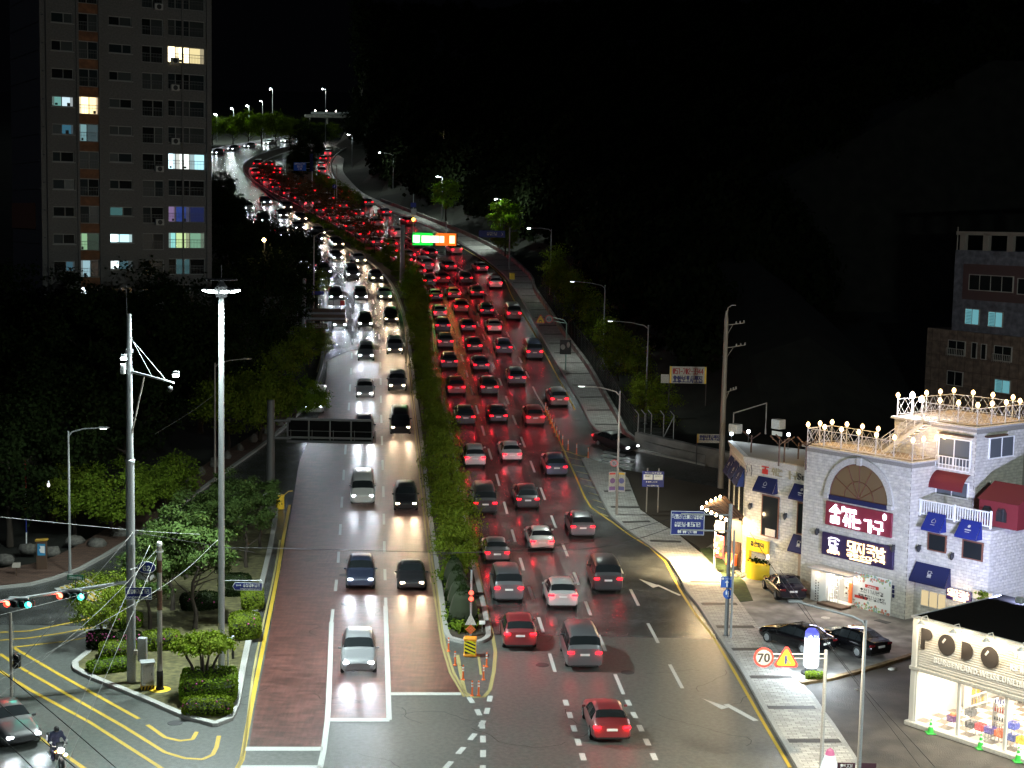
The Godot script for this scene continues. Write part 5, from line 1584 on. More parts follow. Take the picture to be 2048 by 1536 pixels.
# ---------------------------------------------------------------- right side of the road
func build_right_road() -> void:
	# low wall along the foot of the slope
	var foot := smooth(flat(WALL_FOOT.slice(0, 12)))
	var b := MB.new()
	for piece in Geometry2D.offset_polyline(foot, 0.16, Geometry2D.JOIN_ROUND, Geometry2D.END_BUTT): slab(b, piece, 0.75, 0.4)
	one("retaining_wall", b, M.concrete, "low stained concrete wall along the foot of the wooded slope beside the pavement", "wall")
	foot = flat([[1420, 920], [1500, 935], [1600, 955]])
	b = MB.new()
	for piece in Geometry2D.offset_polyline(flat([[1272, 893], [1412, 925], [1520, 948], [1640, 972]]), 0.25, Geometry2D.JOIN_ROUND, Geometry2D.END_BUTT): slab(b, piece, 1.35, 0.4)
	one("concrete_wall", b, M.concrete, "taller weathered concrete wall along the far side of the side street", "wall")
	# fence panels on the slope: posts with bent tops, wires between
	var fence := thing("slope_fence", "dark wire fence with posts along the top of the slope's low wall", "fence")
	var line := smooth(flat(WALL_FOOT.slice(1, 8)))
	var run := 2.0
	var wires := MB.new()
	var last := Vector3()
	while run < 78.0:
		var p := along(line, run)
		var q := on(p.x + 0.7, -p.y, 0.2)
		part(fence, "post", MB.new().tube([Vector3(), Vector3(0, 2.0, 0), Vector3(-0.25, 2.35, 0)], 0.035, 5), M.dark_metal, q)
		if run > 2.0:
			for k in 7: wires.tube([last + Vector3.UP * (0.3 + k * 0.3), q + Vector3.UP * (0.3 + k * 0.3)], 0.012, 4, false)
		last = q
		run += 2.5
	part(fence, "wire_mesh", wires, M.dark_metal)
	var g := G(1275, 893)
	var t := thing("gate_fence", "grey steel fence with bent braced posts at the corner of the side street", "fence", g)
	for k in [[0.0, 0.0], [0.6, 0.05], [1.2, 0.1], [2.3, 0.3], [3.2, 0.5]]:
		part(t, "post", MB.new().tube([Vector3(k[0], 0.5, k[1]), Vector3(k[0], 3.0, k[1]), Vector3(k[0] - 0.35, 3.4, k[1])], 0.05, 6), M.galv)
	part(t, "brace", MB.new().tube([Vector3(2.2, 0.7, 0.35), Vector3(3.2, 2.9, 0.5)], 0.045, 6), M.galv)
	b = MB.new()
	for k in 8: b.tube([Vector3(0, 0.7 + k * 0.33, 0), Vector3(3.2, 0.7 + k * 0.33, 0.5)], 0.015, 4)
	part(t, "rails", b, M.dark_metal)
	# lamps
	street_lamp(1233, 1032, 782, Vector2(-62, -10), -22.0, "pale shielded street lamp with two hanging banners by the lane divider", M.pale_post)
	for k in [[1291, 848, 650, -64, -8, "dark shielded street lamp on the slope nearest the phone-number banner"], [1206, 728, 570, -56, -7, "dark shielded street lamp on the slope above the tunnel warning sign"]]:
		street_lamp(k[0], k[1], k[2], Vector2(k[3], k[4]), -9.0, k[5], M.paint_grey, "dark lamps along the slope")
	street_lamp(1100, 590, 458, Vector2(-38, -2), 2.0, "dim street lamp on the slope just right of the unlit blue sign", M.paint_grey)
	for k in [[1000, 500, 398, -5, 0, 24.0, "lit street lamp above the pale green tree at the bend"], [884, 440, 355, -6, -2, 22.0, "lit street lamp above the small bright tree on the slope"], [786, 388, 309, -24, -4, 10.0, "lit street lamp on a bare arm over the dark slope"], [704, 335, 271, -5, -2, 8.0, "small lit street lamp at the top of the exit ramp"], [651, 262, 178, -4, 0, 20.0, "tall lit street lamp highest at the top of the hill"]]:
		street_lamp(k[0], k[1], k[2], Vector2(k[3], k[4]), k[5], k[6], M.paint_grey, "", 0.0 if k[1] > 280 else 420.0)
	street_lamp(673, 420, 330, Vector2(-16, 0), 0, "pale unlit lamp post on the island beside the ramp", M.pale_post)
	var at := G(670, 372)
	t = thing("round_sign", "small blue round sign on the ramp island's lamp post", "sign", W(669, 373, 300))
	part(t, "disc", MB.new().lathe([[0.001, 0], [0.42, 0], [0.42, 0.05], [0.001, 0.06]], 18, Transform3D(Basis(Vector3.RIGHT, PI / 2), Vector3())), M.blue_sign)
	part(t, "arrow", MB.new().box(Vector3(0, 0, 0.08), Vector3(0.08, 0.45, 0.02), Basis(Vector3.BACK, -0.5)), M.white)
	part(t, "post", MB.new().cyl(Vector3(0, -2.4, -0.03), Vector3(0, 0.5, -0.03), 0.05), M.galv)
	# lit variable-message sign on its post
	g = G(804, 575)
	var h := tall(g, 805, 450)
	t = thing("message_sign_gantry", "grey post with an arm carrying a glowing green and orange message board", "gantry", g)
	cylinder_post(t, h, 0.3, M.paint_grey)
	var z := -g.z
	for y in [468.0, 486.0]: part(t, "arm", MB.new().tube([Vector3(0, tall(g, 806, y), 0), W(830, y, z) - g], 0.1, 7), M.dark_metal)
	var c0 := W(824, 467, z) - g
	var c1 := W(913, 490, z) - g
	var mid := (c0 + c1) / 2
	part(t, "board", MB.new().bev(mid + Vector3(0, 0, -0.2), Vector3(c1.x - c0.x + 0.2, c0.y - c1.y + 0.15, 0.4), 0.05), M.black)
	var wide := c1.x - c0.x
	for k in [[0.1, 0.15, Color(0.35, 1, 0.4), 1.0, 1.1], [0.32, 0.2, Color(0.8, 1, 0.55), 0.9, 0.95], [0.52, 0.17, Color(1, 0.95, 0.55), 0.9, 0.95], [0.67, 0.1, Color(1, 0.85, 0.4), 0.8, 0.95], [0.9, 0.12, Color(1, 0.62, 0.25), 0.9, 1.1]]:
		var q := Vector3(c0.x + wide * k[0], mid.y, 0.03)
		var m := MB.new().bev(q, Vector3(wide * k[1], k[4], 0.06), 0.02)
		part(t, "display_panel", m, glow(k[2], k[3]))
	part(t, "display_panel", MB.new().box(mid + Vector3(-wide * 0.26, 0, 0.02), Vector3(wide * 0.46, 1.75, 0.04)), glow(Color(0.01, 0.9, 0.06), 0.3))
	part(t, "display_panel", MB.new().box(mid + Vector3(wide * 0.26, 0, 0.02), Vector3(wide * 0.46, 1.75, 0.04)), glow(Color(1, 0.16, 0.01), 0.3))
	spot(t, Vector3(c0.x + wide * 0.25, mid.y, 0.3), Vector3(0, -0.5, 1), Color(0.1, 1, 0.2), 5.0, 70, 0.8)
	spot(t, Vector3(c0.x + wide * 0.8, mid.y, 0.3), Vector3(0, -0.5, 1), Color(1, 0.3, 0.05), 2.5, 70, 0.8)
	# amber beacon cluster behind it
	g = G(826, 470)
	t = thing("beacon_post", "post with a blue sign, pale panel and amber beacon beyond the message board", "sign", g)
	part(t, "post", MB.new().cyl(Vector3(), Vector3(0, tall(g, 824, 388), 0), 0.07), M.galv)
	part(t, "blue_board", MB.new().bev(Vector3(0, tall(g, 824, 410), 0.08), Vector3(1.0, 0.85, 0.06), 0.02), M.blue_sign)
	part(t, "pale_panel", MB.new().bev(Vector3(0.05, tall(g, 824, 424), 0.08), Vector3(0.95, 1.2, 0.06), 0.02), M.galv)
	part(t, "beacon_lens", MB.new().ball(Vector3(0.05, tall(g, 824, 439), 0.15), Vector3(0.3, 0.3, 0.2), 10), glow(Color(1, 0.55, 0.05), 3.0))
	lamp(t, Vector3(0.05, tall(g, 824, 439), 0.15), Color(1, 0.55, 0.05), 4.0, 0.2)
	g = G(892, 500)
	t = thing("thin_post", "thin post with a small round mirror right of the message board", "post", g)
	part(t, "post", MB.new().cyl(Vector3(), Vector3(0, tall(g, 890, 446), 0), 0.06), M.galv)
	part(t, "mirror", MB.new().ball(Vector3(0, tall(g, 890, 446), 0), Vector3(0.3, 0.3, 0.1), 12), M.pale_post)
	# dark blue sign board at the bend
	g = G(1018, 540)
	t = thing("exit_sign", "unlit blue exit board with an arrow on the slope right of the pale tree", "sign", g)
	part(t, "post", MB.new().cyl(Vector3(), Vector3(0, tall(g, 1020, 455), 0), 0.12), M.paint_grey)
	at = W(984, 468, -g.z) - g
	part(t, "board", MB.new().bev(at, Vector3(4.1, 1.05, 0.1), 0.03), M.blue_sign)
	b = MB.new()
	letters(b, "송정터널", Transform3D(Basis(), at + Vector3(0, 0.05, 0.055)), 0.5, 1.6)
	b.prism(PackedVector2Array([Vector2(1.45, 0.3), Vector2(1.7, 0), Vector2(1.45, -0.3), Vector2(1.6, 0)]), 0.01, Transform3D(Basis(), at + Vector3(0, 0, 0.052)))
	part(t, "lettering", b, M.off_white)
	g = G(1024, 560)
	t = thing("yellow_box", "small yellow sand box standing on the pavement at the bend", "box", g)
	part(t, "box", MB.new().bev(Vector3(0, 0.5, 0), Vector3(0.8, 0.9, 0.6), 0.08), M.yellow)
	part(t, "lid", MB.new().bev(Vector3(0, 1.0, 0), Vector3(0.9, 0.16, 0.7), 0.05), mat(Color(0.5, 0.36, 0.05), 0.6))
	# height-limit and tunnel warning signs
	g = G(1131, 742)
	h = tall(g, 1131, 640)
	t = thing("warning_sign_post", "green post with a tunnel warning triangle and a height limit disc over the pavement", "sign", g)
	z = -g.z
	var p0 := W(1100, 634, z) - g
	part(t, "post", MB.new().tube([Vector3(), Vector3(0, h - 0.4, 0), Vector3(-0.3, h, 0), p0], [0.08, 0.07, 0.06, 0.05], 8), mat(Color(0.2, 0.34, 0.3), 0.5))
	part(t, "rail", MB.new().tube([Vector3(-0.1, h - 0.35, 0), p0 + Vector3(0, -0.35, 0)], 0.045, 7), mat(Color(0.2, 0.34, 0.3), 0.5))
	p0 = W(1098, 638, z) - g
	disc_sign(t, p0 + Vector3(0, 0, 0.07), 0.45, "4.5", 0.26)
	p0 = W(1081, 639, z) - g
	tri_sign(t, p0 + Vector3(0, 0, 0.09), 1.05)
	var tun := MB.new()
	tun.prism(PackedVector2Array([Vector2(-0.17, 0), Vector2(-0.17, 0.18), Vector2(-0.1, 0.28), Vector2(0.1, 0.28), Vector2(0.17, 0.18), Vector2(0.17, 0), Vector2(0.1, 0), Vector2(0.1, 0.16), Vector2(-0.1, 0.16), Vector2(-0.1, 0)]), 0.01, Transform3D(Basis(), p0 + Vector3(0, -0.32, 0.125)))
	part(t, "tunnel_symbol", tun, M.black)
	at = W(1131, 694, z) - g
	part(t, "dark_banner", MB.new().box(at + Vector3(0, 0, 0.1), Vector3(1.25, 1.6, 0.03)), M.black)
	part(t, "banner_print", MB.new().ball(at + Vector3(-0.3, 0, 0.13), Vector3(0.26, 0.3, 0.02), 10).ball(at + Vector3(0.3, 0.25, 0.13), Vector3(0.18, 0.34, 0.02), 10), M.off_white)
	# flexible posts between the lanes
	var names := ["nearest the side street", "second from the side street", "third from the side street", "fourth from the side street", "fifth from the side street", "sixth from the side street", "seventh from the side street", "eighth from the side street", "ninth from the side street", "tenth from the side street", "eleventh from the side street", "farthest up the lane"]
	var spots := [[1176, 916], [1153, 908], [1136, 900], [1125, 890], [1118, 881], [1113, 873], [1108, 865], [1104, 856], [1100, 848], [1097, 840], [1094, 832], [1091, 824]]
	for i in 12: delineator(G(spots[i][0], spots[i][1]), "orange flexible post between the main lanes and exit lane, %s" % names[i], "flexible posts beside the exit lane", 0.95)
	names = ["nearest the message board", "second from the message board", "third from the message board", "fourth from the message board", "fifth from the message board", "sixth from the message board", "seventh from the message board", "eighth from the message board", "ninth from the message board", "farthest uphill"]
	for i in 10: delineator(G(800 - i * 7.6, 462 - i * 4.4), "pale flexible post between ramp and road uphill, %s" % names[i], "flexible posts uphill between ramp and road", 1.0)
	# trees on the slope
	for k in [[1010, 505, 1.15, "lantern", "pale green tree lit by the street lamp at the bend"], [892, 448, 1.1, "lantern", "small bright tree lit on the slope above the message board"], [1010, 520, 0.7, "broad", "green tree hanging over the pavement behind the exit sign"]]:
		plant(k[3], "slope_tree", G(k[0], k[1]) + Vector3(0, 0.6, 0), k[2], k[4])
	for k in [[1105, 620, 0.8, "ivy-like bush on the slope by the first bend of the pavement"], [1130, 655, 0.9, "tall green bush behind the fence above the warning signs"], [1165, 690, 0.8, "green bush on the slope behind the warning signs"], [1190, 735, 0.7, "low bush on the slope right of the warning signs"], [1215, 775, 0.8, "green bush between the two dark slope lamps"], [1245, 800, 0.8, "bush below the nearest dark slope lamp"], [1260, 850, 0.6, "low bush by the grey corner fence"], [1090, 590, 0.9, "green bush at the bend under the dim lamp"], [1300, 870, 0.7, "low bush inside the corner fence"]]:
		var gg := G(k[0], k[1])
		plant("slim", "slope_bush", gg + Vector3(1.2, 0.7, 0), k[2] * 1.5, k[3], "bush")
	var mm := MultiMesh.new()
	mm.transform_format = MultiMesh.TRANSFORM_3D
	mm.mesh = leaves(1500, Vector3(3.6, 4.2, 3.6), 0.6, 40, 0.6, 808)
	var xf := []
	var r := RandomNumberGenerator.new()
	r.seed = 19
	for i in 9000:
		var x := r.randf_range(-60, 190)
		var zz := r.randf_range(122, 520)
		var hh := hill(x, zz)
		if i % 3 and hh > 12.0: continue
		if hh < 1.6 or (x > 20 and zz < 190): continue
		xf.append(Transform3D(Basis(Vector3.UP, r.randf() * TAU).scaled(Vector3(1, r.randf_range(0.9, 1.4), 1) * r.randf_range(0.7, 1.3)), Vector3(x, hz(zz) + hh + 3.6, -zz)))
		if xf.size() > 1900: break
	mm.instance_count = xf.size()
	for i in xf.size(): mm.set_instance_transform(i, xf[i])
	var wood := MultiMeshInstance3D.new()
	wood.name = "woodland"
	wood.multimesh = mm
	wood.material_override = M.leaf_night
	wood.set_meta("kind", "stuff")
	wood.set_meta("label", "dark unlit woodland covering the slope right of the road")
	add_child(wood)
	# no-right-turn sign and banners on the pale lamp
	z = -G(1233, 1032).z
	at = W(1228, 926, z - 0.2)
	t = thing("no_turn_sign", "round red-rimmed no right turn sign on the pale lamp post", "sign", at)
	disc_sign(t, Vector3(0, 0, 0.06), 0.28, "", 0.2)
	part(t, "arrow", MB.new().tube([Vector3(-0.07, -0.14, 0.1), Vector3(-0.07, 0.08, 0.1), Vector3(0.1, 0.08, 0.1)], 0.025, 5).box(Vector3(0, 0, 0.1), Vector3(0.04, 0.45, 0.01), Basis(Vector3.BACK, 0.8)), M.black)
	for k in [[1226, -1, "left banner with purple print hung on the pale lamp post", Color(0.2, 0.1, 0.25)], [1241, 1, "right banner with blue print hung on the pale lamp post", Color(0.12, 0.12, 0.3)]]:
		at = W(k[0] + k[1] * 1.5, 964, z)
		t = thing("post_banner", k[2], "banner", at, "", k[1] * -0.35)
		part(t, "cloth", MB.new().bev(Vector3(), Vector3(0.62, 1.55, 0.02), 0.005), M.off_white)
		part(t, "print", MB.new().lathe([[0.001, 0], [0.22, 0.0], [0.22, 0.01], [0.001, 0.012]], 14, Transform3D(Basis(Vector3.RIGHT, PI / 2), Vector3(0.02, 0.1, 0.012))).box(Vector3(0, -0.5, 0.015), Vector3(0.5, 0.3, 0.008)), mat(k[3], 0.6))
		part(t, "title", MB.new().box(Vector3(0, 0.66, 0.015), Vector3(0.5, 0.14, 0.008)), M.red if k[1] < 0 else M.yellow)
		part(t, "rod", MB.new().tube([Vector3(-0.31 * k[1] - 0.1 * k[1], 0.78, 0), Vector3(0.33 * k[1], 0.78, 0)], 0.015, 5), M.galv)
	# blue board on two legs
	g = G(1298, 1027)
	var g2 := G(1318, 1030)
	t = thing("notice_board", "blue and white roadside board standing on two pale legs in the gravel", "sign", g)
	at = W(1306, 958, -g.z) - g
	for x in [-0.45, 0.45]: part(t, "leg", MB.new().cyl(Vector3(at.x + x, 0, 0), Vector3(at.x + x, at.y + 0.85, 0), 0.05), M.pale_post)
	part(t, "board", MB.new().bev(at + Vector3(0, 0, 0.07), Vector3(1.72, 1.25, 0.04), 0.015), M.blue_sign)
	for x in [-0.4, 0.4]: part(t, "white_panel", MB.new().bev(at + Vector3(x, 0.16, 0.095), Vector3(0.72, 0.42, 0.02), 0.04), M.white)
	b = MB.new()
	letters(b, "부산시립화장장", Transform3D(Basis(), at + Vector3(0, 0.5, 0.09)), 0.14, 1.3)
	letters(b, "이용안내전화", Transform3D(Basis(), at + Vector3(-0.1, -0.22, 0.09)), 0.1, 0.9)
	letters(b, "부산광역시청", Transform3D(Basis(), at + Vector3(0, -0.52, 0.09)), 0.1, 0.9)
	part(t, "lettering", b, M.white)
	b = MB.new()
	letters(b, "출발지", Transform3D(Basis(), at + Vector3(-0.4, 0.24, 0.106)), 0.13, 0.5)
	letters(b, "도착지", Transform3D(Basis(), at + Vector3(0.4, 0.24, 0.106)), 0.13, 0.5)
	part(t, "panel_lettering", b, M.black)
	# lorry restriction board on its pole
	g = G(1452, 1275)
	h = tall(g, 1452, 1008)
	t = thing("restriction_sign", "pole with a large blue lorry-restriction board reaching left in front of the lit entrance", "sign", g)
	cylinder_post(t, h, 0.11, M.galv)
	z = -g.z
	at = W(1375, 1046, z + 0.3) - g
	part(t, "arm", MB.new().tube([Vector3(0.1, tall(g, 1450, 1062), 0), Vector3(at.x - 0.4, tall(g, 1450, 1062), -0.1)], 0.05, 7), M.galv)
	part(t, "arm", MB.new().tube([Vector3(0.1, tall(g, 1450, 1030), 0), Vector3(at.x - 0.4, tall(g, 1450, 1030), -0.1)], 0.05, 7), M.galv)
	part(t, "board", MB.new().bev(at, Vector3(1.96, 1.42, 0.05), 0.02), M.blue_sign)
	b = MB.new()
	letters(b, "트레일러(콘테이너)통행제한", Transform3D(Basis(), at + Vector3(0, 0.38, 0.026)), 0.27, 1.8, 0.065)
	letters(b, "송정터널-미포6거리", Transform3D(Basis(), at + Vector3(0, -0.08, 0.026)), 0.27, 1.5, 0.075)
	letters(b, "00:00-24:00", Transform3D(Basis(), at + Vector3(0, -0.5, 0.026)), 0.22, 1.1, 0.08)
	part(t, "lettering", b, M.white)
	b = MB.new()
	for k in [[0, 0.68, 1.9, 0.025], [0, -0.68, 1.9, 0.025], [-0.95, 0, 0.025, 1.38], [0.95, 0, 0.025, 1.38]]: b.box(at + Vector3(k[0], k[1], 0.027), Vector3(k[2], k[3], 0.008))
	part(t, "border", b, M.white)
	at = W(1454, 1164, z - 0.15)
	t = thing("straight_on_sign", "square blue sign with a white upward arrow on the restriction pole", "sign", at)
	part(t, "board", MB.new().bev(Vector3(), Vector3(0.72, 0.66, 0.03), 0.01), mat(Color(0.01, 0.09, 0.45), 0.45))
	b = MB.new().box(Vector3(0, -0.16, 0.02), Vector3(0.07, 0.26, 0.01)).prism(PackedVector2Array([Vector2(-0.12, -0.04), Vector2(0.12, -0.04), Vector2(0, 0.12)]), 0.012, Transform3D(Basis(), Vector3(0, 0, 0.015)))
	b.lathe([[0.001, 0], [0.07, 0], [0.07, 0.01], [0.001, 0.011]], 12, Transform3D(Basis(Vector3.RIGHT, PI / 2), Vector3(-0.24, 0.2, 0.015)))
	letters(b, "자전거도로", Transform3D(Basis(), Vector3(0.1, 0.2, 0.015)), 0.1, 0.42)
	part(t, "symbols", b, M.white)
	at = W(1456, 1188, z - 0.16)
	t = thing("shared_path_sign", "round blue sign of walkers and a bicycle below the arrow sign", "sign", at)
	part(t, "disc", MB.new().lathe([[0.001, 0], [0.29, 0], [0.29, 0.02], [0.001, 0.021]], 22, Transform3D(Basis(Vector3.RIGHT, PI / 2), Vector3())), mat(Color(0.01, 0.09, 0.45), 0.45))
	b = MB.new()
	for k in [[-0.1, 0.08, 1.0], [0.02, 0.04, 0.8]]:
		b.ball(Vector3(k[0], k[1] + 0.1, 0.028), Vector3(0.03, 0.03, 0.01), 8)
		b.prism(PackedVector2Array([Vector2(-0.045, 0.06), Vector2(0.045, 0.06), Vector2(0.03, -0.12), Vector2(-0.03, -0.12)]), 0.012, Transform3D(Basis().scaled(Vector3.ONE * k[2]), Vector3(k[0], k[1], 0.02)))
	for x in [0.02, 0.18]: b.tube([Vector3(x - 0.05, -0.12, 0.03), Vector3(x, -0.07, 0.03), Vector3(x + 0.05, -0.12, 0.03), Vector3(x, -0.17, 0.03), Vector3(x - 0.05, -0.12, 0.03)], 0.012, 4)
	part(t, "symbols", b, M.white)
	g = G(1461, 1280)
	t = thing("thin_pole", "thinner bare pole just right of the restriction pole", "pole", g)
	part(t, "pole", MB.new().lathe([[0.14, 0], [0.07, 0.15], [0.06, tall(g, 1461, 1060)]], 10), M.galv)
	# utility pole and banners by the side street
	g = G(1441, 978)
	h = tall(g, 1446, 610)
	t = thing("utility_pole", "tall concrete utility pole with cross arms at the corner of the restaurant", "pole", g)
	z = -g.z
	part(t, "pole", MB.new().lathe([[0.26, 0], [0.23, h * 0.4], [0.17, h * 0.92], [0.08, h * 0.97]], 12), M.pale_post)
	part(t, "hook", MB.new().tube([Vector3(0.05, h * 0.95, 0), Vector3(0.1, h * 0.985, 0), Vector3(0.4, h, 0), Vector3(0.75, h, 0)], 0.05, 6), M.pale_post)
	for k in [[650, 1488, 646], [696, 1490, 690], [786, 1472, 778]]:
		part(t, "cross_arm", MB.new().tube([Vector3(0, tall(g, 1445, k[0]), 0), W(k[1], k[2], z) - g], 0.045, 6).tube([Vector3(0.05, tall(g, 1445, k[0] + 22), 0), (W((k[1] + 1445) / 2.0, (k[0] + k[2]) / 2.0, z) - g)], 0.03, 5), M.pale_post)
		for j in 3:
			var q := (W(k[1], k[2], z) - g).lerp(Vector3(0, tall(g, 1445, k[0]), 0), j * 0.22)
			part(t, "insulator", MB.new().lathe([[0.05, 0], [0.08, 0.05], [0.05, 0.1], [0.08, 0.15], [0.03, 0.22]], 8, Transform3D(Basis(), q)), M.off_white)
	for k in [[1376, 750, 74, 34, "white banner with a red phone number hung on the dark slope", 134.0, true], [1419, 877, 50, 18, "white recruiting banner leaning by the utility pole above the side street", 129.0, false]]:
		at = W(k[0], k[1], k[5])
		t = thing("banner", k[4], "banner", at)
		var w: float = k[2] * k[5] / F
		var hh: float = k[3] * k[5] / F
		part(t, "cloth", MB.new().bev(Vector3(), Vector3(w, hh, 0.03), 0.01), M.off_white)
		b = MB.new()
		for s in [-1, 1]: b.box(Vector3(s * w * 0.47, 0, 0.02), Vector3(w * 0.05, hh, 0.01))
		part(t, "yellow_edges", b, M.yellow)
		b = MB.new()
		letters(b, "요양보호사모집", Transform3D(Basis(), Vector3(0, -hh * (0.26 if k[6] else -0.08), 0.018)), hh * (0.38 if k[6] else 0.55), w * 0.8, 0.14)
		part(t, "lettering", b, mat(Color(0.03, 0.03, 0.14), 0.6))
		if k[6]:
			b = MB.new()
			letters(b, "051-702-3344", Transform3D(Basis(), Vector3(0, hh * 0.22, 0.018)), hh * 0.36, w * 0.82, 0.13)
			part(t, "numerals", b, mat(Color(0.3, 0.02, 0.03), 0.6))
			part(t, "side_board", MB.new().box(Vector3(-w * 0.62, -hh * 0.25, -0.05), Vector3(w * 0.22, hh * 0.52, 0.03)), M.off_white)
		for s in [-1, 1]: part(t, "stake", MB.new().cyl(Vector3(s * w * 0.5, -hh * 0.5 - 2.0, -0.05), Vector3(s * w * 0.5, hh * 0.55, -0.05), 0.04), M.dark_metal)

func disc_sign(t: Node3D, at: Vector3, r: float, text: String, size: float) -> void:
	var xf := Transform3D(Basis(Vector3.RIGHT, PI / 2), at)
	part(t, "red_ring", MB.new().lathe([[0.001, 0], [r, 0], [r, 0.025], [0.001, 0.026]], 26, xf), M.red)
	part(t, "white_disc", MB.new().lathe([[r * 0.78, 0.026], [r * 0.78, 0.034], [0.001, 0.036]], 26, xf), M.paint_grey)
	if text: part(t, "numerals", latin(text, size, 0.012, "Droid Sans", true), M.black, at + Vector3(0, -0.01, 0.045))

func tri_sign(t: Node3D, at: Vector3, s: float) -> void:
	var o := PackedVector2Array()
	for i in 3:
		var c := Vector2(cos(PI / 2 + TAU * i / 3), sin(PI / 2 + TAU * i / 3))
		for k in [-0.12, 0.12]: o.append((c + Vector2(-c.y, c.x) * k * 0.9) * s * 0.57 - Vector2(0, s * 0.05))
	part(t, "red_triangle", MB.new().prism(o, 0.02, Transform3D(Basis(), at)), M.red)
	part(t, "yellow_triangle", MB.new().prism(Transform2D(0, Vector2(0.76, 0.76), 0, Vector2(0, -s * 0.012)) * o, 0.01, Transform3D(Basis(), at + Vector3(0, 0, 0.021))), M.yellow)

# ---------------------------------------------------------------- the tiled restaurant
func at_px(t: Node3D, px: float, py: float, axis: int, value: float) -> Vector3:   # where that sight line meets a plane of the building
	var inv := t.transform.affine_inverse()
	var d := inv.basis * ray(px, py)
	var o := inv * EYE
	return o + d * ((value - o[axis]) / d[axis])

func tiles_on(xf: Array, x0: float, x1: float, y0: float, y1: float, plane: Transform3D, w := 0.36, h := 0.19) -> void:
	var rows := int((y1 - y0) / h)
	for r in rows:
		var x := x0 + (w * 0.5 if r % 2 else 0.0)
		while x < x1 - 0.05:
			var e := minf(x + w, x1)
			xf.append(plane * Transform3D(Basis().scaled(Vector3((e - x - 0.016) / 0.36, 1, 1)), Vector3((x + e) / 2, y0 + (r + 0.5) * h, 0)))
			x = e
		if r % 2: xf.append(plane * Transform3D(Basis().scaled(Vector3((w * 0.5 - 0.016) / 0.36, 1, 1)), Vector3(x0 + w * 0.25, y0 + (r + 0.5) * h, 0)))

func tile_mass(t: Node3D, xf: Array, m: Material) -> void:
	var mm := MultiMesh.new()
	mm.transform_format = MultiMesh.TRANSFORM_3D
	mm.use_colors = true
	mm.mesh = MB.new().bev(Vector3(), Vector3(0.36, 0.174, 0.03), 0.007).done()
	mm.instance_count = xf.size()
	for i in xf.size():
		mm.set_instance_transform(i, xf[i])
		var k := rng.randf_range(0.86, 1.0)
		mm.set_instance_color(i, Color(k, k * 0.99, k * rng.randf_range(0.94, 0.99)))
	var o := MultiMeshInstance3D.new()
	o.name = "wall_tiles"
	o.multimesh = mm
	o.material_override = m
	o.set_meta("kind", "stuff")
	t.add_child(o, true)

func awning(t: Node3D, a: Vector3, w: float, h: float, out: float, m: Material, emblem: int, turn := 0.0) -> void:   # a: top left on the wall
	var o := Node3D.new()
	o.name = "awning"
	t.add_child(o, true)
	o.position = a
	o.rotation.y = turn
	var b := MB.new()
	b.quad(Vector3(-0.06, -h, out), Vector3(w + 0.06, -h, out), Vector3(w, 0, 0.06), Vector3(0, 0, 0.06))
	b.quad(Vector3(-0.06, -h - 0.12, out), Vector3(w + 0.06, -h - 0.12, out), Vector3(w + 0.06, -h, out), Vector3(-0.06, -h, out))
	b.tri(Vector3(0, 0, 0.06), Vector3(-0.06, -h - 0.12, 0.02), Vector3(-0.06, -h - 0.12, out))
	b.tri(Vector3(w, 0, 0.06), Vector3(w + 0.06, -h - 0.12, out), Vector3(w + 0.06, -h - 0.12, 0.02))
	part(o, "canvas", b, m)
	part(o, "front_bar", MB.new().cyl(Vector3(-0.06, -h - 0.1, out - 0.02), Vector3(w + 0.06, -h - 0.1, out - 0.02), 0.02, 0.02, 6), M.dark_metal)
	var e := MB.new()
	var tilt := Basis(Vector3.RIGHT, -atan2(out - 0.06, h))
	var xf := Transform3D(tilt, Vector3(w / 2, -h * 0.5, (out + 0.06) / 2 + 0.012))
	if emblem == 1: letters(e, "담", xf, 0.34)
	elif emblem == 2:
		e.lathe([[0.001, 0], [0.1, 0], [0.1, 0.01], [0.001, 0.012]], 12, xf * Transform3D(Basis(Vector3.RIGHT, PI / 2), Vector3(0, 0.16, 0)))
		e.box(xf * Vector3(0, -0.08, 0), Vector3(0.42, 0.07, 0.012), tilt)
	else:
		e.tube([xf * Vector3(-0.12, -0.08, 0), xf * Vector3(-0.13, 0.06, 0), xf * Vector3(0, 0.18, 0), xf * Vector3(0.13, 0.06, 0), xf * Vector3(0.12, -0.08, 0), xf * Vector3(-0.12, -0.08, 0)], 0.018, 4)
	e.box(xf * Vector3(0, -0.22, 0), Vector3(0.3, 0.035, 0.012), tilt)
	part(o, "emblem", e, M.off_white)

func window_box(t: Node3D, a: Vector3, b: Vector3, panes: int, frame: Material, glass: Material, axis := 0, called := "window") -> MeshInstance3D:   # corners on the wall, z outwards
	var mid := (a + b) / 2
	var w := absf(b.x - a.x) if axis == 0 else absf(b.z - a.z)
	var h := absf(a.y - b.y)
	var f := MB.new()
	for s in [-1, 1]:
		f.box(Vector3(0, s * (h / 2 - 0.035), 0), Vector3(w, 0.07, 0.12)); f.box(Vector3(s * (w / 2 - 0.035), 0, 0), Vector3(0.07, h - 0.14, 0.12))
	for k in range(1, panes): f.box(Vector3(-w / 2 + w * k / panes, 0, 0), Vector3(0.06, h - 0.14, 0.11))
	var o := part(t, called, f, frame, mid)
	if axis == 2: o.rotation.y = PI / 2
	for k in panes: part(o, "pane", MB.new().box(Vector3(-w / 2 + w * (k + 0.5) / panes, 0, -0.0), Vector3(w / panes - 0.06, h - 0.14, 0.05)), glass)
	return o

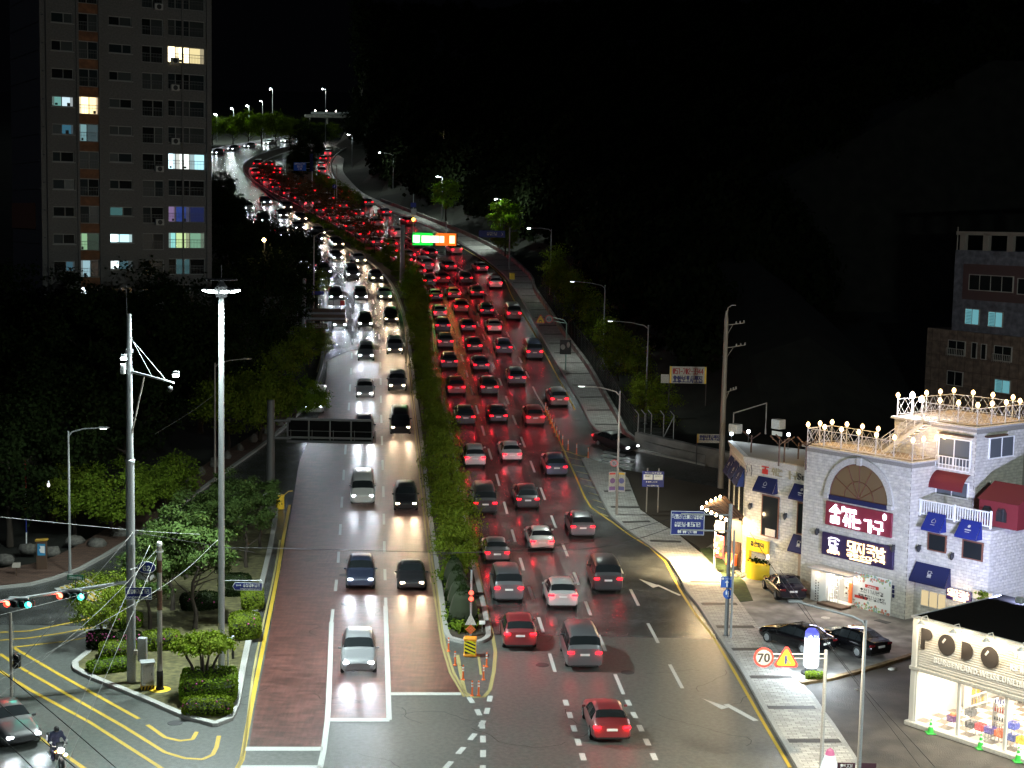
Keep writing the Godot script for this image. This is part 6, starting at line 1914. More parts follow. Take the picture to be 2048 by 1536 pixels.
func sign_text(t: Node3D, text: String, at: Vector3, size: float, wide: float, bold: float, m: Material) -> void:     # each glowing letter is a piece of its own
	var n := text.length()
	for i in n:
		var b := MB.new()
		letters(b, text[i], Transform3D(Basis(), at + Vector3(wide * ((i + 0.5) / n - 0.5), 0, 0)), size, wide / n * 0.86, bold, 0.06)
		part(t, "sign_letter", b, m)

func railing(label: String, t: Node3D, pts: Array, open: Array, h := 1.15) -> void:
	var o := thing("terrace_railing", label, "railing", t.position)
	o.basis = t.basis
	var rails := MB.new()
	var lat := MB.new()
	for i in pts.size() - 1:
		var a: Vector3 = pts[i]
		var b: Vector3 = pts[i + 1]
		if i in open: continue
		rails.tube([a + Vector3.UP * (h - 0.08), b + Vector3.UP * (h - 0.08)], 0.025, 5)
		rails.tube([a + Vector3.UP * 0.12, b + Vector3.UP * 0.12], 0.02, 5)
		for k in [[0.0, 0.12, 0.5, 1.05], [0.5, 0.12, 1.0, 1.05], [0.0, 0.6, 0.28, 1.05], [0.5, 1.05, 0.75, 0.58], [0.0, 1.05, 0.5, 0.12], [0.5, 1.05, 1.0, 0.12], [0.22, 0.12, 0.36, 0.4], [0.72, 0.12, 1.0, 0.62]]:
			lat.tube([a.lerp(b, k[0]) + Vector3.UP * k[1], a.lerp(b, k[2]) + Vector3.UP * k[3]], 0.014, 4, false)
	part(o, "rails", rails, M.off_white)
	part(o, "lattice", lat, M.off_white)
	var warm := Color(1.0, 0.66, 0.3)
	for p in pts:
		var q := part(o, "post", MB.new().cyl(Vector3(), Vector3(0, h, 0), 0.04, 0.035, 7), M.off_white, p)
		part(q, "bulb", MB.new().lathe([[0.03, 0], [0.1, 0.06], [0.125, 0.17], [0.07, 0.29], [0.001, 0.33]], 10, Transform3D(Basis(), Vector3(0, h, 0))), M.lamp_warm)
		lamp(q, Vector3(0, h + 0.15, 0), warm, 0.42, 0.1)

var quarter := Basis()

func build_restaurant() -> void:
	var ux := Vector3(0.62, 0, 0.785).normalized()
	quarter = Basis(ux, Vector3.UP, ux.cross(Vector3.UP))
	var t := thing("restaurant_building", "white tiled restaurant with roof terraces, an arched window and glowing signs", "building", Vector3(19.0, 0.1, -95.8))
	t.basis = quarter
	var wall_mat := mat(Color(0.34, 0.32, 0.28), 0.8, 0, M.fine, 0.5)
	var tile_mat := mat(Color(0.8, 0.77, 0.7), 0.5, 0, M.fine, 0.12)
	tile_mat.vertex_color_use_as_albedo = true
	var W_ := at_px(t, 1816, 1100, 2, 0).x
	var H := at_px(t, 1720, 911, 2, 0).y
	var d := 2.5
	var HW := at_px(t, 1900, 1012, 2, -0.8).y - 0.9       # terrace floor over the side wing
	var xr := at_px(t, 1980, 1100, 2, -0.8).x
	var HU := at_px(t, 1900, 851, 2, -d).y
	var xu0 := at_px(t, 1790, 835, 2, -d).x
	var xu1 := at_px(t, 1954, 860, 2, -d).x
	var la := at_px(t, 1489, 1000, 2, -0.6).x             # left end of the low wing
	var HL := at_px(t, 1560, 925, 2, -0.6).y
	var inv := quarter.inverse()
	var back := inv * Vector3(0.0, 0, -7.6)               # the left wall runs straight away from the road
	var wall := MB.new()
	wall.box(Vector3(W_ / 2, H / 2, -4), Vector3(W_, H, 8))
	wall.box(Vector3((W_ + xr) / 2, HW / 2, -4.8), Vector3(xr - W_, HW, 8))
	wall.box(Vector3((xu0 + xu1) / 2, HU / 2 + 1, -d - 3.1), Vector3(xu1 - xu0, HU - 2, 6.2))
	var foot := PackedVector2Array([Vector2(la, 0.6), Vector2(0.0, 0.6), Vector2(0.0, 8), Vector2(la + back.x, 0.6 - back.z + 0.0)])
	wall.prism(foot, HL, Transform3D(Basis(Vector3.RIGHT, -PI / 2), Vector3()))
	part(t, "wall", wall, wall_mat)
	var xf := []
	tiles_on(xf, 0.0, W_, 0.0, H - 0.1, Transform3D())
	tiles_on(xf, 0.0, d, 0.0, H - 0.1, Transform3D(Basis(Vector3.UP, PI / 2), Vector3(W_, 0, 0)))
	tiles_on(xf, W_ + 0.02, xr, 0.0, HW - 0.05, Transform3D(Basis(), Vector3(0, 0, -0.8)))
	tiles_on(xf, 0.0, 6.0, 0.0, HW - 0.05, Transform3D(Basis(Vector3.UP, PI / 2), Vector3(xr, 0, -0.8)))
	tiles_on(xf, xu0, xu1, H * 0.6, HU - 0.2, Transform3D(Basis(), Vector3(0, 0, -d)))
	tiles_on(xf, 0.0, 5.0, HW, HU - 0.2, Transform3D(Basis(Vector3.UP, PI / 2), Vector3(xu1, 0, -d)))
	tiles_on(xf, la, 0.0, 0.0, HL - 0.2, Transform3D(Basis(), Vector3(0, 0, -0.6)))
	var side := Vector3(back.x, 0, back.z).normalized()
	tiles_on(xf, 0.0, 7.4, 0.0, HL - 0.2, Transform3D(Basis(-side, Vector3.UP, (-side).cross(Vector3.UP)), Vector3(la, 0, -0.6) + side * 7.5))
	tile_mass(t, xf, tile_mat)
	# copings
	var cop := MB.new()
	cop.bev(Vector3(W_ / 2, H + 0.06, -d / 2 + 0.05), Vector3(W_ + 0.3, 0.14, d + 0.3), 0.03)
	cop.bev(Vector3((xu0 + xu1) / 2, HU + 0.06, -d - 3.0), Vector3(xu1 - xu0 + 0.3, 0.14, 6.5), 0.03)
	for k in 3: cop.box(Vector3(la * 0.5, HL - 0.05 - k * 0.14, -0.55), Vector3(-la + 0.1, 0.13, 0.34 - k * 0.09))
	for k in 3: cop.box(Vector3(la, HL - 0.05 - k * 0.14, -0.6) + side * 3.7 , Vector3(0.34 - k * 0.09, 0.13, 7.5), Basis(side.cross(Vector3.UP), Vector3.UP, -side))
	part(t, "coping", cop, M.off_white)
	part(t, "terrace_floor", MB.new().box(Vector3(W_ / 2, H + 0.15, -d / 2), Vector3(W_ - 0.1, 0.04, d - 0.1)), mat(Color(0.4, 0.33, 0.24), 0.8, 0, M.cloudy, 0.4))
	# arched window
	var aw := at_px(t, 1661, 988, 2, 0)
	var ae := at_px(t, 1778, 1010, 2, 0)
	var top := at_px(t, 1719, 928, 2, 0).y
	var cx := (aw.x + ae.x) / 2
	var r := (ae.x - aw.x) / 2
	var by := aw.y
	var ry := top - by
	var arch := func(k: float, n: int) -> PackedVector2Array:
		var o := PackedVector2Array()
		for i in n + 1: o.append(Vector2(cx + cos(PI * i / n) * r * k, by + sin(PI * i / n) * ry * k))
		return o
	var outer: PackedVector2Array = arch.call(1.17, 24)
	var inner: PackedVector2Array = arch.call(1.0, 24)
	inner.reverse()
	outer.append_array(inner)
	var win := part(t, "arched_window", MB.new().prism(outer, 0.16), M.off_white)
	part(win, "keystone", MB.new().bev(Vector3(cx, by + ry * 1.08, 0.12), Vector3(0.4, 0.5, 0.24), 0.04), M.off_white)
	var glass: PackedVector2Array = arch.call(1.0, 24)
	part(win, "pane", MB.new().prism(glass, 0.05), glow(Color(0.62, 0.36, 0.09), 0.035))
	var bars := MB.new()
	for a in [0.0, 0.18, 0.36, 0.5, 0.64, 0.82, 1.0]: bars.tube([Vector3(cx, by, 0.08), Vector3(cx + cos(PI * a) * r, by + sin(PI * a) * ry, 0.08)], 0.03, 5)
	for k in [0.5, 0.98]:
		var ring := []
		for p in arch.call(k, 20): ring.append(Vector3(p.x, p.y, 0.08))
		bars.tube(ring, 0.03, 5)
	part(win, "glazing_bars", bars, mat(Color(0.1, 0.035, 0.025), 0.6))
	for s in [-1, 1]: part(win, "corbel", MB.new().bev(Vector3(cx + s * r * 1.09, by - 0.1, 0.12), Vector3(0.42, 0.3, 0.26), 0.04), M.off_white)
	part(t, "blue_sill", MB.new().box(Vector3(cx, by - 0.16, 0.1), Vector3(r * 1.98, 0.3, 0.2)), M.navy)
	# main glowing sign
	var a := at_px(t, 1653, 1000, 2, 0.1)
	var b := at_px(t, 1783, 1077, 2, 0.1)
	var c := (a + b) / 2
	var sign_at := t.transform * c
	var s1 := thing("red_sign", "dark red shop sign with glowing white Korean letters below the arched window", "sign", sign_at)
	s1.basis = quarter
	var w := b.x - a.x
	var h := a.y - b.y - 0.05
	part(s1, "board", MB.new().bev(Vector3(), Vector3(w, h, 0.14), 0.02), mat(Color(0.2, 0.015, 0.035), 0.5))
	var cold := glow(Color(0.82, 0.82, 1), 2.0)
	var e := MB.new()
	sign_text(s1, "숨", Vector3(-w * 0.34, 0.02, 0.08), h * 0.72, w * 0.17, 0.12, cold)
	sign_text(s1, "쉬는", Vector3(-w * 0.08, -h * 0.16, 0.08), h * 0.48, w * 0.27, 0.13, cold)
	sign_text(s1, "가구", Vector3(w * 0.25, -h * 0.2, 0.08), h * 0.48, w * 0.29, 0.13, cold)
	part(s1, "lit_drop", e.ball(Vector3(w * 0.4, h * 0.3, 0.1), Vector3(h * 0.1, h * 0.14, 0.05), 10), cold)
	part(s1, "sign_latin", latin("Su:m", h * 0.22, 0.06, "Droid Serif", true), cold, Vector3(-w * 0.13, h * 0.29, 0.11))
	var face := part(s1, "light_face", MB.new().box(Vector3(0, 0, 0.075), Vector3(w * 0.9, h * 0.5, 0.004)), mat(Color(0.2, 0.015, 0.035), 0.5))
	var al := AreaLight3D.new()
	al.name = "light"
	al.area_size = Vector2(w * 0.85, h * 0.7); al.light_energy = 9.0; al.light_color = Color(0.8, 0.82, 1); al.shadow_enabled = true; al.area_range = 40.0
	s1.add_child(al)
	al.position = Vector3(0, 0, 0.3)
	al.rotation.y = PI
	a = at_px(t, 1646, 1062, 2, 0.12)
	b = at_px(t, 1786, 1141, 2, 0.12)
	c = (a + b) / 2
	w = b.x - a.x
	h = a.y - b.y - 0.05
	var s2 := thing("navy_sign", "navy restaurant sign with warm glowing Korean letters above the poster", "sign", t.transform * c)
	s2.basis = quarter
	part(s2, "board", MB.new().bev(Vector3(), Vector3(w, h, 0.18), 0.02), mat(Color(0.02, 0.012, 0.06), 0.5))
	e = MB.new()
	var hot := glow(Color(1.0, 0.6, 0.26), 1.5)
	sign_text(s2, "돼지국밥", Vector3(w * 0.14, h * 0.12, 0.1), h * 0.44, w * 0.54, 0.12, hot)
	sign_text(s2, "곰탕순대수육", Vector3(w * 0.14, -h * 0.24, 0.1), h * 0.16, w * 0.54, 0.13, hot)
	sign_text(s2, "송정담옥", Vector3(-w * 0.32, -h * 0.3, 0.1), h * 0.14, w * 0.18, 0.13, hot)
	part(s2, "lit_bar", e.bev(Vector3(w * 0.06, -h * 0.41, 0.11), Vector3(w * 0.3, h * 0.07, 0.06), 0.02), hot)
	e = MB.new()
	letters(e, "담", Transform3D(Basis(), Vector3(-w * 0.32, 0.0, 0.1)), h * 0.4, w * 0.12, 0.15, 0.06)
	e.tube([Vector3(-w * 0.4, h * 0.26, 0.12), Vector3(-w * 0.36, h * 0.33, 0.12), Vector3(-w * 0.28, h * 0.33, 0.12), Vector3(-w * 0.24, h * 0.26, 0.12)], 0.05, 5)
	part(s2, "sign_emblem", e, glow(Color(0.9, 0.8, 1.0), 0.8))
	al = al.duplicate()
	al.area_size = Vector2(w * 0.6, h * 0.6); al.light_energy = 3.5; al.light_color = Color(1, 0.85, 0.62)
	s2.add_child(al)
	# entrance porch
	a = at_px(t, 1624, 1135, 2, 0.9)
	b = at_px(t, 1651, 1208, 2, 0.9)
	var x0 := a.x
	var x1 := at_px(t, 1706, 1150, 2, 0.4).x
	var hp := a.y
	var porch := MeshInstance3D.new()
	porch = part(t, "porch", MB.new().bev(Vector3((x0 + b.x) / 2, hp / 2, 0.5), Vector3(b.x - x0, hp, 0.9), 0.02), M.white)
	part(porch, "canopy", MB.new().bev(Vector3((x0 + x1) / 2 + 0.1, hp + 0.05, 0.62), Vector3(x1 - x0 + 0.4, 0.12, 1.3), 0.02), M.off_white)
	part(porch, "step", MB.new().bev(Vector3((b.x + x1) / 2, 0.08, 1.1), Vector3(x1 - b.x + 0.3, 0.16, 1.0), 0.02), M.brown)
	part(porch, "doorway_floor", MB.new().box(Vector3((b.x + x1) / 2, 0.17, 0.4), Vector3(x1 - b.x, 0.03, 0.7)), M.white)
	var dr := part(t, "door", MB.new().box(Vector3((b.x + x1) / 2, hp * 0.46, 0.07), Vector3(x1 - b.x, hp * 0.9, 0.06)), glow(Color(1, 0.9, 0.72), 0.16))
	var db := MB.new()
	for k in 4: db.box(Vector3(b.x + 0.15 + k * 0.22, hp * 0.46, 0.7), Vector3(0.035, hp * 0.86, 0.04))
	for k in 7: db.box(Vector3(b.x + 0.48, hp * 0.06 + k * hp * 0.13, 0.7), Vector3(0.7, 0.035, 0.04))
	part(dr, "open_leaf", db, M.white)
	part(dr, "menu_board", MB.new().box(Vector3(b.x + 1.15, hp * 0.52, 0.2), Vector3(0.5, 1.1, 0.03)), M.off_white)
	e = MB.new()
	for k in 5: e.ball(Vector3(b.x + 1.05 + (k % 2) * 0.2, hp * 0.38 + k * 0.18, 0.22), Vector3(0.09, 0.07, 0.01), 7)
	part(dr, "menu_pictures", e, M.brown)
	part(dr, "red_cloth", MB.new().bev(Vector3(x1 - 0.25, hp * 0.42, 0.25), Vector3(0.3, hp * 0.62, 0.06), 0.02), M.orange)
	part(porch, "porch_lamp", MB.new().ball(Vector3(x0 + 0.55, hp - 0.35, 0.99), Vector3(0.14, 0.14, 0.1), 10), M.lamp_warm)
	lamp(porch, Vector3(x0 + 0.55, hp - 0.35, 0.99), Color(1, 0.8, 0.5), 0.35, 0.1)
	lamp(porch, Vector3((b.x + x1) / 2, hp - 0.3, 0.55), Color(1, 0.88, 0.7), 1.1, 0.15)
	part(porch, "ceiling_light", MB.new().ball(Vector3((b.x + x1) / 2, hp - 0.3, 0.55), Vector3(0.12, 0.08, 0.12), 8), M.lamp_warm)
	e = MB.new()
	for k in 8: e.box(Vector3(x0 + 0.42, hp - 0.75 - k * 0.17, 0.955), Vector3(0.07, 0.09, 0.01)).box(Vector3(x0 + 0.62, hp - 0.85 - k * 0.17, 0.955), Vector3(0.06, 0.08, 0.01))
	part(porch, "lettering", e, M.black)
	# poster
	a = at_px(t, 1708, 1142, 2, 0.1)
	b = at_px(t, 1780, 1234, 2, 0.1)
	c = (a + b) / 2
	w = b.x - a.x
	h = a.y - b.y
	var po := thing("poster", "large white opening poster with floral borders beside the lit doorway", "poster", t.transform * c)
	po.basis = quarter
	part(po, "sheet", MB.new().bev(Vector3(), Vector3(w, h, 0.04), 0.01), M.white)
	var r2 := RandomNumberGenerator.new()
	r2.seed = 9
	for k in 3:
		e = MB.new()
		for i in 46:
			var yy := (h * 0.5 - absf(r2.randfn()) * 0.22 - 0.04) * (1 if i % 2 else -1)
			e.lathe([[0.001, 0], [r2.randf_range(0.04, 0.1), 0.004]], 6, Transform3D(Basis(Vector3.RIGHT, PI / 2), Vector3(r2.randf_range(-0.48, 0.48) * w, clampf(yy, -h * 0.47, h * 0.47), 0.022 + k * 0.003)))
		part(po, "flowers", e, [mat(Color(0.3, 0.42, 0.16), 0.6), mat(Color(0.25, 0.4, 0.36), 0.6), mat(Color(0.55, 0.22, 0.16), 0.6)][k])
	part(po, "red_pill", MB.new().bev(Vector3(0, h * 0.18, 0.025), Vector3(w * 0.36, h * 0.09, 0.03), 0.01), M.red)
	part(po, "pill_lettering", latin("OPEN", 0.17, 0.006, "Droid Sans", true), M.white, Vector3(0, h * 0.16, 0.045))
	e = MB.new()
	letters(e, "오전11시변경", Transform3D(Basis(), Vector3(0, h * 0.04, 0.022)), 0.24, w * 0.62, 0.09)
	letters(e, "평일오전11시30분", Transform3D(Basis(), Vector3(0, -h * 0.1, 0.022)), 0.14, w * 0.7, 0.1)
	letters(e, "주말오전10시부터", Transform3D(Basis(), Vector3(0.1, -h * 0.17, 0.022)), 0.14, w * 0.7, 0.1)
	part(po, "lettering", e, M.black)
	part(po, "red_note", MB.new().box(Vector3(-w * 0.28, -h * 0.17, 0.021), Vector3(w * 0.34, 0.18, 0.006)), M.red)
	e = MB.new()
	for k in 3: e.bev(at_px(t, 1786.5, 1174 + k * 9, 2, 0.03), Vector3(0.18, 0.22, 0.03), 0.01)
	part(t, "stickers", e, M.navy)
	# wall lanterns
	for k in [[1638, 1063, 0.0], [1790, 1096, 0.0], [1504, 1012, -0.6], [1574, 1032, -0.6], [1842, 1096, -0.8], [1908, 1112, -0.8]]:
		var q := at_px(t, k[0], k[1], 2, k[2])
		var la_ := part(t, "wall_lantern", MB.new().lathe([[0.05, -0.22], [0.1, -0.15], [0.14, 0.1], [0.02, 0.2], [0.03, 0.26]], 8, Transform3D(Basis(), q + Vector3(0, 0, 0.24))).box(q + Vector3(0, 0.05, 0.1), Vector3(0.05, 0.3, 0.2)), M.dark_metal)
	# low left wing
	var wood := mat(Color(0.16, 0.06, 0.035), 0.6)
	for k in [[1525, 988, 1556, 1078], [1596, 1003, 1628, 1075]]:
		var wn := window_box(t, at_px(t, k[0], k[1], 2, -0.56), at_px(t, k[2], k[3], 2, -0.56), 1, wood, M.glass_dark)
	part(t, "planter_panel", MB.new().box(at_px(t, 1540, 1067, 2, -0.52), Vector3(0.85, 0.6, 0.04)), M.off_white)
	a = at_px(t, 1597, 1108, 2, -0.56)
	b = at_px(t, 1621, 1166, 2, -0.56)
	var sd := part(t, "side_door", MB.new().bev((a + b) / 2, Vector3(b.x - a.x, a.y - b.y, 0.08), 0.02), mat(Color(0.4, 0.3, 0.22), 0.6))
	part(sd, "dark_grille", MB.new().box(Vector3((a.x + b.x) / 2, 0.45, -0.48), Vector3(b.x - a.x, 0.9, 0.1)), M.black)
	part(sd, "sticker", MB.new().box((a + b) / 2 + Vector3(0, -0.1, 0.05), Vector3(0.4, 0.42, 0.012)), M.white)
	for k in [[1518, 951, 1556, 987, 3], [1590, 966, 1628, 1003, 2], [1588, 1067, 1622, 1108, 1]]:
		a = at_px(t, k[0], k[1], 2, -0.55)
		b = at_px(t, k[2], k[3], 2, -0.2)
		awning(t, a, at_px(t, k[2], k[1] + 6, 2, -0.55).x - a.x, a.y - b.y, 0.55, M.navy, k[4])
	for k in 3:
		var base := Vector3(la, HL - 0.9, -0.6) + side * (1.0 + k * 2.3) + side.cross(Vector3.UP) * 0.0
		awning(t, base - side * 0.9 + side * 1.8, 1.7, 1.1, 0.6, mat(Color(0.006, 0.018, 0.085), 0.8), 0, atan2((-side).cross(Vector3.UP).x, (-side).cross(Vector3.UP).z))
		var wp := MB.new().box(Vector3(), Vector3(1.3, 3.0, 0.1))
		var wm := part(t, "side_window", wp, M.glass_dark, Vector3(la, HL - 3.3, -0.6) + side * (1.0 + k * 2.3) + (-side).cross(Vector3.UP) * 0.03)
		wm.basis = Basis(-side, Vector3.UP, (-side).cross(Vector3.UP))
	e = MB.new()
	letters(e, "숨", Transform3D(Basis(), at_px(t, 1531, 936, 2, -0.57)), 0.72, 0.5, 0.16, 0.06)
	part(t, "red_wall_letter", e, M.red)
	e = MB.new()
	letters(e, "쉬는", Transform3D(Basis(), at_px(t, 1555, 943, 2, -0.57)), 0.6, 0.9, 0.12, 0.05)
	letters(e, "가구", Transform3D(Basis(), at_px(t, 1585, 950, 2, -0.57)), 0.6, 0.9, 0.12, 0.05)
	part(t, "wall_letters", e, mat(Color(0.3, 0.26, 0.16), 0.5))
	part(t, "wall_latin", latin("Su:m", 0.42, 0.05, "Droid Serif", true), M.dark_metal, at_px(t, 1612, 956, 2, -0.54))
	e = MB.new()
	for k in 2: e.tube([at_px(t, 1492 + k * 10, 930, 2, -0.5), at_px(t, 1494 + k * 10, 942, 2, -0.35), at_px(t, 1492 + k * 10, 952, 2, -0.5)], 0.025, 5).lathe([[0.12, 0], [0.12, 0.03]], 12, Transform3D(Basis(Vector3.RIGHT, PI / 2), at_px(t, 1497, 926 + k * 14, 2, -0.5)))
	part(t, "iron_bracket", e, M.dark_metal)
	# roof garden over the low wing
	var deck := part(t, "roof_deck", MB.new().box(Vector3(la / 2, HL - 0.5, -4), Vector3(-la - 0.6, 0.2, 6)), M.soil)
	for k in [[1502, 905, 870], [1557, 932, 880], [1596, 918, 885], [1611, 940, 883], [1568, 925, 878]]:
		var q := at_px(t, k[0], k[1], 1, HL)
		var hp2 := at_px(t, k[0], k[2], 2, q.z).y - HL
		var pp := part(t, "pergola_post", MB.new().cyl(q, q + Vector3(0, hp2, 0), 0.06, 0.05, 7).tube([q + Vector3(-0.8, hp2 + 0.2, 0), q + Vector3(0, hp2 - 0.3, 0), q + Vector3(0.8, hp2 + 0.25, 0)], 0.05, 6), M.brown)
	for k in [[1463, 868], [1497, 863], [1577, 869]]:
		var q := at_px(t, k[0], k[1], 2, -5.5)
		part(t, "roof_lamp", MB.new().ball(q, Vector3(0.13, 0.13, 0.13), 9), glow(Color(0.75, 0.9, 1), 9.0))
		lamp(t, q, Color(0.75, 0.9, 1), 0.25, 0.1)
		part(t, "lamp_stem", MB.new().cyl(q - Vector3(0, 1.6, 0), q, 0.03), M.dark_metal)
	part(t, "lit_panel", MB.new().box(at_px(t, 1554, 867, 2, -7), Vector3(0.9, 0.3, 0.1)), glow(Color(0.75, 0.8, 0.7), 0.1))
	var fr := MB.new()
	var f0 := at_px(t, 1466, 868, 2, -8.5)
	var f1 := at_px(t, 1531, 868, 2, -8.5)
	fr.tube([f0, f0 + Vector3(0, 1.6, 0), f1 + Vector3(0, 2.3, 0), f1], 0.06, 6)
	part(t, "roof_frame", fr, M.pale_post)
	for k in [[1471, 857], [1557, 848]]: part(t, "roof_unit", MB.new().bev(at_px(t, k[0], k[1], 2, -8), Vector3(0.8, 0.7, 0.7), 0.04), M.off_white)
	# side wing
	for k in [[1857, 1064, 1892, 1107, 1], [1926, 1078, 1965, 1124, 1]]: window_box(t, at_px(t, k[0], k[1], 2, -0.76), at_px(t, k[2], k[3], 2, -0.76), k[4], wood, M.glass_dark)
	for k in [[1858, 1023, 1893, 1066, 0], [1925, 1037, 1965, 1081, 2], [1834, 1122, 1903, 1178, 1]]:
		a = at_px(t, k[0], k[1], 2, -0.75)
		b = at_px(t, k[2], k[3], 2, -0.1)
		awning(t, a, at_px(t, k[2], k[1] + 8, 2, -0.75).x - a.x, a.y - b.y, 0.65, mat(Color(0.005, 0.016, 0.17), 0.8) if k[4] != 1 else M.navy, k[4])
	window_box(t, at_px(t, 1842, 1176, 2, -0.76), at_px(t, 1893, 1224, 2, -0.76), 3, M.off_white, glow(Color(1, 0.78, 0.42), 0.19), 0, "lit_window")
	window_box(t, at_px(t, 1945, 1176, 2, -0.76), at_px(t, 1986, 1206, 2, -0.76), 1, M.off_white, glow(Color(1, 0.86, 0.6), 0.24), 0, "lit_window")
	part(t, "window_plant", leaves(260, Vector3(0.3, 0.35, 0.1), 0.13, 12, 0.1, 33), M.leaf, at_px(t, 1965, 1190, 2, -0.66)).set_meta("kind", "stuff")
	c = at_px(t, 1918, 1191, 2, -0.7)
	var s3 := thing("lit_sign", "small warm lit sign beside the tiled wing's big blue awning", "sign", t.transform * c)
	s3.basis = quarter
	part(s3, "board", MB.new().bev(Vector3(), Vector3(1.75, 0.7, 0.1), 0.02), mat(Color(0.03, 0.01, 0.08), 0.5))
	e = MB.new()
	sign_text(s3, "돼지국밥", Vector3(0, 0.1, 0.05), 0.42, 1.5, 0.14, glow(Color(1, 0.6, 0.36), 0.9))
	sign_text(s3, "순대곰탕", Vector3(0.1, -0.22, 0.05), 0.18, 0.9, 0.15, glow(Color(1, 0.6, 0.36), 0.9))
	lamp(s3, Vector3(0.2, 0, 0.5), Color(1, 0.75, 0.5), 0.4, 0.2)
	part(s3, "lamp_bulb", MB.new().ball(Vector3(0.2, 0, 0.5), Vector3(0.05, 0.05, 0.05), 6), M.lamp_warm)
	# terrace over the side wing with its white balustrade
	var bl := MB.new()
	bl.bev(Vector3((W_ + xr) / 2, HW + 0.95, -0.8), Vector3(xr - W_, 0.08, 0.1), 0.02).box(Vector3((W_ + xr) / 2, HW + 0.12, -0.8), Vector3(xr - W_, 0.06, 0.08))
	var n := int((xr - W_) / 0.17)
	for i in n: bl.box(Vector3(W_ + 0.1 + i * 0.17, HW + 0.54, -0.8), Vector3(0.05, 0.8, 0.05))
	for k in [0.02, 0.5, 0.99]: bl.bev(Vector3(lerpf(W_ + 0.05, xr, k), HW + 0.52, -0.8), Vector3(0.12, 1.06, 0.12), 0.02)
	part(t, "balustrade", bl, M.white)
	part(t, "terrace_floor", MB.new().box(Vector3((W_ + xr) / 2, HW + 0.03, -1.6), Vector3(xr - W_ - 0.1, 0.06, 1.5)), M.concrete)
	var pl := mat(Color(0.1, 0.11, 0.12), 0.12)
	window_box(t, at_px(t, 1878, 872, 2, -d + 0.05), at_px(t, 1940, 938, 2, -d + 0.05), 2, M.white, pl)
	window_box(t, at_px(t, 1873, 955, 2, -d + 0.05), at_px(t, 1936, 1000, 2, -d + 0.05), 2, M.white, pl)
	bl = MB.new()
	a = at_px(t, 1872, 910, 2, -d + 0.25)
	b = at_px(t, 1938, 945, 2, -d + 0.25)
	for i in 11: bl.box(Vector3(lerpf(a.x, b.x, i / 10.0), (a.y + b.y) / 2, a.z), Vector3(0.035, a.y - b.y, 0.035))
	bl.box(Vector3((a.x + b.x) / 2, a.y, a.z), Vector3(b.x - a.x, 0.05, 0.05)).box(Vector3((a.x + b.x) / 2, b.y, a.z), Vector3(b.x - a.x, 0.05, 0.05))
	part(t, "balcony_rail", bl, M.white)
	a = at_px(t, 1867, 938, 2, -d + 0.03)
	w = at_px(t, 1942, 948, 2, -d + 0.03).x - a.x
	var rd := MB.new()
	for i in 8:
		var t0 := PI / 2 * i / 8
		var t1 := PI / 2 * (i + 1) / 8
		rd.quad(Vector3(0, -sin(t1) * 0.2 - 0.8 * (1 - cos(t1)), 0.8 * sin(t1)), Vector3(w, -sin(t1) * 0.2 - 0.8 * (1 - cos(t1)), 0.8 * sin(t1)), Vector3(w, -sin(t0) * 0.2 - 0.8 * (1 - cos(t0)), 0.8 * sin(t0)), Vector3(0, -sin(t0) * 0.2 - 0.8 * (1 - cos(t0)), 0.8 * sin(t0)))
	part(t, "red_awning", rd, M.awning_red, a)
	window_box(t, at_px(t, 1979, 876, 0, xu1 + 0.04), at_px(t, 2026, 912, 0, xu1 + 0.04), 2, M.white, pl, 2)
	part(t, "eave_shade", MB.new().box(Vector3(xu1 - 1.3, HU - 0.5, -d + 0.15), Vector3(2.3, 0.1, 0.3)).box(Vector3(xu1 + 0.15, HU - 0.5, -d - 1.8), Vector3(0.3, 0.1, 2.0)), M.brown)
	# marquee tent on the terrace
	var tent := thing("marquee_tent", "red marquee tent with arched clear windows on the tiled wing's terrace", "tent", t.transform * Vector3(xr - 1.2, HW + 0.05, -2.6))
	tent.basis = quarter
	part(tent, "roof", MB.new().prism(PackedVector2Array([Vector2(-1.7, 1.5), Vector2(1.7, 1.5), Vector2(0, 2.4)]), 2.8, Transform3D(Basis(Vector3.UP, PI / 2), Vector3(-0.2, 0, -0.4))), M.awning_red)
	part(tent, "wall", MB.new().box(Vector3(1.2, 0.75, -0.4), Vector3(2.6, 1.5, 3.2)), M.awning_red)
	for k in 2: part(tent, "clear_window", MB.new().prism(PackedVector2Array([Vector2(-0.35, 0), Vector2(0.35, 0), Vector2(0.35, 0.55), Vector2(0.2, 0.8), Vector2(-0.2, 0.8), Vector2(-0.35, 0.55)]), 0.03, Transform3D(Basis(), Vector3(0.5 + k * 0.95, 0.35, 1.22))), M.glass_dark)
	# stairs between the terraces
	var st := MB.new()
	var q0 := Vector3(at_px(t, 1770, 908, 2, -d + 0.8).x, H + 0.1, -d + 0.75)
	var q1 := Vector3(at_px(t, 1852, 848, 2, -d + 0.8).x, HU, -d + 0.75)
	for s in [-0.42, 0.42]: st.box((q0 + q1) / 2 + Vector3(0, 0, s), Vector3(q0.distance_to(q1), 0.22, 0.05), Basis(Vector3.BACK, atan2(q1.y - q0.y, q1.x - q0.x)))
	for i in 11: st.box(q0.lerp(q1, (i + 0.5) / 11.0), Vector3(0.3, 0.04, 0.84))
	for s in [-0.42, 0.42]:
		for k in [0.5, 0.75, 1.0]: st.tube([q0 + Vector3(0, k, s), q1 + Vector3(0, k, s)], 0.02, 5)
		for i in 6: st.cyl(q0.lerp(q1, i / 5.0) + Vector3(0, 0, s), q0.lerp(q1, i / 5.0) + Vector3(0, 1.0, s), 0.018, 0.018, 5)
	part(t, "staircase", st, M.off_white)
	# railings with their lamps
	var pts := []
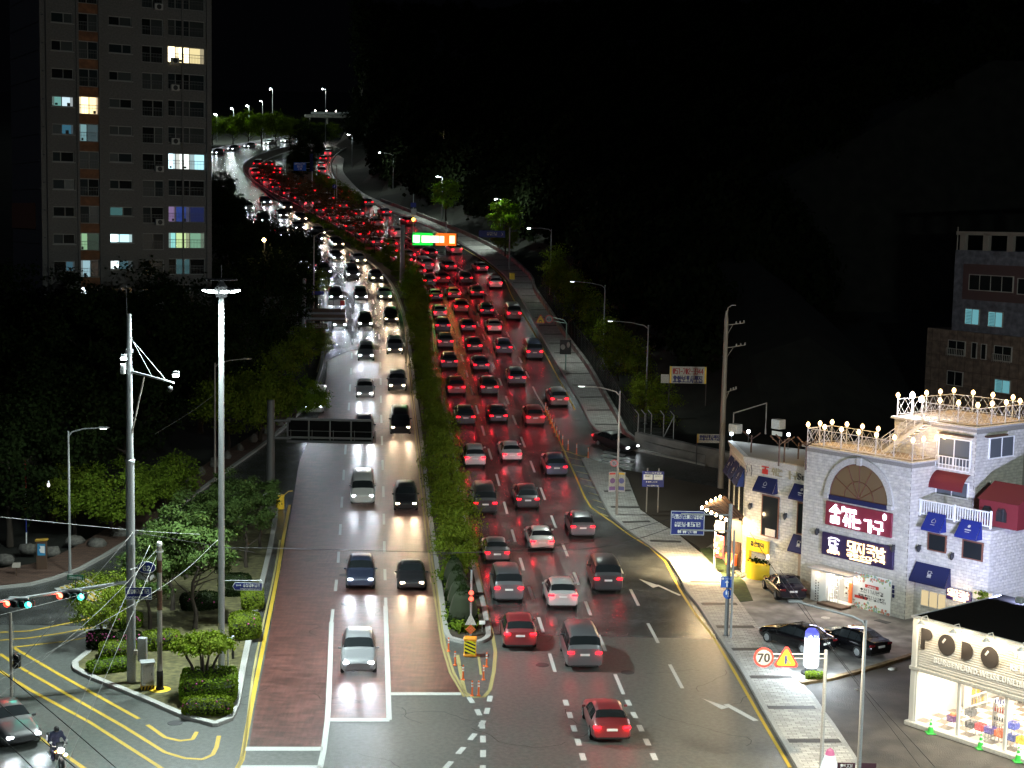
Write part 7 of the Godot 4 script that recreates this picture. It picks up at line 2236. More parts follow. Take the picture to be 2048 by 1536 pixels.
	for i in 7: pts.append(Vector3(0.08 + (W_ - 0.16) * (1 - i / 6.0), H + 0.13, -0.08))
	pts.append(Vector3(0.08, H + 0.13, -d * 0.5))
	pts.append(Vector3(0.08, H + 0.13, -d + 0.05))
	for i in 3: pts.append(Vector3(1.3 + i * 1.25, H + 0.13, -d + 0.05))
	pts.reverse()
	pts.append(Vector3(W_ - 0.08, H + 0.13, -d * 0.45))
	pts.append(Vector3(W_ - 0.08, H + 0.13, -d + 0.1))
	railing("white lattice railing with glowing bulbs round the lower roof terrace above the arched window", t, pts, [])
	pts = []
	var y2 := HU + 0.13
	for i in 3: pts.append(Vector3(xu0 + 1.9 + (xu1 - xu0 - 2.0) * i / 3.0, y2, -d - 0.08))
	for i in 5: pts.append(Vector3(xu1 - 0.08, y2, -d - 0.08 - i * 1.45))
	for i in 4: pts.append(Vector3(xu1 - 0.08 - (xu1 - xu0 - 0.16) * (i + 1) / 4.0, y2, -d - 5.9))
	for i in 4: pts.append(Vector3(xu0 + 0.08, y2, -d - 5.9 + (i + 1) * 1.45))
	railing("white lattice railing with glowing bulbs round the highest roof terrace", t, pts, [])
	part(t, "upper_floor", MB.new().box(Vector3((xu0 + xu1) / 2, HU + 0.15, -d - 3.0), Vector3(xu1 - xu0 - 0.2, 0.04, 5.9)), mat(Color(0.4, 0.33, 0.24), 0.8, 0, M.cloudy, 0.4))
	for k in [[1825, 791, -d - 0.6, 2.4], [1843, 799, -d - 0.4, 4.2]]:
		var q := at_px(t, k[0], k[1], 2, k[2])
		part(t, "terrace_floodlight", MB.new().bev(q, Vector3(0.3, 0.3, 0.16), 0.05), glow(Color(0.82, 0.86, 1), 22.0))
		lamp(t, q, Color(0.82, 0.86, 1), k[3], 0.1)
		part(t, "lamp_stem", MB.new().cyl(Vector3(q.x, HU, q.z - 0.1), q - Vector3(0, 0, 0.1), 0.03), M.off_white)
	var q := at_px(t, 1889, 875, 2, -d + 0.3)
	part(t, "wall_lamp", MB.new().ball(q, Vector3(0.1, 0.1, 0.1), 8), M.lamp_warm)
	lamp(t, q, Color(1, 0.7, 0.35), 0.5, 0.1)
	build_entrance(t)

func build_entrance(t: Node3D) -> void:
	# timber-roofed stall at the left corner, very brightly lit
	var g := G(1432, 1150)
	var o := thing("entrance_porch", "brown-roofed porch with strings of very bright warm lights at the restaurant's left corner", "porch", g + Vector3(0, 0.12, 0))
	o.basis = quarter
	var z := -g.z
	var inv := o.transform.affine_inverse()
	var roof := MB.new()
	var c := [inv * W(1404, 1012, z + 0.6), inv * W(1452, 1036, z - 1.0), inv * W(1489, 1033, z - 1.5), inv * W(1449, 992, z + 2.0)]
	c[2] = inv * W(1488, 1035, z + 0.0)
	roof.quad(c[0], c[1], c[2], c[3])
	roof.quad(c[3] - Vector3(0, 0.06, 0), c[2] - Vector3(0, 0.06, 0), c[1] - Vector3(0, 0.06, 0), c[0] - Vector3(0, 0.06, 0))
	part(o, "roof", roof, mat(Color(0.2, 0.1, 0.05), 0.7))
	for i in 7:
		var a: Vector3 = c[0].lerp(c[3], i / 6.0)
		var b: Vector3 = c[1].lerp(c[2], i / 6.0)
		part(o, "rafter", MB.new().box((a + b) / 2 + Vector3(0, 0.03, 0), Vector3(0.06, 0.05, a.distance_to(b)), Basis.looking_at(b - a, Vector3.UP)), M.brown)
	var wm := Color(1.0, 0.74, 0.4)
	for i in 6:
		var p: Vector3 = c[0].lerp(c[1], i / 5.0) - Vector3(0, 0.12, 0)
		part(o, "string_bulb", MB.new().ball(p, Vector3(0.1, 0.12, 0.1), 8), glow(wm, 22.0))
		lamp(o, p, wm, 1.6, 0.1)
	for k in [0.15, 0.55, 0.95]: spot(o, c[0].lerp(c[1], k) - Vector3(0, 0.2, 0), Vector3(-0.3, -1, 0.0), wm, 46.0, 50, 0.1, 0.8)
	for i in 4:
		var p: Vector3 = c[0].lerp(c[3], (i + 1) / 5.0) + Vector3(0, 0.1, 0)
		part(o, "string_bulb", MB.new().ball(p, Vector3(0.07, 0.09, 0.07), 8), glow(wm, 18.0))
		lamp(o, p, wm, 0.25, 0.1)
	var post0 := inv * W(1428, 1150, z)
	for k in [1428.0, 1455.0]:
		var p := inv * G(k, 1146 + (k - 1428) * 0.3)
		part(o, "post", MB.new().cyl(Vector3(p.x, 0, p.z), Vector3(p.x, 3.3, p.z), 0.07, 0.07, 8), M.off_white)
	var lb := inv * W(1440, 1053, z + 0.2)
	part(o, "light_box", MB.new().bev(lb, Vector3(0.75, 0.75, 0.2), 0.04), glow(wm, 1.6))
	var rb := inv * W(1438, 1093, z + 0.2)
	part(o, "menu_board", MB.new().bev(rb, Vector3(0.9, 1.55, 0.08), 0.02), mat(Color(0.3, 0.03, 0.03), 0.6))
	var r := RandomNumberGenerator.new()
	r.seed = 77
	for k in 4:
		var m := MB.new()
		for i in 7: m.lathe([[0.001, 0], [r.randf_range(0.06, 0.17), 0.006]], 9, Transform3D(Basis(Vector3.RIGHT, PI / 2), rb + Vector3(r.randf_range(-0.3, 0.3), r.randf_range(-0.55, 0.55), 0.045 + k * 0.004)))
		part(o, "food_pictures", m, [M.yellow, M.orange, mat(Color(0.2, 0.35, 0.05), 0.6), M.off_white][k])
	var wall := inv * W(1474, 1062, z + 1.2)
	part(o, "beige_wall", MB.new().bev(wall, Vector3(0.95, 1.5, 0.1), 0.02), mat(Color(0.5, 0.4, 0.28), 0.6))
	var dk := inv * W(1472, 1108, z + 1.2)
	part(o, "door", MB.new().box(dk, Vector3(0.95, 1.7, 0.1)), M.brown)
	part(o, "orange_counter", MB.new().bev(dk + Vector3(-0.1, -0.35, 0.35), Vector3(0.8, 0.8, 0.4), 0.04), M.orange)
	part(o, "ladder_leg", MB.new().box(dk + Vector3(0.25, -0.35, 0.6), Vector3(0.05, 1.1, 0.05), Basis(Vector3.BACK, -0.35)), M.white)
	for k in 3: part(o, "step", MB.new().bev(dk + Vector3(0, -1.15 - k * 0.16, 0.5 + k * 0.25), Vector3(1.1, 0.14, 0.4), 0.02), mat(Color(0.4, 0.26, 0.12), 0.7))
	part(o, "corner_lamp", MB.new().ball(inv * W(1490, 1056, z + 0.6), Vector3(0.12, 0.16, 0.12), 8), glow(wm, 10.0))
	lamp(o, inv * W(1490, 1056, z + 0.6), wm, 0.8, 0.12)
	part(o, "corner_lamp", MB.new().ball(inv * W(1484, 999, z + 3.2), Vector3(0.1, 0.14, 0.1), 8), glow(wm, 6.0))
	# yellow stall
	g = G(1521, 1158)
	var y := thing("yellow_stall", "bright yellow rounded stall with black letters and a planter in front", "stall", g + Vector3(0, 0.12, 0))
	y.basis = quarter
	var zz := -g.z
	var ye := mat(Color(0.75, 0.5, 0.015), 0.5)
	var iv := y.transform.affine_inverse()
	var hgt := (iv * W(1520, 1076, zz)).y
	var w := 1.9
	part(y, "lower_wall", MB.new().lathe([[0.95, 0], [0.95, 1.05], [0.001, 1.06]], 22), ye)
	part(y, "back_wall", MB.new().bev(Vector3(0, hgt / 2, -0.75), Vector3(w, hgt, 0.25), 0.03), ye)
	part(y, "side_wall", MB.new().bev(Vector3(-w / 2 + 0.05, hgt / 2, -0.2), Vector3(0.3, hgt, 1.3), 0.05), ye)
	part(y, "fascia", MB.new().bev(Vector3(0.05, hgt - 0.45, 0.35), Vector3(w - 0.1, 0.95, 0.2), 0.04), ye)
	part(y, "roof", MB.new().bev(Vector3(0, hgt + 0.03, -0.2), Vector3(w + 0.1, 0.08, 1.5), 0.03), M.off_white)
	var e := MB.new()
	letters(e, "홍순화덕", Transform3D(Basis(), Vector3(0, hgt - 0.4, 0.46)), 0.3, 1.2, 0.15)
	part(y, "lettering", e, M.black)
	part(y, "planter_leaves", leaves(420, Vector3(0.75, 0.2, 0.6), 0.15, 20, 0.14, 48), M.leaf_dark, Vector3(0, 1.15, 0)).set_meta("kind", "stuff")
	part(y, "lamp_bulb", MB.new().ball(Vector3(0.72, 1.55, 0.1), Vector3(0.14, 0.2, 0.14), 9), glow(wm, 5.0))
	lamp(y, Vector3(0.72, 1.55, 0.1), wm, 0.4, 0.12)
	var mass := MB.new()
	for i in 9: mass.ball(iv * (G(1462 + i * 4.5, 1152 + (i % 3) * 3) + Vector3(0, 0.15, 0)), Vector3(0.2, 0.14, 0.18), 6)
	var rocks := one("rock_border", mass, M.stone, "heap of pale stones at the steps of the bright porch", "stones")
	rocks.transform = y.transform
	rocks.set_meta("kind", "stuff")

# ---------------------------------------------------------------- block of flats behind the restaurant
func build_back_block() -> void:
	var p := W(1855, 655, 150)
	var t := thing("back_apartment", "dim two-tone apartment block with cyan-lit windows behind the restaurant", "building", Vector3(p.x, 2.0, p.z))
	var ux := Vector3(0.42, 0, 0.9).normalized()
	t.basis = Basis(ux, Vector3.UP, ux.cross(Vector3.UP))
	var y1 := at_px(t, 1900, 660, 2, 0).y
	var xu := at_px(t, 1906, 600, 2, -0.4).x
	var y2 := at_px(t, 1920, 500, 2, -0.4).y
	part(t, "lower_wall", MB.new().box(Vector3(14, y1 / 2, -6), Vector3(28, y1, 12)), mat(Color(0.3, 0.22, 0.17), 0.8, 0, M.cloudy, 0.2))
	part(t, "upper_wall", MB.new().box(Vector3(xu + 14, (y2 + y1) / 2, -6.4), Vector3(28, y2 - y1, 12)), mat(Color(0.24, 0.25, 0.3), 0.8, 0, M.cloudy, 0.2))
	part(t, "brown_panel", MB.new().box(Vector3(at_px(t, 1926, 560, 2, -0.3).x + 10, at_px(t, 1980, 566, 2, -0.3).y, -0.35), Vector3(20, at_px(t, 1926, 527, 2, -0.3).y - at_px(t, 1926, 598, 2, -0.3).y, 0.14)), mat(Color(0.1, 0.06, 0.06), 0.7))
	var beams := MB.new()
	var yt := at_px(t, 1915, 466, 2, -0.4).y
	beams.box(Vector3(xu + 10, yt, -0.6), Vector3(20, 0.35, 0.4))
	for k in 5: beams.box(Vector3(xu + 0.9 + k * 3.2, (yt + y2) / 2, -0.6), Vector3(0.7, yt - y2, 0.4))
	beams.cyl(Vector3(xu + 0.1, y2, -0.5), Vector3(xu + 0.1, yt + 0.6, -0.5), 0.06, 0.06, 6)
	part(t, "roof_frame", beams, M.pale_post)
	var joints := MB.new()
	for k in 6: joints.box(Vector3(14, y1 * (0.35 + k * 0.11), 0.006), Vector3(28, 0.04, 0.02))
	for k in 12: joints.box(Vector3(0.8 + k * 1.2, y1 * 0.6, 0.007), Vector3(0.04, y1 * 0.8, 0.02))
	part(t, "panel_joints", joints, M.brown)
	for k in [[1897, 679, 1930, 711, 2, 1, 0.0], [1944, 684, 1953, 716, 1, 0, 0.0], [1963, 687, 1972, 718, 1, 0, 0.0], [1989, 690, 2023, 723, 2, 1, 0.0], [1895, 740, 1925, 772, 2, 0, 0.0], [1990, 757, 2020, 787, 2, 2, 0.0], [1939, 548, 2026, 584, 4, 0, -0.28], [2036, 556, 2080, 590, 2, 0, -0.28], [1931, 616, 1958, 649, 2, 2, -0.38], [1977, 622, 2005, 654, 2, 2, -0.38]]:
		var z: float = k[6] + 0.05
		var win := window_box(t, at_px(t, k[0], k[1], 2, z), at_px(t, k[2], k[3] + 2, 2, z), k[4], M.off_white, glow(Color(0.3, 0.85, 0.95), 0.1) if k[5] == 2 else M.glass_dark)
		if k[5] == 2:
			var b := MB.new()
			for j in 9: b.box(Vector3(-0.45, -0.6 + j * 0.14, 0.04), Vector3(0.7, 0.05, 0.02))
			part(win, "blind_slats", b, mat(Color(0.1, 0.3, 0.36), 0.6))
		if k[5] == 1:
			var b := MB.new()
			var w := at_px(t, k[2], k[3], 2, z).x - at_px(t, k[0], k[1], 2, z).x
			for j in 11: b.box(Vector3(-w / 2 + w * j / 10.0, -0.45, 0.22), Vector3(0.03, 0.75, 0.03))
			b.box(Vector3(0, -0.08, 0.22), Vector3(w, 0.05, 0.05))
			part(win, "railing", b, M.off_white)

# ---------------------------------------------------------------- corner shop with the glass front
func build_shop() -> void:
	var g := G(1819, 1449)
	var t := thing("corner_shop", "white corner shop with a slatted black-lettered fascia and brightly lit glass front", "shop", Vector3(g.x, 0.03, g.z))
	t.basis = quarter
	var ht := at_px(t, 1823, 1232, 2, 0).y
	var hf := at_px(t, 1820, 1330, 2, 0).y
	var len_ := 13.0
	var deep := 7.0
	var white := mat(Color(0.55, 0.53, 0.49), 0.55)
	part(t, "plinth", MB.new().bev(Vector3(len_ / 2, 0.1, 0.02), Vector3(len_ + 0.3, 0.22, 0.5), 0.03), M.off_white)
	part(t, "corner_post", MB.new().bev(Vector3(0.12, ht / 2, -0.05), Vector3(0.3, ht, 0.3), 0.03), white)
	part(t, "side_wall", MB.new().box(Vector3(0.1, ht / 2, -deep / 2 - 0.2), Vector3(0.12, ht, deep)), white)
	part(t, "back_wall", MB.new().box(Vector3(len_ / 2, ht / 2, -deep - 0.2), Vector3(len_, ht, 0.15)), white)
	part(t, "ceiling", MB.new().box(Vector3(len_ / 2, hf + 0.3, -deep / 2 - 0.2), Vector3(len_, 0.12, deep - 0.1)), white)
	part(t, "roof", MB.new().box(Vector3(len_ / 2, ht + 0.02, -deep / 2 - 0.1), Vector3(len_ + 0.2, 0.1, deep + 0.3)), M.void)
	part(t, "roof_edge", MB.new().bev(Vector3(len_ / 2, ht + 0.03, 0.06), Vector3(len_ + 0.3, 0.14, 0.12), 0.02).bev(Vector3(0.0, ht + 0.03, -deep / 2), Vector3(0.1, 0.14, deep), 0.02), M.galv)
	part(t, "fascia_back", MB.new().box(Vector3(len_ / 2, (ht + hf) / 2, -0.08), Vector3(len_, ht - hf, 0.1)), white)
	var n := 20
	var pitch := (ht - hf - 0.1) / n
	var slat := MB.new().bev(Vector3(), Vector3(len_ - 0.3, pitch * 0.74, 0.05), 0.015).done()
	for i in n: part(t, "slat", slat, white, Vector3(len_ / 2 + 0.15, hf + 0.08 + pitch * (i + 0.5), 0.0))
	part(t, "fascia_beam", MB.new().bev(Vector3(len_ / 2, hf - 0.06, 0.04), Vector3(len_ + 0.2, 0.18, 0.2), 0.02), M.off_white)
	# letters of the fascia: a P, a D and two round fruit with a highlight
	var p := at_px(t, 1854, 1276, 2, 0.03)
	var dark := mat(Color(0.035, 0.028, 0.025), 0.6)
	var a0 := at_px(t, 1841, 1254, 2, 0.03)
	var a1 := at_px(t, 1842, 1297, 2, 0.03)
	var hh := a0.y - a1.y
	var half := PackedVector2Array([Vector2(0, hh), Vector2(0.32 * hh, hh)])
	for i in 13: half.append(Vector2(0.32 * hh + 0.27 * hh * sin(PI * i / 12), hh - 0.27 * hh + 0.27 * hh * cos(PI * i / 12)))
	half.append_array([Vector2(0.2 * hh, hh * 0.46), Vector2(0.2 * hh, 0), Vector2(0, 0)])
	part(t, "black_letter", MB.new().prism(half, 0.05, Transform3D(Basis(), a1)), dark)
	a0 = at_px(t, 1924, 1282, 2, 0.03)
	a1 = at_px(t, 1923, 1318, 2, 0.03)
	hh = a0.y - a1.y
	half = PackedVector2Array([Vector2(0, 0), Vector2(0, hh), Vector2(0.25 * hh, hh)])
	for i in 15: half.append(Vector2(0.25 * hh + 0.46 * hh * sin(PI * i / 14), hh / 2 + hh / 2 * cos(PI * i / 14)))
	part(t, "black_letter", MB.new().prism(half, 0.05, Transform3D(Basis(), a1)), dark)
	for k in [[1894, 1290], [1980, 1315]]:
		var c := at_px(t, k[0], k[1], 2, 0.03)
		var e := MB.new()
		var o := PackedVector2Array()
		for i in 24: o.append(Vector2(cos(TAU * i / 24) * 0.46, sin(TAU * i / 24) * 0.5))
		part(t, "black_letter", MB.new().prism(o, 0.05, Transform3D(Basis(), c)), dark)
		part(t, "letter_highlight", MB.new().box(c + Vector3(-0.14, 0.18, 0.055), Vector3(0.09, 0.26, 0.012), Basis(Vector3.BACK, -0.6)), white)
	var tx := part(t, "lettering", latin("BURGENLAND.WEISS.UNLIMITED", 0.26, 0.03, "Droid Sans", true), M.white, at_px(t, 1952, 1341, 2, 0.05) + Vector3(0.5, -0.08, 0))
	part(t, "side_lettering", latin("THE", 0.26, 0.03, "Droid Sans", true), M.white, at_px(t, 2040, 1313, 2, 0.05))
	part(t, "side_lettering", latin("RS MK", 0.26, 0.03, "Droid Sans", true), M.white, at_px(t, 2040, 1340, 2, 0.05))
	# gooseneck lamps
	for i in 5:
		var x := 0.9 + i * 1.78
		var q := Vector3(x, ht - 0.02, 0.75)
		var ln := part(t, "gooseneck_lamp", MB.new().tube([Vector3(x, ht - 0.1, 0.05), Vector3(x, ht + 0.3, 0.3), Vector3(x, ht + 0.3, 0.65), q + Vector3(0, 0.12, 0)], 0.02, 6).lathe([[0.2, 0], [0.06, 0.14], [0.03, 0.2]], 12, Transform3D(Basis(), q - Vector3(0, 0.02, 0))), M.off_white)
		part(ln, "bulb", MB.new().ball(q - Vector3(0, 0.05, 0), Vector3(0.09, 0.09, 0.09), 8), glow(Color(1, 0.82, 0.55), 6.0))
		lamp(ln, q - Vector3(0, 0.05, 0), Color(1, 0.8, 0.52), 0.9, 0.1)
	var fl := part(t, "roof_floodlight", MB.new().bev(Vector3(2.0, ht + 0.45, -5.6), Vector3(0.4, 0.3, 0.3), 0.04), M.galv)
	spot(t, Vector3(2.0, ht + 0.5, -5.95), Vector3(-0.85, -0.05, -1), Color(0.55, 0.6, 1), 130.0, 50, 0.15)
	part(fl, "lamp_lens", MB.new().bev(Vector3(2.0, ht + 0.47, -5.77), Vector3(0.32, 0.22, 0.04), 0.01), glow(Color(0.66, 0.7, 1), 4.0))
	# glazed front
	var fr := MB.new()
	var xs := [0.28]
	for px in [1917.0, 2013.0]: xs.append(at_px(t, px, 1420, 2, 0).x)
	var step: float = xs[2] - xs[1]
	for i in 3: xs.append(xs[2] + step * (i + 1))
	for x in xs: fr.bev(Vector3(x, hf / 2 + 0.05, 0.0), Vector3(0.16, hf - 0.3, 0.14), 0.02)
	var front := part(t, "shop_window", fr, white)
	var pane := mat(Color(0.9, 0.95, 0.95), 0.02)
	pane.transparency = BaseMaterial3D.TRANSPARENCY_ALPHA
	pane.albedo_color.a = 0.06
	for i in xs.size() - 1: part(front, "pane", MB.new().box(Vector3((xs[i] + xs[i + 1]) / 2, hf / 2 + 0.06, 0.0), Vector3(xs[i + 1] - xs[i] - 0.17, hf - 0.4, 0.012)), pane)
	# chequered floor
	var f0 := MB.new().bev(Vector3(), Vector3(0.585, 0.03, 0.585), 0.008).done()
	var c0 := mat(Color(0.6, 0.57, 0.5), 0.25)
	var c1 := mat(Color(0.16, 0.12, 0.09), 0.25)
	var floor_ := part(t, "shop_floor", MB.new().box(Vector3(len_ / 2, 0.14, -deep / 2 - 0.2), Vector3(len_ - 0.2, 0.1, deep - 0.1)), M.concrete)
	for i in 14:
		for k in 11: part(floor_, "tile", f0, c0 if (i + k) % 2 else c1, Vector3(0.5 + i * 0.6, 0.205, -0.5 - k * 0.6))
	# ceiling lights
	for i in 4:
		for k in 2:
			var q := Vector3(1.5 + i * 3.0, hf + 0.2, -1.6 - k * 3.2)
			part(t, "ceiling_light", MB.new().bev(q, Vector3(1.6, 0.06, 0.4), 0.01), glow(Color(1, 0.93, 0.8), 4.0))
			var al := AreaLight3D.new()
			al.name = "light"
			al.area_size = Vector2(1.5, 0.38); al.light_energy = 6.0; al.light_color = Color(1, 0.95, 0.86); al.shadow_enabled = true; al.area_range = 30.0
			t.add_child(al, true)
			al.position = q - Vector3(0, 0.05, 0)
			al.rotation.x = -PI / 2
	# shelving with goods
	var r := RandomNumberGenerator.new()
	r.seed = 404
	var goods := [M.brown, mat(Color(0.6, 0.35, 0.05), 0.5), mat(Color(0.1, 0.08, 0.06), 0.4), M.off_white, mat(Color(0.4, 0.32, 0.03), 0.5), mat(Color(0.3, 0.18, 0.1), 0.5)]
	for u in 5:
		var sh := thing("shelf_unit", "white shelf unit of bottles against the shop's back wall, %s from the corner" % ["first", "second", "third", "fourth", "fifth"][u], "shelf", t.transform * Vector3(0.75 + u * 1.45, 0.2, -deep + 0.25 if u > 0 else -4.2), "shelf units in the corner shop")
		sh.basis = quarter * (Basis() if u > 0 else Basis(Vector3.UP, PI / 2))
		for x in [-0.68, 0.68]: part(sh, "upright", MB.new().box(Vector3(x, 0.95, 0), Vector3(0.04, 1.9, 0.4)), white)
		for s in 4:
			var y := 0.25 + s * 0.5
			part(sh, "shelf_board", MB.new().box(Vector3(0, y, 0), Vector3(1.36, 0.04, 0.42)), white)
			if s == 3 and u % 2: continue
			var kinds := {}
			var x := -0.6
			while x < 0.62:
				var k := r.randi() % 6
				if not kinds.has(k): kinds[k] = MB.new()
				var w := r.randf_range(0.05, 0.1)
				kinds[k].lathe([[w * 0.5, 0], [w * 0.5, 0.2], [w * 0.2, 0.27], [w * 0.2, 0.34]], 6, Transform3D(Basis(), Vector3(x, y + 0.02, 0.08)))
				x += w + r.randf_range(0.01, 0.05)
			for k in kinds: part(sh, "bottles", kinds[k], goods[k]).set_meta("kind", "stuff")
	# baskets and trolleys behind the glass
	var names := ["purple basket with orange goods at the shop window's first pane", "grey wire basket stacked behind the second pane", "lower grey basket behind the second pane", "red basket near the green cone at the second pane", "violet basket behind the second pane", "orange basket by the second mullion", "blue basket behind the third pane", "lower blue basket behind the third pane", "yellow basket behind the third pane"]
	var spots := [[1904, 1462, Color(0.2, 0.05, 0.25)], [1940, 1450, Color(0.12, 0.12, 0.13)], [1941, 1474, Color(0.1, 0.1, 0.11)], [1960, 1480, Color(0.6, 0.06, 0.08)], [1980, 1465, Color(0.1, 0.06, 0.4)], [1999, 1494, Color(0.7, 0.16, 0.04)], [2025, 1480, Color(0.05, 0.08, 0.5)], [2024, 1500, Color(0.05, 0.08, 0.4)], [2044, 1488, Color(0.75, 0.55, 0.02)]]
	for i in 9:
		var q := at_px(t, spots[i][0], spots[i][1], 2, -0.75)
		q.y = 0.2 if i != 1 and i != 6 else 0.75
		var bk := thing("shopping_basket", names[i], "basket", t.transform * q)
		bk.basis = quarter
		var m := mat(spots[i][2], 0.5)
		var b := MB.new()
		for s in 4:
			var d := Basis(Vector3.UP, s * PI / 2)
			for k in 5: b.box(d * Vector3(0, 0.36 + k * 0.06, 0.2), Vector3(0.42, 0.025, 0.02), d)
			for k in 6: b.box(d * Vector3(-0.18 + k * 0.072, 0.48, 0.2), Vector3(0.018, 0.28, 0.02), d)
		b.box(Vector3(0, 0.34, 0), Vector3(0.4, 0.03, 0.4))
		part(bk, "basket", b, m)
		part(bk, "stand", MB.new().tube([Vector3(-0.18, 0, 0.15), Vector3(-0.16, 0.34, 0.15)], 0.015, 4).tube([Vector3(0.18, 0, 0.15), Vector3(0.16, 0.34, 0.15)], 0.015, 4).tube([Vector3(-0.18, 0, -0.15), Vector3(-0.16, 0.34, -0.15)], 0.015, 4).tube([Vector3(0.18, 0, -0.15), Vector3(0.16, 0.34, -0.15)], 0.015, 4), M.galv)
		if i == 0: part(bk, "goods", MB.new().ball(Vector3(0, 0.62, 0), Vector3(0.18, 0.12, 0.18), 8), M.orange)
	var stand := thing("display_stand", "white display stand of small bottles behind the shop's second mullion", "stand", t.transform * (at_px(t, 2003, 1470, 2, -1.4) * Vector3(1, 0, 1) + Vector3(0, 0.2, 0)))
	stand.basis = quarter
	for k in 4:
		part(stand, "shelf_board", MB.new().box(Vector3(0, 0.4 + k * 0.4, 0), Vector3(0.8, 0.03, 0.4)), white)
		var b := MB.new()
		for j in 6: b.lathe([[0.04, 0], [0.04, 0.16], [0.015, 0.2], [0.015, 0.27]], 6, Transform3D(Basis(), Vector3(-0.33 + j * 0.13, 0.42 + k * 0.4, 0.1)))
		part(stand, "bottles", b, [M.galv, M.black, M.red, M.blue_sign][k])
	for x in [-0.4, 0.4]: part(stand, "upright", MB.new().box(Vector3(x, 0.9, 0), Vector3(0.03, 1.8, 0.4)), white)
	for k in [[1861, 1468, "green traffic cone left of the shop's first mullion"], [1961, 1499, "green traffic cone in the middle of the shop front"], [2036, 1525, "green traffic cone at the right edge before the shop"]]:
		var cone := thing("traffic_cone", k[2], "traffic cone", G(k[0], k[1]) + Vector3(0, 0.03, 0))
		var green := mat(Color(0.05, 0.5, 0.07), 0.5)
		part(cone, "base", MB.new().bev(Vector3(0, 0.03, 0), Vector3(0.44, 0.06, 0.44), 0.02), green)
		part(cone, "cone", MB.new().lathe([[0.16, 0.06], [0.105, 0.32], [0.075, 0.45], [0.05, 0.58], [0.03, 0.7], [0.001, 0.71]], 14), green)
		part(cone, "white_bands", MB.new().lathe([[0.108, 0.33], [0.085, 0.42]], 14).lathe([[0.06, 0.55], [0.045, 0.63]], 14), M.white)

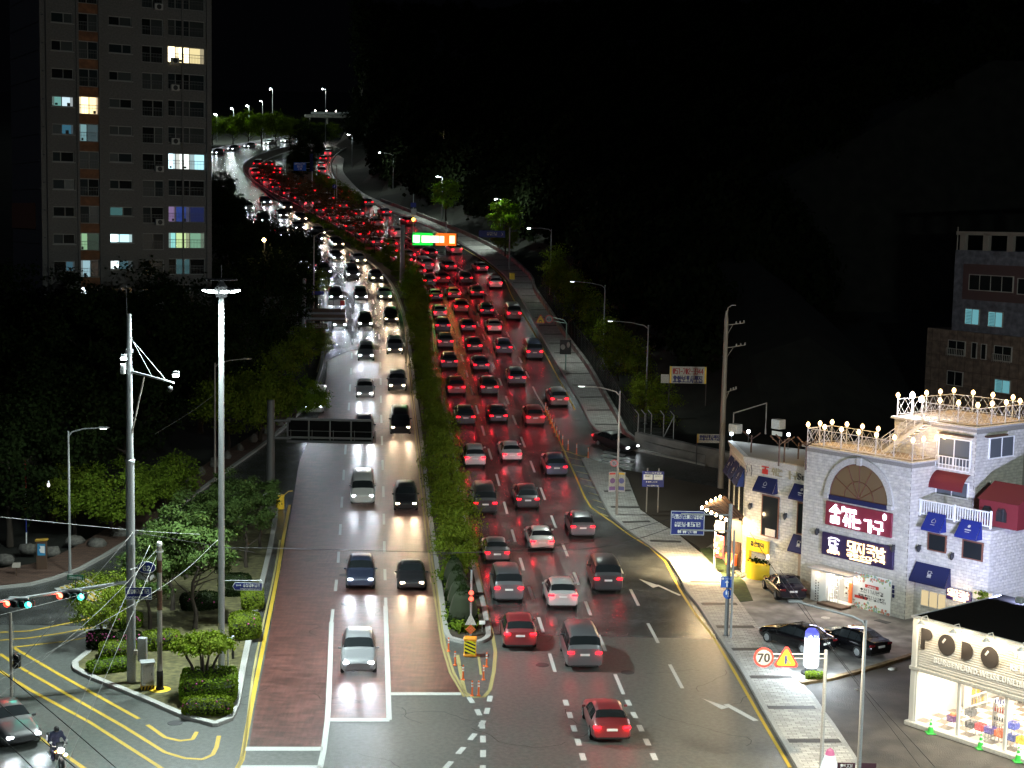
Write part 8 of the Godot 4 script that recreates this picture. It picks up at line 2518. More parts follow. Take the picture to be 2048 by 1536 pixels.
func build_forecourt() -> void:
	# glowing inflatable column
	var g := G(1621, 1352) + Vector3(0, 0.13, 0)
	var h := tall(g, 1621, 1256)
	var t := thing("inflatable_column", "glowing white inflatable advertising column with a blue top at the forecourt corner", "advertising column", g)
	part(t, "base", MB.new().lathe([[0.5, 0], [0.52, 0.08], [0.34, 0.16], [0.3, 0.4]], 18), M.rubber)
	part(t, "lit_tube", MB.new().lathe([[0.32, 0.35], [0.41, 0.5], [0.38, h - 0.5]], 20), glow(Color(0.78, 0.92, 1), 1.0))
	part(t, "blue_lit_top", MB.new().lathe([[0.38, h - 0.5], [0.36, h - 0.2], [0.25, h - 0.05], [0.001, h]], 20), glow(Color(0.1, 0.12, 0.85), 0.35))
	var b := MB.new()
	letters(b, "송정", Transform3D(Basis(), Vector3(0, h - 0.42, 0.385)), 0.26, 0.55)
	part(t, "lettering", b, M.white)
	for k in [-1, 1]: lamp(t, Vector3(k * 0.75, 1.2, 0.6), Color(0.8, 0.92, 1), 3.6, 0.35)
	shrub("weed_tuft", G(1629, 1362) + Vector3(0, 0.13, 0), Vector3(0.9, 0.35, 0.5), "tuft of weeds at the foot of the inflatable column", "leaf", 0.7)
	# second column at the lower edge
	g = G(1656, 1600) + Vector3(0, 0.13, 0)
	h = tall(g, 1654, 1495)
	t = thing("inflatable_cone", "pale lit inflatable cone with a pink tip at the lower edge of the picture", "advertising column", g)
	part(t, "lit_tube", MB.new().lathe([[0.55, 0.1], [0.5, h * 0.4], [0.2, h * 0.86]], 18), glow(Color(0.75, 0.9, 0.88), 0.32))
	part(t, "pink_lit_tip", MB.new().lathe([[0.2, h * 0.86], [0.14, h * 0.95], [0.001, h]], 18), glow(Color(0.9, 0.15, 0.4), 0.2))
	part(t, "base", MB.new().lathe([[0.6, 0], [0.6, 0.1], [0.001, 0.12]], 18), M.rubber)
	# speed and merge signs on their post
	g = G(1640, 1585) + Vector3(0, 0.1, 0)
	h = tall(g, 1643, 1300)
	t = thing("speed_sign_post", "grey post carrying a 70 speed limit disc and a yellow merging triangle", "sign", g)
	cylinder_post(t, h, 0.075, M.galv)
	var z := -g.z
	for y in [1308.0, 1317.0]: part(t, "arm", MB.new().tube([Vector3(0, tall(g, 1643, y), 0), W(1545, y, z) - g], 0.03, 6), M.galv)
	disc_sign(t, W(1527, 1314, z) - g + Vector3(0, 0, 0.05), 0.42, "70", 0.36)
	var c := W(1572, 1316, z) - g + Vector3(0, 0, 0.05)
	tri_sign(t, c, 0.95)
	part(t, "merge_symbol", MB.new().box(c + Vector3(-0.02, -0.05, 0.04), Vector3(0.1, 0.36, 0.012)).box(c + Vector3(0.1, -0.12, 0.04), Vector3(0.04, 0.26, 0.012), Basis(Vector3.BACK, 0.7)), mat(Color(0.02, 0.03, 0.12), 0.5))
	# lamp post with a long arm
	g = G(1713, 1640) + Vector3(0, 0.1, 0)
	h = tall(g, 1732, 1240)
	t = thing("street_lamp", "tall grey lamp post at the lower right with a long arm over the pavement", "street lamp", g)
	z = -g.z
	part(t, "pole", MB.new().lathe([[0.2, 0], [0.2, 0.06], [0.1, 0.1], [0.065, h]], 10), M.paint_grey)
	spot(t, W(1590, 1203, z) - g + Vector3(0, -0.1, 0), Vector3(0.1, -1, 0), Color(1, 0.83, 0.58), 52.0, 74, 0.12)
	var tip := W(1590, 1203, z) - g
	var knee := W(1705, 1233, z) - g
	part(t, "arm", MB.new().tube([Vector3(0, h - 0.25, 0), Vector3(-0.15, h - 0.05, 0), knee, tip], [0.06, 0.055, 0.05, 0.035], 7), M.paint_grey)
	part(t, "lamp_head", MB.new().bev(tip, Vector3(0.6, 0.1, 0.25), 0.04), M.paint_grey)
	var at := W(1713, 1545, z) - g
	for s in [-1, 1]: part(t, "banner", MB.new().bev(at + Vector3(s * 0.42, 0.0, 0), Vector3(0.72, 0.8, 0.02), 0.005), mat(Color(0.06, 0.02, 0.03), 0.6))
	b = MB.new()
	letters(b, "현재", Transform3D(Basis(), at + Vector3(-0.42, 0.25, 0.012)), 0.18, 0.5)
	part(t, "lettering", b, M.white)
	b = MB.new()
	b.lathe([[0.001, 0], [0.28, 0], [0.28, 0.02], [0.001, 0.022]], 18, Transform3D(Basis(), G(1651, 1240) + Vector3(0, 0.125, 0)))
	one("manhole_cover", b, M.off_white, "pale round manhole cover on the concrete forecourt", "manhole cover")
	b = MB.new()
	b.bev(G(1765, 1247) + Vector3(0, 0.125, 0), Vector3(0.9, 0.03, 0.5), 0.01, Basis(Vector3.UP, -0.9))
	one("drain_cover", b, M.dark_metal, "dark square drain cover on the forecourt near the tiled wing", "drain cover")
	for k in [[1785, 1341, "pale flat stone lying in the yard below the forecourt edge"], [1712, 1382, "tiny pale stone lying in the dark yard"]]:
		b = MB.new()
		b.ball(Vector3(0, 0.05, 0), Vector3(0.28, 0.08, 0.16) * (1.0 if k[0] > 1750 else 0.4), 7)
		one("stone", b, M.off_white, k[2], "stone").position = G(k[0], k[1]) + Vector3(0, 0.03, 0)
	# parked cars
	var ink := mat(Color(0.004, 0.004, 0.005), 0.1)
	var plum := mat(Color(0.012, 0.009, 0.017), 0.12)
	for k in [[1566, 1192, plum, 0.1, "dark plum saloon parked nose-in below the yellow stall", false], [1592, 1297, ink, 0.6, "black saloon parked half behind the glowing column", true], [1699, 1303, ink, 0.6, "glossy black saloon parked right of the glowing column", false]]:
		var p := G(k[0], k[1]) + Vector3(0, 0.13, 0)
		var car := make_car("sedan", k[2], k[4], "car", "")
		car.rotation.y = k[3]
		car.position = p

# ---------------------------------------------------------------- far lamps and structures at the top of the hill
func build_far() -> void:
	var spots := [[430, 300, 229, "far-off street lamp nearest the tower's right edge"], [463, 300, 217, "second far-off street lamp from the tower"], [494, 296, 212, "third far-off street lamp from the tower above a green tree"], [521, 290, 202, "fourth far-off street lamp from the tower above a green tree"], [541, 288, 178, "highest far-off street lamp of the cluster by the tower"], [526, 292, 238, "low far-off street lamp below the cluster"]]
	for k in spots:
		var z := 455.0 if k[2] > 205 else 475.0
		var base := W(k[0] + 4, k[1], z)
		base.y = hz(z) - 4.0
		var t := thing("street_lamp", k[3], "street lamp", base)
		var q := W(k[0], k[2], z) - base
		part(t, "pole", MB.new().cyl(Vector3(), Vector3(0, q.y, 0), 0.14, 0.1, 6), M.paint_grey)
		part(t, "arm", MB.new().tube([Vector3(0, q.y, 0), q + Vector3(0, 0.15, 0)], 0.08, 5), M.paint_grey)
		part(t, "lamp_lens", MB.new().ball(q, Vector3(0.24, 0.2, 0.24), 8), glow(Color(0.85, 1.0, 0.95), 60.0))
		lamp(t, q, Color(0.82, 1.0, 0.86), 13.0, 0.2)
	for k in [[425, 292, 0.8, "bright far tree under the lamp by the tower"], [466, 290, 0.8, "pale far tree under the second far lamp"], [497, 285, 0.95, "far green tree under the third far lamp"], [523, 275, 0.9, "far green tree under the fourth far lamp"], [552, 270, 0.95, "far green tree right of the lamp cluster"], [580, 276, 0.8, "far low tree above the upper road"], [610, 268, 0.8, "far low tree left of the footbridge"], [640, 280, 0.7, "far yellowish tree at the top of the hill"], [662, 276, 0.7, "far bright tree under the footbridge"]]:
		var z := 448.0
		var p := W(k[0], k[1], z)
		plant("broad", "far_tree", Vector3(p.x, hz(z) - 1.0, -z), k[2] * 1.5, k[3], "tree", "", 1.0)
	for k in [[606, 362, 1.0, "dark tree between ramp and main road at the blue board"], [615, 345, 1.4, "tall dark tree right of the blue board on the ramp island"], [588, 345, 0.7, "dark tree left of the blue board at the bend"], [640, 300, 1.1, "dark tree above the ramp's bend"], [610, 298, 1.2, "dark tree between the upper road and ramp"]]:
		plant("dark", "dark_tree", G(k[0], k[1]) + Vector3(0, -0.3, 0), k[2] * 0.62, k[3], "tree")
	for i in 9:
		plant("slim", "ramp_shrub", G(634 + i * 10, 366 + i * 5.5) + Vector3(0, 0.13, 0), 0.9, "low green shrub on the ramp island, %s from its upper end" % ["first", "second", "third", "fourth", "fifth", "sixth", "seventh", "eighth", "ninth"][i], "shrub", "shrubs along the ramp island", -1.6)
	var g := G(624, 385)
	var z := -g.z
	var h := tall(g, 625, 318)
	var t := thing("direction_sign", "blue overhead direction board with white letters at the ramp island", "sign", g)
	part(t, "post", MB.new().cyl(Vector3(), Vector3(0, h, 0), 0.14, 0.1, 8), M.galv)
	for y in [325.0, 337.0]: part(t, "arm", MB.new().tube([Vector3(0, tall(g, 625, y), 0), W(603, y, z) - g], 0.07, 6), M.galv)
	var at := W(600, 333, z) - g
	part(t, "board", MB.new().bev(at + Vector3(0, 0, 0.1), Vector3(2.7, 1.75, 0.06), 0.03), mat(Color(0.01, 0.1, 0.5), 0.45))
	var b := MB.new()
	letters(b, "해운대신시가지", Transform3D(Basis(), at + Vector3(0, 0.55, 0.132)), 0.34, 2.3, 0.12)
	letters(b, "장산로", Transform3D(Basis(), at + Vector3(0, 0.0, 0.132)), 0.42, 1.2, 0.12)
	letters(b, "2:00", Transform3D(Basis(), at + Vector3(0, -0.52, 0.132)), 0.32, 0.8, 0.12)
	part(t, "lettering", b, M.white)
	part(t, "dark_panel", MB.new().bev(Vector3(-0.15, tall(g, 622, 325), 0.1), Vector3(0.75, 3.8, 0.1), 0.03), M.navy)
	g = G(590, 400)
	t = thing("pole", "thin post below the blue board at the edge of the uphill lanes", "pole", g)
	part(t, "pole", MB.new().cyl(Vector3(), Vector3(0, tall(g, 590, 350), 0), 0.09, 0.07, 7), M.galv)
	# footbridge at the top of the hill
	var p := W(665, 233, 470)
	t = thing("footbridge", "grey footbridge deck with small lights crossing at the top of the hill", "bridge", p)
	part(t, "deck", MB.new().bev(Vector3(0, 0, 0), Vector3(17, 0.9, 2.4), 0.1), M.concrete)
	part(t, "parapet", MB.new().box(Vector3(1.0, 0.9, 1.1), Vector3(15, 0.7, 0.1)), M.galv)
	for x in [-7.0, -1.5, 5.0]: part(t, "pier", MB.new().cyl(Vector3(x, -14, 0), Vector3(x, -0.4, 0), 0.35, 0.35, 8), M.concrete)
	for x in [-5.2, -1.8, 1.2]:
		part(t, "lamp_bulb", MB.new().ball(Vector3(x, 1.6, 1.0), Vector3(0.18, 0.18, 0.18), 7), glow(Color(1, 0.95, 0.85), 12.0))
		part(t, "lamp_stem", MB.new().cyl(Vector3(x, 0.4, 1.0), Vector3(x, 1.5, 1.0), 0.05), M.galv)
	lamp(t, Vector3(-1.8, 1.6, 1.0), Color(1, 0.95, 0.85), 8.0, 0.18)
	# a lit spot high on the dark slope
	p = W(900, 297, 330)
	t = thing("hillside_wall", "pale lit wall fragment high on the dark wooded slope with a thin pole", "wall", p)
	part(t, "wall", MB.new().bev(Vector3(0.6, -0.4, 0), Vector3(5.5, 1.2, 0.3), 0.05, Basis(Vector3.BACK, -0.12)), M.concrete)
	part(t, "pole", MB.new().cyl(Vector3(-1.4, -2, 0.3), Vector3(-1.4, 5.2, 0.3), 0.08, 0.06, 6), M.galv)
	part(t, "lamp_bulb", MB.new().ball(Vector3(-0.4, 0.9, 0.9), Vector3(0.12, 0.12, 0.12), 7), M.lamp_warm)
	part(t, "lamp_stem", MB.new().cyl(Vector3(-0.4, -1, 0.9), Vector3(-0.4, 0.8, 0.9), 0.04), M.galv)
	lamp(t, Vector3(-0.4, 0.9, 0.9), Color(1, 0.75, 0.4), 1.6, 0.12)
	# low wall of the upper road's outer edge
	b = MB.new()
	for piece in Geometry2D.offset_polyline(smooth(flat([[380, 318], [430, 302], [520, 286], [620, 270], [690, 258]])), 0.2, Geometry2D.JOIN_ROUND, Geometry2D.END_BUTT): slab(b, piece, 0.9, 0.3)
	one("guard_rail", b, M.galv, "pale guard rail along the far upper road", "guard rail")

func build_wires() -> void:
	for k in [[[400, 1069, 76], [264, 1060, 75.8], [-40, 1030, 72], 0.9, "pale cable sagging from the camera pole to the left edge"], [[1440, 1010, 92], [1150, 1085, 86], [860, 1110, 80], 0.0, "upper black cable sagging across the uphill lanes to the right"], [[1440, 1018, 92], [1150, 1100, 86], [440, 1095, 78], 0.0, "lower black cable sagging across the road to the high mast"], [[322, 1090, 74], [200, 1220, 66], [0, 1392, 60], 0.0, "pale guy wire from the old post to the lower left"], [[263, 1062, 75], [245, 1090, 66], [20, 1345, 62], 0.0, "pale cable from the camera pole down to the signal post"], [[272, 1065, 75], [330, 1075, 75], [510, 1105, 80], 0.0, "cable from the camera pole to the road edge on the right"], [[438, 1078, 78], [330, 1170, 70], [0, 1360, 58], 0.0, "long pale wire from the high mast to the lower left corner"], [[300, 1090, 74], [215, 1275, 60], [100, 1560, 50], 0.0, "steep pale guy wire beside the motorcycle"], [[320, 1095, 74], [245, 1275, 62], [120, 1560, 52], 0.0, "second steep pale guy wire beside the motorcycle"], [[-10, 1332, 50], [110, 1430, 50], [260, 1560, 50], 0.0, "black cable crossing the lower left corner, highest"], [[-10, 1400, 48], [60, 1460, 48], [180, 1560, 48], 0.0, "black cable crossing the lower left corner, middle"], [[-10, 1465, 46], [40, 1510, 46], [90, 1560, 46], 0.0, "black cable crossing the lower left corner, lowest"], [[1500, 1065, 84], [1590, 1200, 72], [1860, 1560, 58], 0.0, "thin black cable slanting down across the forecourt"], [[1560, 1140, 84], [1690, 1330, 72], [1880, 1545, 62], 0.0, "second thin black cable slanting down before the shop"], [[262, 1160, 75], [160, 1190, 70], [0, 1230, 66], 0.0, "thin cable hanging below the signal arm"], [[428, 790, 124], [380, 825, 120], [310, 868, 112], 0.0, "thin pale stay cable left of the high mast"]]:
		var a := W(k[0][0], k[0][1], k[0][2])
		var m := W(k[1][0], k[1][1], k[1][2])
		var c := W(k[2][0], k[2][1], k[2][2])
		var pts := []
		for i in 17:
			var s := i / 8.0
			pts.append(a.cubic_interpolate(m, a * 2 - m, c, s) if s <= 1.0 else m.cubic_interpolate(c, a, c * 2 - m, s - 1.0))
		var pale: bool = str(k[4]).contains("pale") or str(k[4]).contains("signal arm")
		one("cable", MB.new().tube(pts, 0.013 if pale else 0.018, 5), M.rope if pale else M.cable, k[4], "cable")

# ---------------------------------------------------------------- cars
const SHAPES := {   # z, half width, low, belt, top, half width of the roof; front at negative z
	"sedan": [[[-2.32, 0.58, 0.36, 0.54, 0.58, 0.4], [-2.24, 0.76, 0.26, 0.62, 0.68, 0.6], [-1.95, 0.88, 0.2, 0.7, 0.8, 0.74], [-1.2, 0.91, 0.2, 0.81, 0.93, 0.77], [-0.78, 0.92, 0.2, 0.87, 0.99, 0.76], [-0.05, 0.92, 0.2, 0.91, 1.37, 0.6], [0.65, 0.92, 0.2, 0.93, 1.43, 0.6], [1.2, 0.92, 0.2, 0.95, 1.35, 0.58], [1.75, 0.91, 0.22, 0.96, 1.06, 0.68], [2.14, 0.88, 0.26, 0.92, 1.02, 0.7], [2.3, 0.82, 0.36, 0.82, 0.92, 0.64]], 4, 5, 7, 8],
	"suv": [[[-2.3, 0.62, 0.4, 0.66, 0.72, 0.5], [-2.2, 0.8, 0.3, 0.78, 0.86, 0.7], [-1.9, 0.9, 0.25, 0.86, 0.98, 0.8], [-1.1, 0.93, 0.25, 0.96, 1.08, 0.8], [-0.85, 0.94, 0.25, 1.0, 1.13, 0.8], [-0.2, 0.94, 0.25, 1.03, 1.58, 0.66], [0.6, 0.94, 0.25, 1.05, 1.66, 0.66], [1.7, 0.94, 0.25, 1.07, 1.6, 0.65], [2.1, 0.92, 0.3, 1.08, 1.2, 0.72], [2.25, 0.88, 0.36, 0.98, 1.08, 0.68]], 4, 5, 7, 8],
	"van": [[[-2.5, 0.66, 0.4, 0.8, 0.9, 0.56], [-2.42, 0.84, 0.3, 0.92, 1.02, 0.76], [-2.1, 0.93, 0.25, 1.05, 1.2, 0.82], [-1.85, 0.95, 0.25, 1.1, 1.3, 0.82], [-1.25, 0.96, 0.25, 1.14, 1.86, 0.74], [0.4, 0.96, 0.25, 1.16, 1.95, 0.76], [2.2, 0.96, 0.25, 1.16, 1.92, 0.76], [2.42, 0.94, 0.3, 1.14, 1.4, 0.82], [2.5, 0.9, 0.36, 1.05, 1.25, 0.8]], 3, 4, 6, 7],
}
var car_parts := {}

func car_shape(kind: String) -> Dictionary:
	if car_parts.has(kind): return car_parts[kind]
	var s: Array = SHAPES[kind][0]
	var rows := []
	for k in s:
		var w: float = k[1]
		var half := [Vector2(0, k[2]), Vector2(w * 0.86, k[2]), Vector2(w * 0.98, k[2] + 0.1), Vector2(w, lerpf(k[2], k[3], 0.6)), Vector2(w * 0.96, k[3]), Vector2(lerpf(k[5], w * 0.96, 0.12), lerpf(k[3], k[4], 0.86)), Vector2(k[5] * 0.8, k[4]), Vector2(0, k[4] + 0.02)]
		var ring := []
		for i in 8: ring.append(Vector3(half[i].x, half[i].y, k[0]))
		for i in range(6, 0, -1): ring.append(Vector3(-half[i].x, half[i].y, k[0]))
		rows.append(ring)
	var n: int = rows[0].size()
	var nor := []
	for i in rows.size():
		var line := []
		for j in n:
			var dz: Vector3 = rows[mini(i + 1, rows.size() - 1)][j] - rows[maxi(i - 1, 0)][j]
			var dj: Vector3 = rows[i][(j + 1) % n] - rows[i][(j + n - 1) % n]
			line.append(dj.cross(dz).normalized())
		nor.append(line)
	var b := MB.new()
	for i in rows.size() - 1:
		for j in n:
			var l := (j + 1) % n
			b.quad_n(rows[i][j], rows[i][l], rows[i + 1][l], rows[i + 1][j], nor[i][j], nor[i][l], nor[i + 1][l], nor[i + 1][j])
	for j in range(1, n - 1):
		b.tri(rows[0][0], rows[0][j + 1], rows[0][j])
		b.tri(rows[-1][0], rows[-1][j], rows[-1][j + 1])
	var cowl: int = SHAPES[kind][1]
	var roof: int = SHAPES[kind][2]
	var roof_end: int = SHAPES[kind][3]
	var deck: int = SHAPES[kind][4]
	var lift := func(i: int, j: int, f: float, i2: int) -> Vector3:
		var p: Vector3 = rows[i][j].lerp(rows[i2][j], f)
		return p + nor[i][j].lerp(nor[i2][j], f).normalized() * 0.012
	var sides := []
	for side in [[4, 5], [9, 10]]:
		var glass := MB.new()
		sides.append(glass)
		for i in range(cowl, deck):
			var f0 := 0.35 if i == cowl else 0.0
			var f1 := 0.7 if i == deck - 1 else 0.96
			var a: Vector3 = lift.call(i, side[0], f0, i + 1)
			var a2: Vector3 = lift.call(i, side[1], f0, i + 1)
			var c: Vector3 = lift.call(i, side[0], f1, i + 1)
			var c2: Vector3 = lift.call(i, side[1], f1, i + 1)
			a = a.lerp(a2, 0.1); c = c.lerp(c2, 0.1)
			glass.quad(a, a2, c2, c)
	var shields := []
	for k in [[cowl, roof, 0.1, 0.92], [roof_end, deck, 0.1, 0.9]]:
		var shield := MB.new()
		shields.append(shield)
		for j in [5, 6, 7, 8]:
			shield.quad(lift.call(k[0], j, k[2], k[1]), lift.call(k[0], j + 1, k[2], k[1]), lift.call(k[0], j + 1, k[3], k[1]), lift.call(k[0], j, k[3], k[1]))
	var f: Array = s[1]
	var r: Array = s[-2]
	var d := {"body": b.done(), "glass": [sides[0].done(), sides[1].done()], "shield": [shields[0].done(), shields[1].done()], "front": s[0][0], "rear": s[-1][0], "hy": f[3] - 0.02, "ty": r[3] - 0.1, "hw": f[1] - 0.16, "tw": r[1] - 0.2}
	d.tyre = MB.new().lathe([[0.2, -0.1], [0.3, -0.1], [0.32, -0.06], [0.32, 0.06], [0.3, 0.1], [0.2, 0.1]], 16, Transform3D(Basis(Vector3.BACK, PI / 2), Vector3())).done()
	var rim := MB.new().lathe([[0.2, -0.09], [0.2, 0.09], [0.17, 0.1], [0.001, 0.105]], 12, Transform3D(Basis(Vector3.BACK, -PI / 2), Vector3()))
	for k in 5: rim.box(Vector3(0.1, sin(TAU * k / 5) * 0.1, cos(TAU * k / 5) * 0.1), Vector3(0.03, 0.04, 0.2), Basis(Vector3.RIGHT, -TAU * k / 5))
	d.rim = rim.done()
	d.tail = MB.new().bev(Vector3(), Vector3(0.36, 0.13, 0.16), 0.03).done()
	d.head = MB.new().bev(Vector3(), Vector3(0.3, 0.13, 0.2), 0.04).done()
	d.plate = MB.new().bev(Vector3(), Vector3(0.5, 0.12, 0.03), 0.008).done()
	d.mirror = MB.new().bev(Vector3(), Vector3(0.18, 0.12, 0.1), 0.03).done()
	d.grille = MB.new().bev(Vector3(), Vector3(0.9, 0.2, 0.06), 0.02).done()
	d.bumper = MB.new().bev(Vector3(), Vector3(1.5, 0.16, 0.1), 0.04).done()
	car_parts[kind] = d
	return d

func make_car(kind: String, paint_: Material, label: String, category: String, group: String, lit := 0) -> Node3D:   # lit: 1 rear lamps matter, 2 front lamps matter
	var d := car_shape(kind)
	var called := {"sedan": "saloon_car", "suv": "estate_car", "van": "van"}
	var t := thing(called[kind], label, category, Vector3(), group)
	part(t, "body", d.body, paint_)
	for k in 2: part(t, "side_windows", d.glass[k], M.glass_dark)
	part(t, "windscreen", d.shield[0], M.glass_dark)
	part(t, "rear_window", d.shield[1], M.glass_dark)
	for z in [-1.42, 1.38]:
		for s in [-1, 1]:
			var w := part(t, "wheel", d.tyre, M.rubber, Vector3(s * 0.84, 0.32, z))
			if s < 0: w.rotation.y = PI
			part(w, "rim", d.rim, M.galv)
	for s in [-1, 1]:
		var tp := Vector3(s * d.tw, d.ty, d.rear - 0.05)
		var hp := Vector3(s * d.hw, d.hy, d.front + 0.1)
		part(t, "tail_light", d.tail, M.tail_on if lit else M.tail_off, tp)
		part(t, "headlight", d.head, (M.head_warm if lit == 3 else M.head_on) if lit else M.head_off, hp)
		part(t, "mirror", d.mirror, paint_, Vector3(s * 1.0, d.hy + 0.32, -0.55))
		if lit == 1: lamp(t, tp + Vector3(0, 0, 0.06), Color(1, 0.02, 0.045), TAIL_E, 0.07)
		if lit >= 2: spot(t, hp + Vector3(0, 0, -0.06), Vector3(s * 0.02, -0.05, -1), Color(1, 0.72, 0.46) if lit == 3 else Color(0.86, 0.93, 1), HEAD_E * (1.3 if lit == 3 else 1.0), 42, 0.08, 0.9)
	part(t, "number_plate", d.plate, M.white, Vector3(0, d.ty - 0.1, d.rear + 0.03))
	part(t, "grille", d.grille, M.black, Vector3(0, d.hy - 0.14, d.front + 0.05))
	part(t, "bumper", d.bumper, M.black, Vector3(0, 0.34, d.rear - 0.05))
	return t

const TAIL_E := 0.38
const HEAD_E := 3.6

func offset_line(p: PackedVector2Array, q: PackedVector2Array, k: float) -> PackedVector2Array:   # the line between two lane edges
	var out := PackedVector2Array()
	for a in p:
		var best := a
		var far := 1e9
		for i in q.size() - 1:
			var c := Geometry2D.get_closest_point_to_segment(a, q[i], q[i + 1])
			if c.distance_to(a) < far:
				far = c.distance_to(a)
				best = c
		out.append(a.lerp(best, k))
	return out

func build_traffic() -> void:
	var paints := []
	for c in [Color(0.5, 0.5, 0.5), Color(0.02, 0.02, 0.024), Color(0.22, 0.23, 0.25), Color(0.6, 0.6, 0.58), Color(0.03, 0.04, 0.08), Color(0.1, 0.1, 0.11), Color(0.2, 0.02, 0.025)]:
		var m := mat(c, 0.28, 0.2)
		m.clearcoat_enabled = true
		paints.append(m)
	var hues := ["silver", "black", "grey", "white", "dark blue", "charcoal", "red"]
	var words := {"sedan": "saloon", "suv": "estate car", "van": "van"}
	var r := RandomNumberGenerator.new()
	r.seed = 2024
	var l0 := smooth(flat(MEDIAN_RIGHT))
	var l1 := smooth(flat(LINE_1))
	var l2 := smooth(flat(LINE_2))
	var l3 := smooth(flat([[1460, 1560], [1365, 1377], [1317, 1287], [1280, 1217], [1250, 1157], [1182, 1020], [1130, 905], [1092, 820]] + LINE_3.slice(1)))
	var l4 := smooth(flat([[1150, 820], [1125, 772], [1090, 707], [1060, 652], [1025, 595], [1007, 557], [972, 525], [915, 490]]))
	var la := smooth(flat(LINE_A))
	var lb := smooth(flat(LINE_B))
	var lc := smooth(flat(MEDIAN_LEFT))
	var le := smooth(flat(LEFT_KERB.slice(9, 20)))
	var lanes := [
		[offset_line(l1, l0, 0.5), 1, "uphill lane beside the planted median", 8.0, 5.5, 9.5, 430.0],
		[offset_line(l2, l1, 0.5), 1, "second uphill lane from the median", 3.0, 6.0, 11.0, 430.0],
		[offset_line(l3.slice(8), l2, 0.5), 1, "third uphill lane from the median", 6.0, 7.0, 13.0, 380.0],
		[offset_line(l4, l3, 0.5), 1, "exit lane beside the hillside pavement", 3.0, 10.0, 18.0, 110.0],
		[smooth(flat([[1092, 745], [1118, 800], [1160, 858], [1230, 895], [1330, 925], [1430, 948]])), -1, "side street turning right by the utility pole", 30.0, 14.0, 20.0, 60.0],
		[smooth(flat([[822, 452], [770, 430], [715, 402], [668, 380], [645, 352], [646, 325], [668, 302]])), 1, "exit ramp climbing round the hill", 2.0, 9.0, 16.0, 330.0],
		[offset_line(lb, lc, 0.48), 3, "downhill lane beside the planted median", 20.0, 12.0, 18.0, 330.0],
		[offset_line(la, lb, 0.5), 2, "middle downhill lane", 9.0, 13.0, 19.0, 330.0],
		[offset_line(la.slice(30), le, 0.42), 2, "kerbside downhill lane", 20.0, 13.0, 20.0, 190.0],
		[smooth(flat([[648, 760], [632, 820], [590, 880], [500, 950], [400, 1040], [330, 1090]])), -2, "slip road on the left", 12.0, 30.0, 30.0, 45.0],
		[smooth(flat([[400, 316], [440, 307], [520, 292], [600, 281], [650, 272]])), 2, "far upper road beyond the bend", 2.0, 4.0, 8.0, 90.0],
	]
	for lane in lanes:
		var path: PackedVector2Array = lane[0]
		var total := 0.0
		for i in path.size() - 1: total += path[i].distance_to(path[i + 1])
		var run: float = lane[3]
		var n := 0
		while run < minf(total - 3.0, lane[6]):
			var p := along(path, run)
			var ahead := along(path, run + 2.0)
			var dir := (ahead - p).normalized()
			if lane[1] < 0: dir = dir                       # paths drawn in the direction of travel
			elif lane[1] >= 2: dir = -dir
			var kind: String = ["sedan", "sedan", "suv", "suv", "van"][r.randi() % 5]
			var ci: int = [1, 5, 1, 4, 2, 6, 1, 5, 0, 3][r.randi() % 10]
			var lit: int = 1 if absi(lane[1]) == 1 else absi(lane[1])
			n += 1
			var label := "%s %s, %s along the %s" % [hues[ci], words[kind], nth(n), lane[2]]
			var car := make_car(kind, paints[ci], label, "van" if kind == "van" else "car", "cars in the " + lane[2], lit)
			var z := -p.y
			car.position = on(p.x, z, 0.0)
			var fwd := Vector3(dir.x, (hz(z - dir.y * 1.0) - hz(z)), dir.y)
			car.basis = Basis.looking_at(fwd.normalized(), up_at(car.position))
			run += 4.7 + r.randf_range(lane[4], lane[5]) * (1.0 if run < 60 else 0.8)
	build_corner_car(paints)
	build_rider()

func build_corner_car(paints: Array) -> void:
	var g := G(5, 1490)
	var t := make_car("sedan", paints[1], "black saloon with one bright headlight cut off by the picture's left edge", "car", "", 2)
	t.position = g + Vector3(-0.2, 0, -1.4)
	t.rotation.y = PI + 0.62

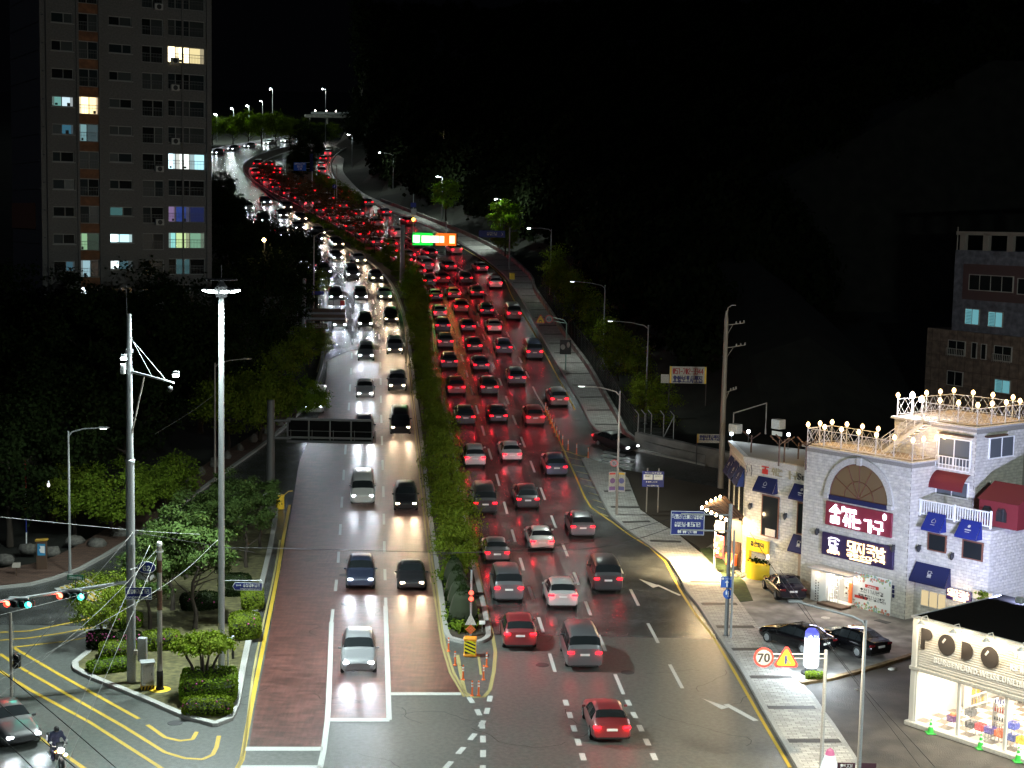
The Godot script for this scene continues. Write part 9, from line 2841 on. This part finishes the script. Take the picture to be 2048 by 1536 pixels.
# ---------------------------------------------------------------- motorcycle and its rider
func field_mesh(bones: Array, cell: float) -> MB:        # bones: a, b, ra, rb; smooth union meshed as surface nets
	var lo := Vector3.INF
	var hi := -Vector3.INF
	for k in bones:
		for j in 2:
			lo = lo.min(k[j] - Vector3.ONE * (k[2 + j] + cell * 3)); hi = hi.max(k[j] + Vector3.ONE * (k[2 + j] + cell * 3))
	var n := Vector3i(((hi - lo) / cell).ceil()) + Vector3i.ONE
	var val := PackedFloat32Array()
	val.resize(n.x * n.y * n.z)
	var dist := func(p: Vector3) -> float:
		var e := 0.0
		for k in bones:
			var ab: Vector3 = k[1] - k[0]
			var t := clampf((p - k[0]).dot(ab) / maxf(ab.length_squared(), 1e-6), 0, 1)
			e += exp(-22.0 * (p.distance_to(k[0] + ab * t) - lerpf(k[2], k[3], t)))
		return -log(maxf(e, 1e-30)) / 22.0
	for x in n.x:
		for y in n.y:
			for z in n.z: val[(x * n.y + y) * n.z + z] = dist.call(lo + Vector3(x, y, z) * cell)
	var at := func(c: Vector3i) -> float: return val[(c.x * n.y + c.y) * n.z + c.z]
	var vert := {}
	for x in n.x - 1:
		for y in n.y - 1:
			for z in n.z - 1:
				var sum := Vector3()
				var cnt := 0
				for e in [[0, 1], [0, 2], [0, 4], [1, 3], [1, 5], [2, 3], [2, 6], [3, 7], [4, 5], [4, 6], [5, 7], [6, 7]]:
					var a := Vector3i(x + (e[0] & 1), y + ((e[0] >> 1) & 1), z + ((e[0] >> 2) & 1))
					var b := Vector3i(x + (e[1] & 1), y + ((e[1] >> 1) & 1), z + ((e[1] >> 2) & 1))
					var va: float = at.call(a)
					var vb: float = at.call(b)
					if (va < 0) != (vb < 0):
						sum += Vector3(a).lerp(Vector3(b), va / (va - vb))
						cnt += 1
				if cnt: vert[Vector3i(x, y, z)] = lo + sum / cnt * cell
	var m := MB.new()
	var grad := func(p: Vector3) -> Vector3:
		var h := cell * 0.5
		return Vector3(dist.call(p + Vector3(h, 0, 0)) - dist.call(p - Vector3(h, 0, 0)), dist.call(p + Vector3(0, h, 0)) - dist.call(p - Vector3(0, h, 0)), dist.call(p + Vector3(0, 0, h)) - dist.call(p - Vector3(0, 0, h))).normalized()
	for c in vert:
		for ax in 3:
			var d := Vector3i()
			d[ax] = 1
			var q: Vector3i = c + d
			var va: float = at.call(c)
			if q[ax] >= n[ax]: continue
			var vb: float = at.call(q)
			if (va < 0) == (vb < 0): continue
			var u := Vector3i()
			var w := Vector3i()
			u[(ax + 1) % 3] = 1
			w[(ax + 2) % 3] = 1
			if not (vert.has(c - u) and vert.has(c - w) and vert.has(c - u - w)): continue
			var p0: Vector3 = vert[c - u - w]
			var p1: Vector3 = vert[c - w]
			var p2: Vector3 = vert[c]
			var p3: Vector3 = vert[c - u]
			if va < 0: m.quad_n(p0, p1, p2, p3, grad.call(p0), grad.call(p1), grad.call(p2), grad.call(p3))
			else: m.quad_n(p3, p2, p1, p0, grad.call(p3), grad.call(p2), grad.call(p1), grad.call(p0))
	return m

func build_rider() -> void:
	var g := G(114, 1532)
	var t := thing("motorcycle", "black motorcycle with a dazzling headlight and delivery box at the lower left corner", "motorcycle", g)
	t.rotation.y = PI + 0.55           # rides towards the lower right
	var tyre := MB.new().lathe([[0.2, -0.06], [0.29, -0.07], [0.32, 0], [0.29, 0.07], [0.2, 0.06]], 18, Transform3D(Basis(Vector3.BACK, PI / 2), Vector3())).done()
	for z in [-0.72, 0.68]:
		var w := part(t, "wheel", tyre, M.rubber, Vector3(0, 0.32, z))
		part(w, "rim", MB.new().lathe([[0.18, -0.03], [0.2, 0], [0.18, 0.03], [0.001, 0.04]], 14, Transform3D(Basis(Vector3.BACK, PI / 2), Vector3())), M.galv)
	part(t, "frame", MB.new().bev(Vector3(0, 0.5, 0.0), Vector3(0.26, 0.34, 0.7), 0.08).tube([Vector3(0, 0.32, -0.72), Vector3(0, 0.75, -0.55), Vector3(0, 0.98, -0.45)], 0.05, 7), M.black)
	part(t, "tank", MB.new().ball(Vector3(0, 0.78, -0.18), Vector3(0.17, 0.15, 0.3), 10), M.black)
	part(t, "seat", MB.new().bev(Vector3(0, 0.8, 0.3), Vector3(0.28, 0.12, 0.66), 0.05), M.rubber)
	part(t, "handlebar", MB.new().tube([Vector3(-0.36, 1.03, -0.3), Vector3(-0.15, 1.02, -0.42), Vector3(0.15, 1.02, -0.42), Vector3(0.36, 1.03, -0.3)], 0.018, 6), M.galv)
	part(t, "windshield", MB.new().bev(Vector3(0, 1.08, -0.55), Vector3(0.34, 0.3, 0.03), 0.01, Basis(Vector3.RIGHT, 0.4)), M.glass_dark)
	part(t, "exhaust", MB.new().cyl(Vector3(0.18, 0.35, 0.0), Vector3(0.2, 0.42, 0.8), 0.05, 0.06, 8), M.galv)
	part(t, "top_box", MB.new().bev(Vector3(0, 1.05, 0.72), Vector3(0.46, 0.42, 0.44), 0.05), M.black)
	for s in [-1, 1]: part(t, "mirror", MB.new().bev(Vector3(s * 0.34, 1.2, -0.34), Vector3(0.12, 0.08, 0.03), 0.01).tube([Vector3(s * 0.26, 1.03, -0.36), Vector3(s * 0.34, 1.18, -0.34)], 0.01, 4), M.galv)
	part(t, "headlight", MB.new().ball(Vector3(0, 0.9, -0.66), Vector3(0.13, 0.12, 0.08), 10), glow(Color(1, 0.94, 0.86), 26.0))
	spot(t, Vector3(0, 0.9, -0.72), Vector3(0, -0.12, -1), Color(1, 0.94, 0.86), 5.0, 40, 0.08, 0.9)
	part(t, "indicator_light", MB.new().ball(Vector3(0.2, 0.85, -0.58), Vector3(0.05, 0.05, 0.05), 7), glow(Color(1, 0.45, 0.12), 3.0))
	part(t, "side_light", MB.new().ball(Vector3(-0.25, 0.62, -0.5), Vector3(0.08, 0.06, 0.06), 7), glow(Color(0.9, 0.95, 1), 10.0))
	# the rider: one continuous figure, seated, hands on the grips
	var hip := Vector3(0, 0.93, 0.3)
	var chest := Vector3(0, 1.33, 0.12)
	var bones := [[hip, Vector3(0, 1.12, 0.24), 0.15, 0.145], [Vector3(0, 1.12, 0.24), chest, 0.145, 0.165], [chest, Vector3(0, 1.5, 0.06), 0.12, 0.055]]
	for s in [-1, 1]:
		var sh := Vector3(s * 0.19, 1.42, 0.1)
		var el := Vector3(s * 0.34, 1.17, -0.06)
		var hand := Vector3(s * 0.33, 1.07, -0.29)
		var kn := Vector3(s * 0.2, 0.78, -0.16)
		var an := Vector3(s * 0.17, 0.38, 0.1)
		bones.append_array([[chest + Vector3(0, 0.04, 0), sh, 0.1, 0.075], [sh, el, 0.068, 0.05], [el, hand, 0.048, 0.036], [hip + Vector3(s * 0.08, 0, 0), kn, 0.105, 0.075], [kn, an, 0.07, 0.045], [an, an + Vector3(0, -0.06, -0.2), 0.045, 0.04]])
	var rider := thing("person", "rider in a dark blue jacket and helmet sitting on the motorcycle", "person", g)
	rider.rotation.y = t.rotation.y
	part(rider, "body", field_mesh(bones, 0.03), mat(Color(0.012, 0.016, 0.045), 0.8))
	var head := MB.new().ball(Vector3(0, 1.63, 0.02), Vector3(0.12, 0.14, 0.14), 14)
	part(rider, "helmet", head, M.black)
	part(rider, "visor", MB.new().bev(Vector3(0, 1.62, -0.1), Vector3(0.17, 0.08, 0.06), 0.02), M.glass_dark)
	var gl := MB.new()
	for s in [-1, 1]:
		var h := Vector3(s * 0.33, 1.07, -0.29)
		gl.bev(h, Vector3(0.075, 0.04, 0.085), 0.012)
		for k in 4: gl.tube([h + Vector3(-0.027 + k * 0.018, 0.01, -0.035), h + Vector3(-0.027 + k * 0.018, 0.005, -0.075 - 0.006 * (k % 3)), h + Vector3(-0.027 + k * 0.018, -0.035, -0.085), h + Vector3(-0.027 + k * 0.018, -0.05, -0.06)], 0.009, 5)
		gl.tube([h + Vector3(-s * 0.035, 0, 0.02), h + Vector3(-s * 0.06, -0.02, -0.02), h + Vector3(-s * 0.05, -0.04, -0.045)], 0.01, 5)
	part(rider, "gloves", gl, M.rubber)
